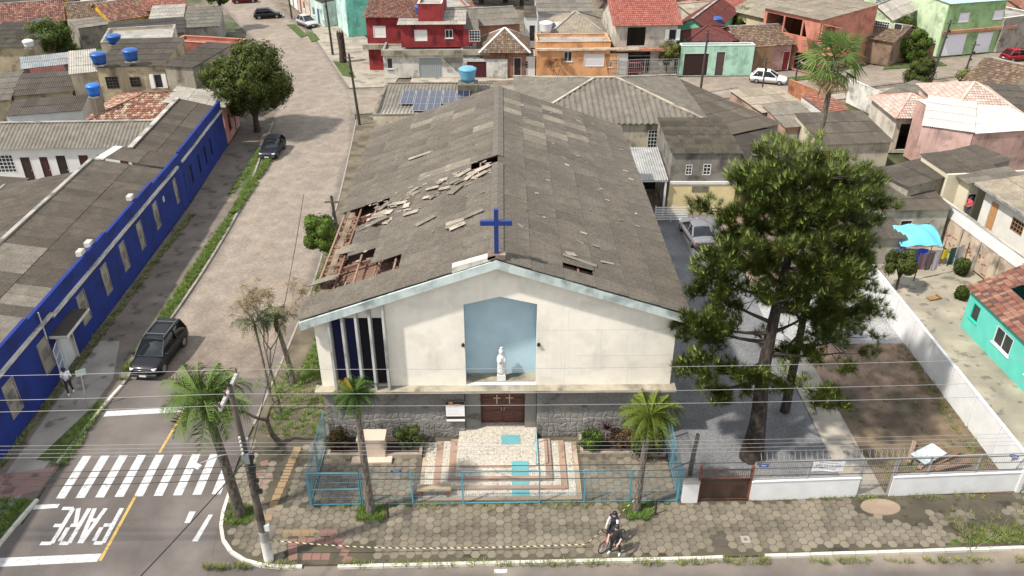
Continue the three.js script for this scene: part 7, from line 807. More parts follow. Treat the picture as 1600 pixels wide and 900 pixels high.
// ---------------------------------------------------------------- poles and wires
function cable(name, label, pts, r, m, group) { const c = new THREE.CatmullRomCurve3(pts.map(p => V3(...p))); const o = mesh(name, new THREE.TubeGeometry(c, 60, r, 4), m); return tag(o, label, 'wire', group); }
function sagline(a, b, sag) { const p = []; for (let i = 0; i <= 8; i++) { const t = i / 8; p.push([a[0] + (b[0] - a[0]) * t, a[1] + (b[1] - a[1]) * t - sag * 4 * t * (1 - t), a[2] + (b[2] - a[2]) * t]); } return p; }
{
  const conc = mat([0.12, 0.1, 0.085], T.stain, 0.95); const t = thing('utility_pole', 'leaning grey utility pole with white painted foot at the street corner', 'utility pole', [-10.2, 0, -24.95]);
  mesh('pole', limb([[0, 1.75, 0], [-0.03, 4, -0.02], [-0.12, 9.3, -0.05]], [0.185, 0.15, 0.1], 12, 6), conc, t); mesh('painted_foot', limb([[0, -0.1, 0], [0, 0.9, 0], [0, 1.78, 0]], [0.215, 0.2, 0.189], 12, 4), mat([0.74, 0.73, 0.71], T.stain, 0.9), t); mesh('crossarm', bx(0.12, 0.14, 2.3, -0.18, 9.05, -0.05), mat([0.6, 0.57, 0.53], T.wood, 0.85), t); for (const z of [-1.1, 0.35, 1.05]) mesh('insulator', [cyl(0.05, 0.03, 0.14, -0.18, 9.12, z, 8), cyl(0.03, 0.05, 0.08, -0.18, 9.26, z, 8)], mat([0.12, 0.06, 0.04], null, 0.3), t);
  mesh('bracket', [bx(0.3, 0.5, 0.08, 0, 5.9, 0.2), bx(0.08, 0.9, 0.12, 0.18, 6.4, 0.1)], M.steel, t); for (let i = 0; i < 5; i++) mesh('insulator', cyl(0.045, 0.045, 0.09, -0.05, 6.15 + i * 0.2, 0.24, 8), mat([0.5, 0.48, 0.45], null, 0.4), t); mesh('meter_box', bx(0.2, 0.32, 0.16, 0.22, 2.0, 0.05), mat([0.6, 0.6, 0.58], null, 0.5), t); for (let i = 0; i < 8; i++) mesh('cable_bundle', bx(rr(0.08, 0.22), rr(0.1, 0.3), 0.14, rr(0.1, 0.24), 4.0 + i * 0.28, rr(-0.08, 0.16)), M.cable, t);
  mesh('lamp_arm', limb([[-0.1, 6.1, 0.1], [-0.7, 6.45, 0.6], [-1.45, 6.4, 1.0]], [0.025, 0.025, 0.022], 6, 4), M.steel, t); mesh('lamp_head', new RoundedBoxGeometry(0.55, 0.1, 0.22, 2, 0.03).rotateY(-0.5).translate(-1.6, 6.4, 1.1), mat([0.6, 0.6, 0.58], null, 0.4), t);
  const grp = 'overhead wires crossing above the front street'; const x0 = -46, x1 = 34;
  const W3 = [[-26.05, 9.28, 9.75], [-24.6, 9.2, 9.75], [-23.9, 9.2, 9.6]]; const la = 'high bare overhead wire on the crossarm of the corner pole';
  for (const [z, h, h1] of W3) { cable('overhead_wire', la, sagline([x0, h + 0.1, z - 0.4], [-10.38, h, z], 0.45), 0.0105, M.wire, grp); cable('overhead_wire', la, sagline([-10.38, h, z], [x1, h1, z - 0.5], 0.35), 0.0105, M.wire, grp); }
  for (let i = 0; i < 4; i++) { const h = 6.15 + i * 0.2; cable('overhead_wire', 'lower bare overhead wire in the stacked bundle on the corner pole', sagline([x0, h + 0.2, -25.1], [-10.25, h, -24.72], 0.3), 0.008, M.wire, 'stacked low overhead wires'); cable('overhead_wire', 'lower bare overhead wire in the stacked bundle on the corner pole', sagline([-10.25, h, -24.72], [x1, h + 0.3, -25.2], 0.35), 0.008, M.wire, 'stacked low overhead wires'); }
  for (const [h, r, s] of [[5.55, 0.02, 0.5], [5.25, 0.016, 0.55], [4.9, 0.022, 0.6]]) { cable('overhead_cable', 'black telephone cable slung below the bare wires', sagline([x0, h + 0.1, -25.1], [-10.2, h, -24.7], s), r, M.cable, 'black telephone cables'); cable('overhead_cable', 'black telephone cable slung below the bare wires', sagline([-10.2, h, -24.7], [x1, h + 0.35, -25.2], s * 0.7), r, M.cable, 'black telephone cables'); }
  cable('overhead_cable', 'thick black cable running from the pole across the junction', sagline([-10.3, 5.7, -24.8], [-16.5, 5.4, -11], 0.5), 0.03, M.cable);
  cable('overhead_cable', 'cable running from the corner pole along the church side', sagline([-10.2, 5.6, -25], [-13.0, 6.3, -49.5], 0.6), 0.02, M.cable);
  const pole = (label, [x, z], h, r = 0.13, lean = 0) => { const p = thing('wooden_pole', label, 'utility pole', [x, 0, z]); mesh('pole', limb([[0, -0.1, 0], [lean * 0.5, h * 0.5, 0], [lean, h, 0]], [r, r * 0.85, r * 0.65], 8, 4), mat([0.1, 0.085, 0.07], T.wood, 0.95), p); mesh('crossarm', bx(0.9, 0.09, 0.09, lean, h - 0.35, 0.1), mat([0.16, 0.13, 0.1], T.wood, 0.9), p); mesh('fitting', [bx(0.2, 0.3, 0.2, lean + 0.06, h - 1.2, 0.1), bx(0.14, 0.2, 0.14, lean - 0.05, h - 1.9, 0.1)], M.cable, p); return p; };
  pole('dark wooden pole beside the leaning small tree', [-10.7, -48.5], 6.6, 0.14, -0.3); pole('dark pole on the verge beyond the church corner', [-14.7,-81.39], 7.2, 0.15, -0.4); pole('pole on the grass beside the far pavement', [-22.37,-109.28], 8.0, 0.16, -0.2); pole('pole at the bend before the row houses', [-32.52,-131.12], 8.0, 0.15, -0.2); pole('dark pole before the mint street wall', [22.33,-91.94], 7.0, 0.15, 0.1); pole('leaning pole with transformer by the grassy strip', [50.18,-95.43], 7.2, 0.15, 0.5); pole('thin pole behind the round bush on the right', [49.79,-88.58], 6.5, 0.12, 0.5); pole('short pole before the white corner house', [-11.47,-99.02], 3.6, 0.1, 0); pole('short pole by the white car on the back street', [28.52,-89.5], 4.5, 0.1, 0.05); pole('pole rising behind the orange brick wall', [31.79,-88.77], 5, 0.1, 0);
  const st = thing('tree_stump', 'thick dead palm stump beside the far pavement', 'stump', [-20.4, 0, -105.48]); mesh('stump', limb([[0, -0.1, 0], [0.05, 1.6, 0], [-0.05, 3.6, 0]], [0.5, 0.42, 0.46], 9, 4), M.bark, st); mesh('old_leaf_bases', [...Array(9)].map((_, i) => { const g = new THREE.ConeGeometry(0.12, 0.6, 4); g.translate(0, 3.7, 0.35); g.rotateY(i * 0.7); return g; }), M.bark, st);
  const fp = thing('fence_post', 'leaning pale concrete post at the corner of the gravel drive', 'post', [8.75, 0, -29.4]); mesh('post', limb([[0, -0.05, 0], [0.05, 1.6, 0], [0.15, 3.0, -0.05]], [0.13, 0.11, 0.09], 6, 3), M.palmbark, fp); mesh('wire_hook', bar([0.12, 2.9, 0], [-0.1, 2.9, 0], 0.02), M.steel, fp);
  // street signs
  const sg = (label, [x, z], h, ry, c) => { const p = thing('street_sign', label, 'sign', [x, 0, z], ry); mesh('post', cyl(0.03, 0.03, h, 0, -0.02, 0, 8), M.concrete, p); mesh('plate', bx(0.5, 0.36, 0.02, 0, h - 0.1, 0.045), mat(c, T.stucco, 0.6), p); return p; };
  const s1 = sg('pale green street sign on a thin post near the black car', [-22.45, -35.4], 2.3, 0.7, [0.55, 0.62, 0.52]); s1.rotation.x = -0.15; const s2 = thing('sign_post', 'bare thin dark post in the grass by the crossing', 'post', [-23.6, 0, -27.9]); mesh('post', cyl(0.035, 0.03, 2.4, 0, -0.02, 0, 8), mat([0.06, 0.055, 0.05], null, 0.7), s2); mesh('cap', cyl(0.04, 0.02, 0.04, 0, 2.38, 0, 8), M.cable, s2); s2.rotation.z = 0.1;
  for (const [x, z, lb] of [[-5.35, -27.35, 'short black stake beside the slim palm pit'], [6.85, -27.4, 'short black stake beside the drooping palm pit']]) { const p = thing('stake', lb, 'stake', [x, 0, z]); mesh('stake_body', bx(0.06, 0.9, 0.06, 0, 0.44, 0), M.cable, p); mesh('stake_top', new THREE.ConeGeometry(0.045, 0.08, 4).translate(0, 0.93, 0), M.cable, p); }
  // barrier tape
  const cv = document.createElement('canvas'); cv.width = 256; cv.height = 16; const c = cv.getContext('2d'); c.fillStyle = '#d8c79a'; c.fillRect(0, 0, 256, 16); c.fillStyle = '#26231c'; for (let i = 0; i < 8; i++) { c.beginPath(); c.moveTo(i * 32, 0); c.lineTo(i * 32 + 16, 0); c.lineTo(i * 32 + 24, 16); c.lineTo(i * 32 + 8, 16); c.fill(); } const ct = new THREE.CanvasTexture(cv); ct.colorSpace = THREE.SRGBColorSpace; ct.wrapS = THREE.RepeatWrapping;
  const tape = (label, a, b, sag) => { const n = 30, pos = [], uv = [], idx = [], L = Math.hypot(b[0] - a[0], b[2] - a[2]); for (let i = 0; i <= n; i++) { const t = i / n, x = a[0] + (b[0] - a[0]) * t, y = a[1] + (b[1] - a[1]) * t - sag * 4 * t * (1 - t), z = a[2] + (b[2] - a[2]) * t, tw = 0.018; pos.push(x, y + 0.014, z - tw, x, y - 0.014, z + tw); uv.push(t * L / 2.4, 1, t * L / 2.4, 0); if (i < n) { const o = i * 2; idx.push(o, o + 1, o + 2, o + 1, o + 3, o + 2); } } const g = new THREE.BufferGeometry(); g.setAttribute('position', new THREE.Float32BufferAttribute(pos, 3)); g.setAttribute('uv', new THREE.Float32BufferAttribute(uv, 2)); g.setIndex(idx); g.computeVertexNormals(); tag(mesh('barrier_tape', g, mat([0.7, 0.7, 0.72], ct, 0.6)), label, 'barrier tape'); };
  tape('striped barrier tape from the utility pole over the pavement corner', [-10.05, 1.2, -24.95], [-4.1, 0.3, -25.25], 0.1); tape('striped barrier tape stretched low along the pavement before the church', [-4.1, 0.3, -25.25], [3.5, 0.3, -25.4], 0.05); tape('striped barrier tape rising to the drooping palm trunk', [3.5, 0.3, -25.4], [5.95, 1.0, -27.5], 0.05);
}
// ---------------------------------------------------------------- vehicles
function car(label, [x, z], turn, colour, o = {}) {       // local +x is the front
  const t = thing('parked_car', label, 'car', [x, o.y ?? RY, z], turn); const L = o.L || 4.2, W = o.W || 1.74, Hh = o.H || 1.5, suv = o.kind === 'suv', sed = o.kind === 'sedan'; const pm = new THREE.MeshPhysicalMaterial({ color: new THREE.Color().setRGB(...colour), roughness: 0.5, clearcoat: 0.18, clearcoatRoughness: 0.1, metalness: 0, specularIntensity: 0.5, side: THREE.DoubleSide }), gl = new THREE.MeshStandardMaterial({ color: new THREE.Color().setRGB(0.012, 0.014, 0.016), roughness: 0.06, side: THREE.DoubleSide });
  const b = 0.24, wr = suv ? 0.36 : 0.31, belt = Hh * 0.6, f = L / 2, ax = L * 0.31;
  // lofted shell: stations along x with half width and heights
  const loft = (st, ring) => { const pos = [], idx = []; st.forEach((s) => ring(s).forEach(p => pos.push(...p))); const m = ring(st[0]).length; for (let i = 0; i < st.length - 1; i++) for (let j = 0; j < m; j++) { const a = i * m + j, c = i * m + (j + 1) % m; idx.push(a, a + m, c, c, a + m, c + m); } for (const e of [0, st.length - 1]) for (let j = 1; j < m - 1; j++) e ? idx.push(e * m, e * m + j, e * m + j + 1) : idx.push(e * m, e * m + j + 1, e * m + j); const g = new THREE.BufferGeometry(); g.setAttribute('position', new THREE.Float32BufferAttribute(pos, 3)); g.setIndex(idx); g.computeVertexNormals(); return g; };
  const hood = belt * (suv ? 0.98 : 0.93), rear = sed ? belt * 0.98 : belt;
  const body = [[-f, 0.8, b + 0.14, rear * 0.8], [-f + 0.08, 0.92, b + 0.03, rear * 0.97], [-f + 0.35, 0.98, b, rear], [-L * 0.15, 1, b, belt], [L * 0.12, 1, b, belt], [L * 0.22, 0.99, b, belt * 0.99], [f - 0.75, 0.97, b, hood * 0.97], [f - 0.35, 0.94, b, hood * 0.92], [f - 0.14, 0.86, b + 0.01, hood * 0.84], [f - 0.04, 0.74, b + 0.04, hood * 0.74], [f, 0.6, b + 0.1, hood * 0.62]];
  mesh('body', loft(body, ([X, w, y0, y1]) => { const h = W / 2 * w, ym = y0 + (y1 - y0) * 0.55; return [[X, y0, -h * 0.92], [X, ym, -h], [X, y1 - 0.09, -h * 0.97], [X, y1 - 0.02, -h * 0.88], [X, y1 + 0.01, -h * 0.66], [X, y1 + 0.03, 0], [X, y1 + 0.01, h * 0.66], [X, y1 - 0.02, h * 0.88], [X, y1 - 0.09, h * 0.97], [X, ym, h], [X, y0, h * 0.92], [X, y0 - 0.02, 0]]; }), pm, t);
  const c0 = suv ? -f + 0.18 : sed ? -f + 0.75 : -f + 0.2, c1 = L * (suv ? 0.27 : 0.24), r0 = suv ? -f + 0.42 : sed ? -f + 1.35 : -f + 0.75, r1 = L * (suv ? 0.08 : 0.02), hw = W / 2;
  mesh('cabin_glass', loft([[c0, belt - 0.04, 0.86, belt], [r0, belt - 0.04, 0.86, Hh - 0.05], [r1, belt - 0.04, 0.86, Hh - 0.05], [c1, belt - 0.04, 0.86, belt]], ([X, y0, k, y1]) => { const top = y1 > belt + 0.1; return [[X, y0, -hw * 0.93], [X, y1, -hw * (top ? 0.7 : 0.9)], [X, y1, hw * (top ? 0.7 : 0.9)], [X, y0, hw * 0.93]]; }), gl, t);
  mesh('roof_panel', loft([[r0 - 0.04, 0], [r0 + 0.3, 0.045], [(r0 + r1) / 2, 0.06], [r1 - 0.1, 0.045], [r1 + 0.05, 0]], ([X, y]) => [[X, Hh - 0.09, -hw * 0.735], [X, Hh - 0.035 + y * 0.5, -hw * 0.66], [X, Hh - 0.01 + y * 0.9, -hw * 0.4], [X, Hh + y, 0], [X, Hh - 0.01 + y * 0.9, hw * 0.4], [X, Hh - 0.035 + y * 0.5, hw * 0.66], [X, Hh - 0.09, hw * 0.735]]), pm, t);
  for (const s of [-1, 1]) { mesh('pillar', [bar([c1, belt, s * hw * 0.9], [r1, Hh - 0.04, s * hw * 0.705], 0.07, 0.05), bar([(r0 + r1) / 2, belt, s * hw * 0.93], [(r0 + r1) / 2, Hh - 0.05, s * hw * 0.71], 0.08, 0.05), bar([c0 + 0.04, belt, s * hw * 0.9], [r0, Hh - 0.04, s * hw * 0.705], 0.12, 0.08)], pm, t); mesh('mirror', new RoundedBoxGeometry(0.1, 0.13, 0.2, 2, 0.03).translate(c1 - 0.2, belt + 0.07, s * (hw + 0.08)), pm, t); mesh('headlight', new RoundedBoxGeometry(0.3, 0.15, 0.34, 2, 0.06).rotateY(s * 0.35).translate(f - 0.2, hood * 0.74, s * hw * 0.66), mat([0.6, 0.62, 0.64], null, 0.12), t); mesh('tail_light', new RoundedBoxGeometry(0.12, suv ? 0.34 : 0.2, 0.26, 2, 0.03).translate(-f + 0.07, rear * 0.78, s * hw * 0.72), mat([0.3, 0.01, 0.012], null, 0.25), t); mesh('door_handle', [bx(0.18, 0.03, 0.03, -0.15, belt * 0.86, s * (hw * 0.985)), bx(0.18, 0.03, 0.03, -L * 0.21, belt * 0.86, s * (hw * 0.985))], pm, t); if (o.rails) mesh('roof_rail', bar([r0 + 0.1, Hh + 0.06, s * hw * 0.66], [r1 - 0.1, Hh + 0.06, s * hw * 0.66], 0.04), mat([0.1, 0.1, 0.1], null, 0.4), t); }
  if (o.rails) for (const X of [r0 + 0.5, r1 - 0.35]) mesh('roof_bar', bx(0.05, 0.04, W * 0.64, X, Hh + 0.1, 0), mat([0.1, 0.1, 0.1], null, 0.4), t);
  mesh('bumper', [new RoundedBoxGeometry(0.16, 0.2, W * 0.84, 2, 0.05).translate(f - 0.05, b + 0.13, 0), new RoundedBoxGeometry(0.16, 0.22, W * 0.86, 2, 0.05).translate(-f + 0.03, b + 0.15, 0)], mat([0.03, 0.03, 0.032], null, 0.6), t); mesh('grille', bx(0.05, 0.13, W * 0.42, f + 0.005, hood * 0.63, 0), mat([0.02, 0.02, 0.02], null, 0.35), t); mesh('number_plate', [bx(0.012, 0.12, 0.4, f + 0.04, b + 0.14, 0), bx(0.012, 0.12, 0.4, -f - 0.06, b + 0.25, 0)], mat([0.65, 0.65, 0.65], null, 0.6), t); mesh('windscreen_frame', [bar([c1 + 0.01, belt + 0.01, -hw * 0.88], [c1 + 0.01, belt + 0.01, hw * 0.88], 0.05), bar([r1 + 0.04, Hh - 0.035, -hw * 0.72], [r1 + 0.04, Hh - 0.035, hw * 0.72], 0.05)], mat([0.02, 0.02, 0.02], null, 0.5), t);
  for (const X of [-ax, ax]) for (const s of [-1, 1]) { const w = part('wheel', t), tg = new THREE.TorusGeometry(wr - 0.08, 0.085, 8, 20); tg.scale(1, 1, 1.15); tg.translate(X, wr, s * (hw - 0.1)); mesh('tyre', tg, M.rubber, w); const sp = []; for (let i = 0; i < 5; i++) { const g = bx(0.05, wr * 0.62, 0.02, 0, wr * 0.31, 0); g.rotateZ(i * 1.257); g.translate(X, wr, s * (hw - 0.03)); sp.push(g); } const rg = new THREE.CylinderGeometry(wr - 0.1, wr - 0.1, 0.05, 18); rg.rotateX(Math.PI / 2); rg.translate(X, wr, s * (hw - 0.07)); mesh('rim', [...sp, rg], M.rim, w); }
  return t;
}
const aw = (a, b) => Math.atan2(-(b[1] - a[1]), b[0] - a[0]);
car('black estate car with roof rails driving towards the crossing', [-20.25, -40.2], -Math.PI / 2 - 0.08, [0.008, 0.008, 0.011], { L: 4.45, W: 1.82, H: 1.68, kind: 'suv', rails: true });
car('dark small car parked on the kerb under the dense tree', [-21.66,-73.68], -Math.PI / 2 - 0.05, [0.012, 0.013, 0.02], { L: 3.9, W: 1.7, H: 1.5 });
car('dark car parked up the far bend of the street', [-36.28,-131.61], 0.25, [0.015, 0.016, 0.02], { L: 4.2, H: 1.5 });
car('silver car parked on the far pavement by the row houses', [-29.1,-125.9], -0.9, [0.4, 0.4, 0.4], { L: 4.1, H: 1.5, y: -0.03 });
car('maroon car at the top of the bend', [-42.97,-143.33], 0.3, [0.13, 0.01, 0.015], { L: 4.1 });
car('silver saloon parked on the gravel drive beside the church', [14.4, -55.4], Math.PI / 2 + 0.1, [0.17, 0.17, 0.18], { L: 4.4, W: 1.75, H: 1.46, kind: 'sedan', y: 0 });
car('white car parked on the back street by the fan palm', [31.23,-96.15], -0.35, [0.72, 0.72, 0.72], { L: 4.2 });
car('red car on the back street near the green building', [65.94,-105.81], 0.2, [0.25, 0.008, 0.012], { L: 4.0 });
car('red car inside the carport of the red roofed house', [15.19,-99.57], Math.PI, [0.3, 0.012, 0.03], { L: 4.0, y: 0 });
car('dark blue car in the lane beside the mint house', [23.03,-109.13], -1.2, [0.03, 0.035, 0.06], { L: 4.0, y: -0.02 });
// ---------------------------------------------------------------- people
function person(label, [x, y, z], turn, J, cols, o = {}) {
  const t = thing('person', label, 'person', [x, y, z], turn); const N = 76, half = 1.0, bones = [['pelvis', 'chest', 0.135, 0.15, 'top'], ['chest', 'neck', 0.15, 0.07, 'top'], ['neck', 'head', 0.055, 0.06, 'skin'], ['head', 'crown', 0.09, 0.095, 'skin'], ['head', 'chin', 0.085, 0.06, 'skin'], ['shL', 'shR', 0.075, 0.075, 'top'], ['hipL', 'hipR', 0.11, 0.11, 'leg']];
  for (const s of ['L', 'R']) bones.push(['sh' + s, 'el' + s, 0.062, 0.046, o.sleeve || 'top'], ['el' + s, 'wr' + s, 0.044, 0.032, o.fore || 'skin'], ['wr' + s, 'ha' + s, 0.034, 0.036, 'skin'], ['hip' + s, 'kn' + s, 0.095, 0.064, 'leg'], ['kn' + s, 'an' + s, 0.062, 0.045, 'leg'], ['an' + s, 'to' + s, 0.05, 0.042, 'shoe']);
  const B = bones.map(b => [V3(...J[b[0]]), V3(...J[b[1]]), b[2], b[3], b[4]]); const dist = (p, b) => { const a = b[0], c = b[1], ux = c.x - a.x, uy = c.y - a.y, uz = c.z - a.z, wx = p.x - a.x, wy = p.y - a.y, wz = p.z - a.z; let k = (wx * ux + wy * uy + wz * uz) / (ux * ux + uy * uy + uz * uz); k = k < 0 ? 0 : k > 1 ? 1 : k; const ex = wx - ux * k, ey = wy - uy * k, ez = wz - uz * k; return Math.sqrt(ex * ex + ey * ey + ez * ez) - (b[2] + (b[3] - b[2]) * k); };
  const mc = new MarchingCubes(N, M.white, false, false, 60000); mc.isolation = 0; const p = V3(); const cy = 0.92;
  for (let k = 0; k < N; k++) for (let j = 0; j < N; j++) for (let i = 0; i < N; i++) { p.set((i - N / 2) / (N / 2) * half, (j - N / 2) / (N / 2) * half + cy, (k - N / 2) / (N / 2) * half); let d = 9; const kk = 0.035; for (const b of B) { const q = dist(p, b); if (q > d + 0.2) continue; const h = Math.max(kk - Math.abs(d - q), 0) / kk; d = Math.min(d, q) - h * h * kk * 0.25; } mc.field[i + j * N + k * N * N] = -d; }
  mc.update(); const n = mc.count, pos = new Float32Array(mc.positionArray.slice(0, n * 3)), nor = new Float32Array(mc.normalArray.slice(0, n * 3)), col = new Float32Array(n * 3); for (let i = 0; i < n; i++) { pos[i * 3] *= half; pos[i * 3 + 1] = pos[i * 3 + 1] * half + cy; pos[i * 3 + 2] *= half; p.set(pos[i * 3], pos[i * 3 + 1], pos[i * 3 + 2]); let bd = 9, bc = 'top'; for (const b of B) { const q = dist(p, b); if (q < bd) { bd = q; bc = b[4]; } } col.set(cols[bc], i * 3); const l = -1; nor[i * 3] *= 1; }
  const g = new THREE.BufferGeometry(); g.setAttribute('position', new THREE.BufferAttribute(pos, 3)); g.setAttribute('color', new THREE.BufferAttribute(col, 3)); g.computeVertexNormals(); const gs = [g]; const tint = (q, c) => { const a = new Float32Array(q.attributes.position.count * 3); for (let i = 0; i < a.length; i += 3) a.set(c, i); q.setAttribute('color', new THREE.BufferAttribute(a, 3)); return q; };
  for (const s of ['L', 'R']) { const w = V3(...J['wr' + s]), h = V3(...J['ha' + s]), d = h.clone().sub(w).normalize(), sd = d.clone().cross(V3(0, 1, 0.3)).normalize(); [0.075, 0.085, 0.08, 0.06].forEach((l, i) => { const o2 = h.clone().addScaledVector(sd, (i - 1.5) * 0.019), m = o2.clone().addScaledVector(d, l * 0.6), e = m.clone().addScaledVector(d, l * 0.4); e.y -= 0.03; gs.push(tint(limb([o2, m, e].map(v => [v.x, v.y, v.z]), [0.01, 0.009, 0.007], 5, 1), cols.skin)); }); const o3 = w.clone().lerp(h, 0.4), m3 = o3.clone().addScaledVector(sd, 0.045).addScaledVector(d, 0.02), e3 = m3.clone().addScaledVector(d, 0.04); gs.push(tint(limb([o3, m3, e3].map(v => [v.x, v.y, v.z]), [0.012, 0.011, 0.008], 5, 1), cols.skin)); }
  const hd = V3(...J.head), f = V3(...(J.face || [0, 0, 1])).normalize(); for (const [dx, dy, r] of [[-0.033, 0.02, 0.011], [0.033, 0.02, 0.011]]) { const q = new THREE.SphereGeometry(r, 6, 5), sx = f.clone().cross(V3(0, 1, 0)); q.translate(hd.x + f.x * 0.085 + sx.x * dx, hd.y + dy, hd.z + f.z * 0.085 + sx.z * dx); gs.push(tint(q, [0.03, 0.02, 0.02])); } { const q = new THREE.ConeGeometry(0.014, 0.04, 5); q.translate(hd.x + f.x * 0.1, hd.y - 0.01, hd.z + f.z * 0.1); gs.push(tint(q, cols.skin)); }
  mesh('body', gs, mat([1, 1, 1], null, 0.85, { vertexColors: true }), t);
  const hg = new THREE.SphereGeometry(0.112, 14, 10, 0, Math.PI * 2, 0, Math.PI * 0.62); hg.scale(1, 1.1, 1.05); hg.rotateX(-0.35); hg.applyMatrix4(new THREE.Matrix4().makeRotationY(Math.atan2(f.x, f.z))); hg.translate(hd.x - f.x * 0.015, hd.y + 0.035, hd.z - f.z * 0.015); const hs = [hg]; if (o.long) hs.push(limb([[hd.x - f.x * 0.06, hd.y + 0.05, hd.z - f.z * 0.06], [hd.x - f.x * 0.12, hd.y - 0.12, hd.z - f.z * 0.12], [hd.x - f.x * 0.12, hd.y - 0.36, hd.z - f.z * 0.13]], [0.09, 0.1, 0.05], 8)); mesh('hair', hs, mat(cols.hair, null, 0.7), t); return t;
}
const stand = { pelvis: [0, 0.98, 0], chest: [0, 1.25, 0.01], neck: [0, 1.45, 0], head: [0, 1.58, 0.02], crown: [0, 1.64, 0.01], chin: [0, 1.52, 0.05], shL: [-0.17, 1.4, 0], shR: [0.17, 1.4, 0], elL: [-0.24, 1.13, -0.02], elR: [0.24, 1.13, 0.02], wrL: [-0.22, 0.98, 0.2], wrR: [0.16, 1.05, 0.24], haL: [-0.18, 0.97, 0.27], haR: [0.1, 1.07, 0.3], hipL: [-0.09, 0.93, 0], hipR: [0.09, 0.93, 0], knL: [-0.1, 0.5, 0.03], knR: [0.11, 0.5, 0.05], anL: [-0.11, 0.08, -0.02], anR: [0.13, 0.08, 0.03], toL: [-0.12, 0.045, 0.13], toR: [0.15, 0.045, 0.18] };
person('person in white shirt and dark trousers walking beside the blue wall', [-24.0, 0, -36.8], 0.3, { ...stand, knL: [-0.1, 0.5, 0.12], anL: [-0.1, 0.08, 0.12], toL: [-0.1, 0.045, 0.27], anR: [0.11, 0.09, -0.18], knR: [0.11, 0.5, -0.02], toR: [0.11, 0.045, -0.03] }, { skin: [0.14, 0.07, 0.045], top: [0.75, 0.74, 0.76], leg: [0.02, 0.02, 0.025], shoe: [0.6, 0.6, 0.6], hair: [0.015, 0.012, 0.01] });
person('person in black clothes straddling the front of the bicycle at the kerb', [4.72, 0, -25.15], -0.5, { ...stand, elL: [-0.28, 1.15, 0.1], elR: [0.28, 1.15, 0.1], wrL: [-0.25, 1.0, 0.3], wrR: [0.24, 1.0, 0.3], haL: [-0.24, 0.98, 0.37], haR: [0.22, 0.98, 0.37], hipL: [-0.1, 0.93, 0], knL: [-0.16, 0.5, 0.06], anL: [-0.2, 0.08, 0.03], toL: [-0.24, 0.045, 0.18], knR: [0.17, 0.5, -0.02], anR: [0.2, 0.08, -0.08], toR: [0.23, 0.045, 0.08] }, { skin: [0.5, 0.32, 0.25], top: [0.012, 0.012, 0.014], leg: [0.012, 0.012, 0.014], shoe: [0.5, 0.5, 0.5], hair: [0.015, 0.012, 0.01] });
person('long haired person in white sleeves riding on the bicycle behind', [4.75, 0.1, -25.95], -0.6, { ...stand, pelvis: [0, 0.86, -0.05], chest: [0, 1.16, 0.02], neck: [0, 1.36, 0.05], head: [0, 1.49, 0.08], crown: [0, 1.55, 0.07], chin: [0, 1.43, 0.12], shL: [-0.16, 1.31, 0.05], shR: [0.16, 1.31, 0.05], elL: [-0.22, 1.08, 0.2], elR: [0.22, 1.08, 0.2], wrL: [-0.18, 1.0, 0.42], wrR: [0.18, 1.0, 0.42], haL: [-0.16, 0.99, 0.49], haR: [0.16, 0.99, 0.49], hipL: [-0.09, 0.82, -0.05], hipR: [0.09, 0.82, -0.05], knL: [-0.14, 0.62, 0.32], knR: [0.14, 0.5, 0.25], anL: [-0.14, 0.2, 0.2], anR: [0.15, 0.06, 0.1], toL: [-0.14, 0.16, 0.34], toR: [0.15, 0.02, 0.24] }, { skin: [0.55, 0.36, 0.28], top: [0.02, 0.02, 0.03], slv: [0.62, 0.58, 0.62], leg: [0.012, 0.012, 0.02], shoe: [0.4, 0.4, 0.4], hair: [0.02, 0.012, 0.01] }, { long: true, sleeve: 'slv', fore: 'slv' });
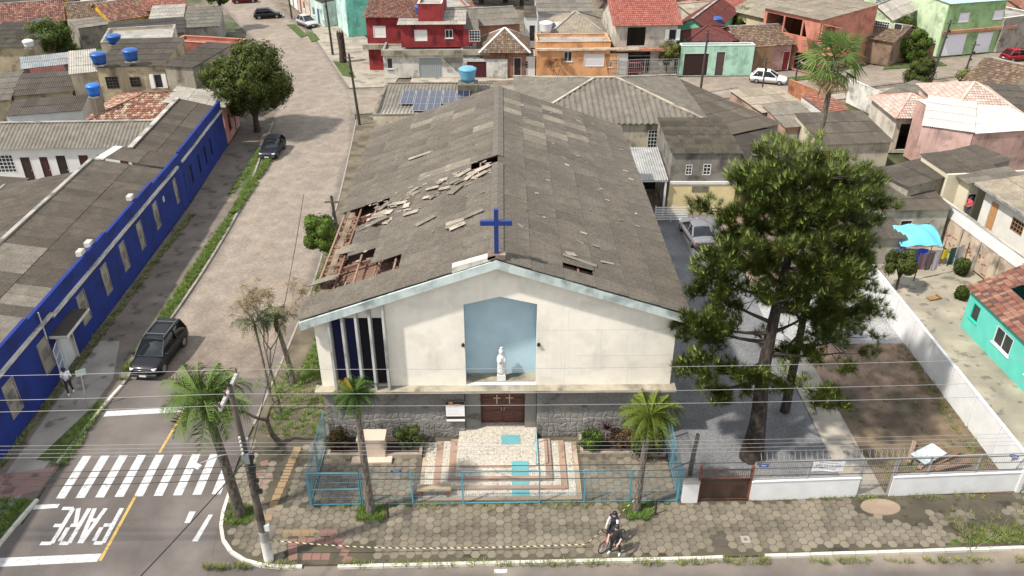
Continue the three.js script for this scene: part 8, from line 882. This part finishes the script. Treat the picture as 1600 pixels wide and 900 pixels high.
{ const q = [33.6, 2.12, -54.2]; person('person in red shirt standing on the raised white walkway', q, -1.4, stand, { skin: [0.3, 0.17, 0.12], top: [0.5, 0.06, 0.08], leg: [0.05, 0.05, 0.08], shoe: [0.05, 0.05, 0.05], hair: [0.015, 0.012, 0.01] }); }
{ const t = thing('bicycle', 'pink framed bicycle held by two people at the front kerb', 'bicycle', [4.62, 0, -25.55], Math.PI * 1.22); const fm = mat([0.35, 0.08, 0.12], null, 0.4), bl = M.rubber; for (const X of [-0.52, 0.52]) { const w = part('wheel', t), g = new THREE.TorusGeometry(0.3, 0.022, 8, 28); g.translate(X, 0.325, 0); mesh('tyre', g, bl, w); const sp = []; for (let i = 0; i < 10; i++) { const s = bx(0.006, 0.58, 0.006); s.rotateZ(i * Math.PI / 10); s.translate(X, 0.325, 0); sp.push(s); } mesh('rim', [...sp, new THREE.TorusGeometry(0.278, 0.01, 6, 28).translate(X, 0.325, 0)], M.rim, w); } mesh('frame', [bar([-0.52, 0.325, 0], [-0.08, 0.3, 0], 0.035), bar([-0.08, 0.3, 0], [-0.22, 0.8, 0], 0.04), bar([-0.08, 0.3, 0], [0.36, 0.72, 0], 0.045), bar([-0.2, 0.68, 0], [0.36, 0.75, 0], 0.04), bar([-0.52, 0.325, 0], [-0.2, 0.7, 0], 0.03)], fm, t); mesh('fork', [bar([0.34, 0.82, 0], [0.52, 0.325, 0.05], 0.03), bar([0.34, 0.82, 0], [0.52, 0.325, -0.05], 0.03)], fm, t); mesh('handlebar', [bar([0.33, 0.95, -0.28], [0.33, 0.95, 0.28], 0.03), bar([0.33, 0.8, 0], [0.33, 0.95, 0], 0.03)], bl, t); mesh('saddle', new RoundedBoxGeometry(0.28, 0.07, 0.16, 2, 0.03).translate(-0.24, 0.84, 0), bl, t); mesh('pedals', [bar([-0.08, 0.3, -0.16], [-0.08, 0.3, 0.16], 0.025), bx(0.1, 0.02, 0.08, -0.08, 0.3, 0.18), bx(0.1, 0.02, 0.08, -0.08, 0.3, -0.18)], bl, t); }
renderer.render(scene, camera);
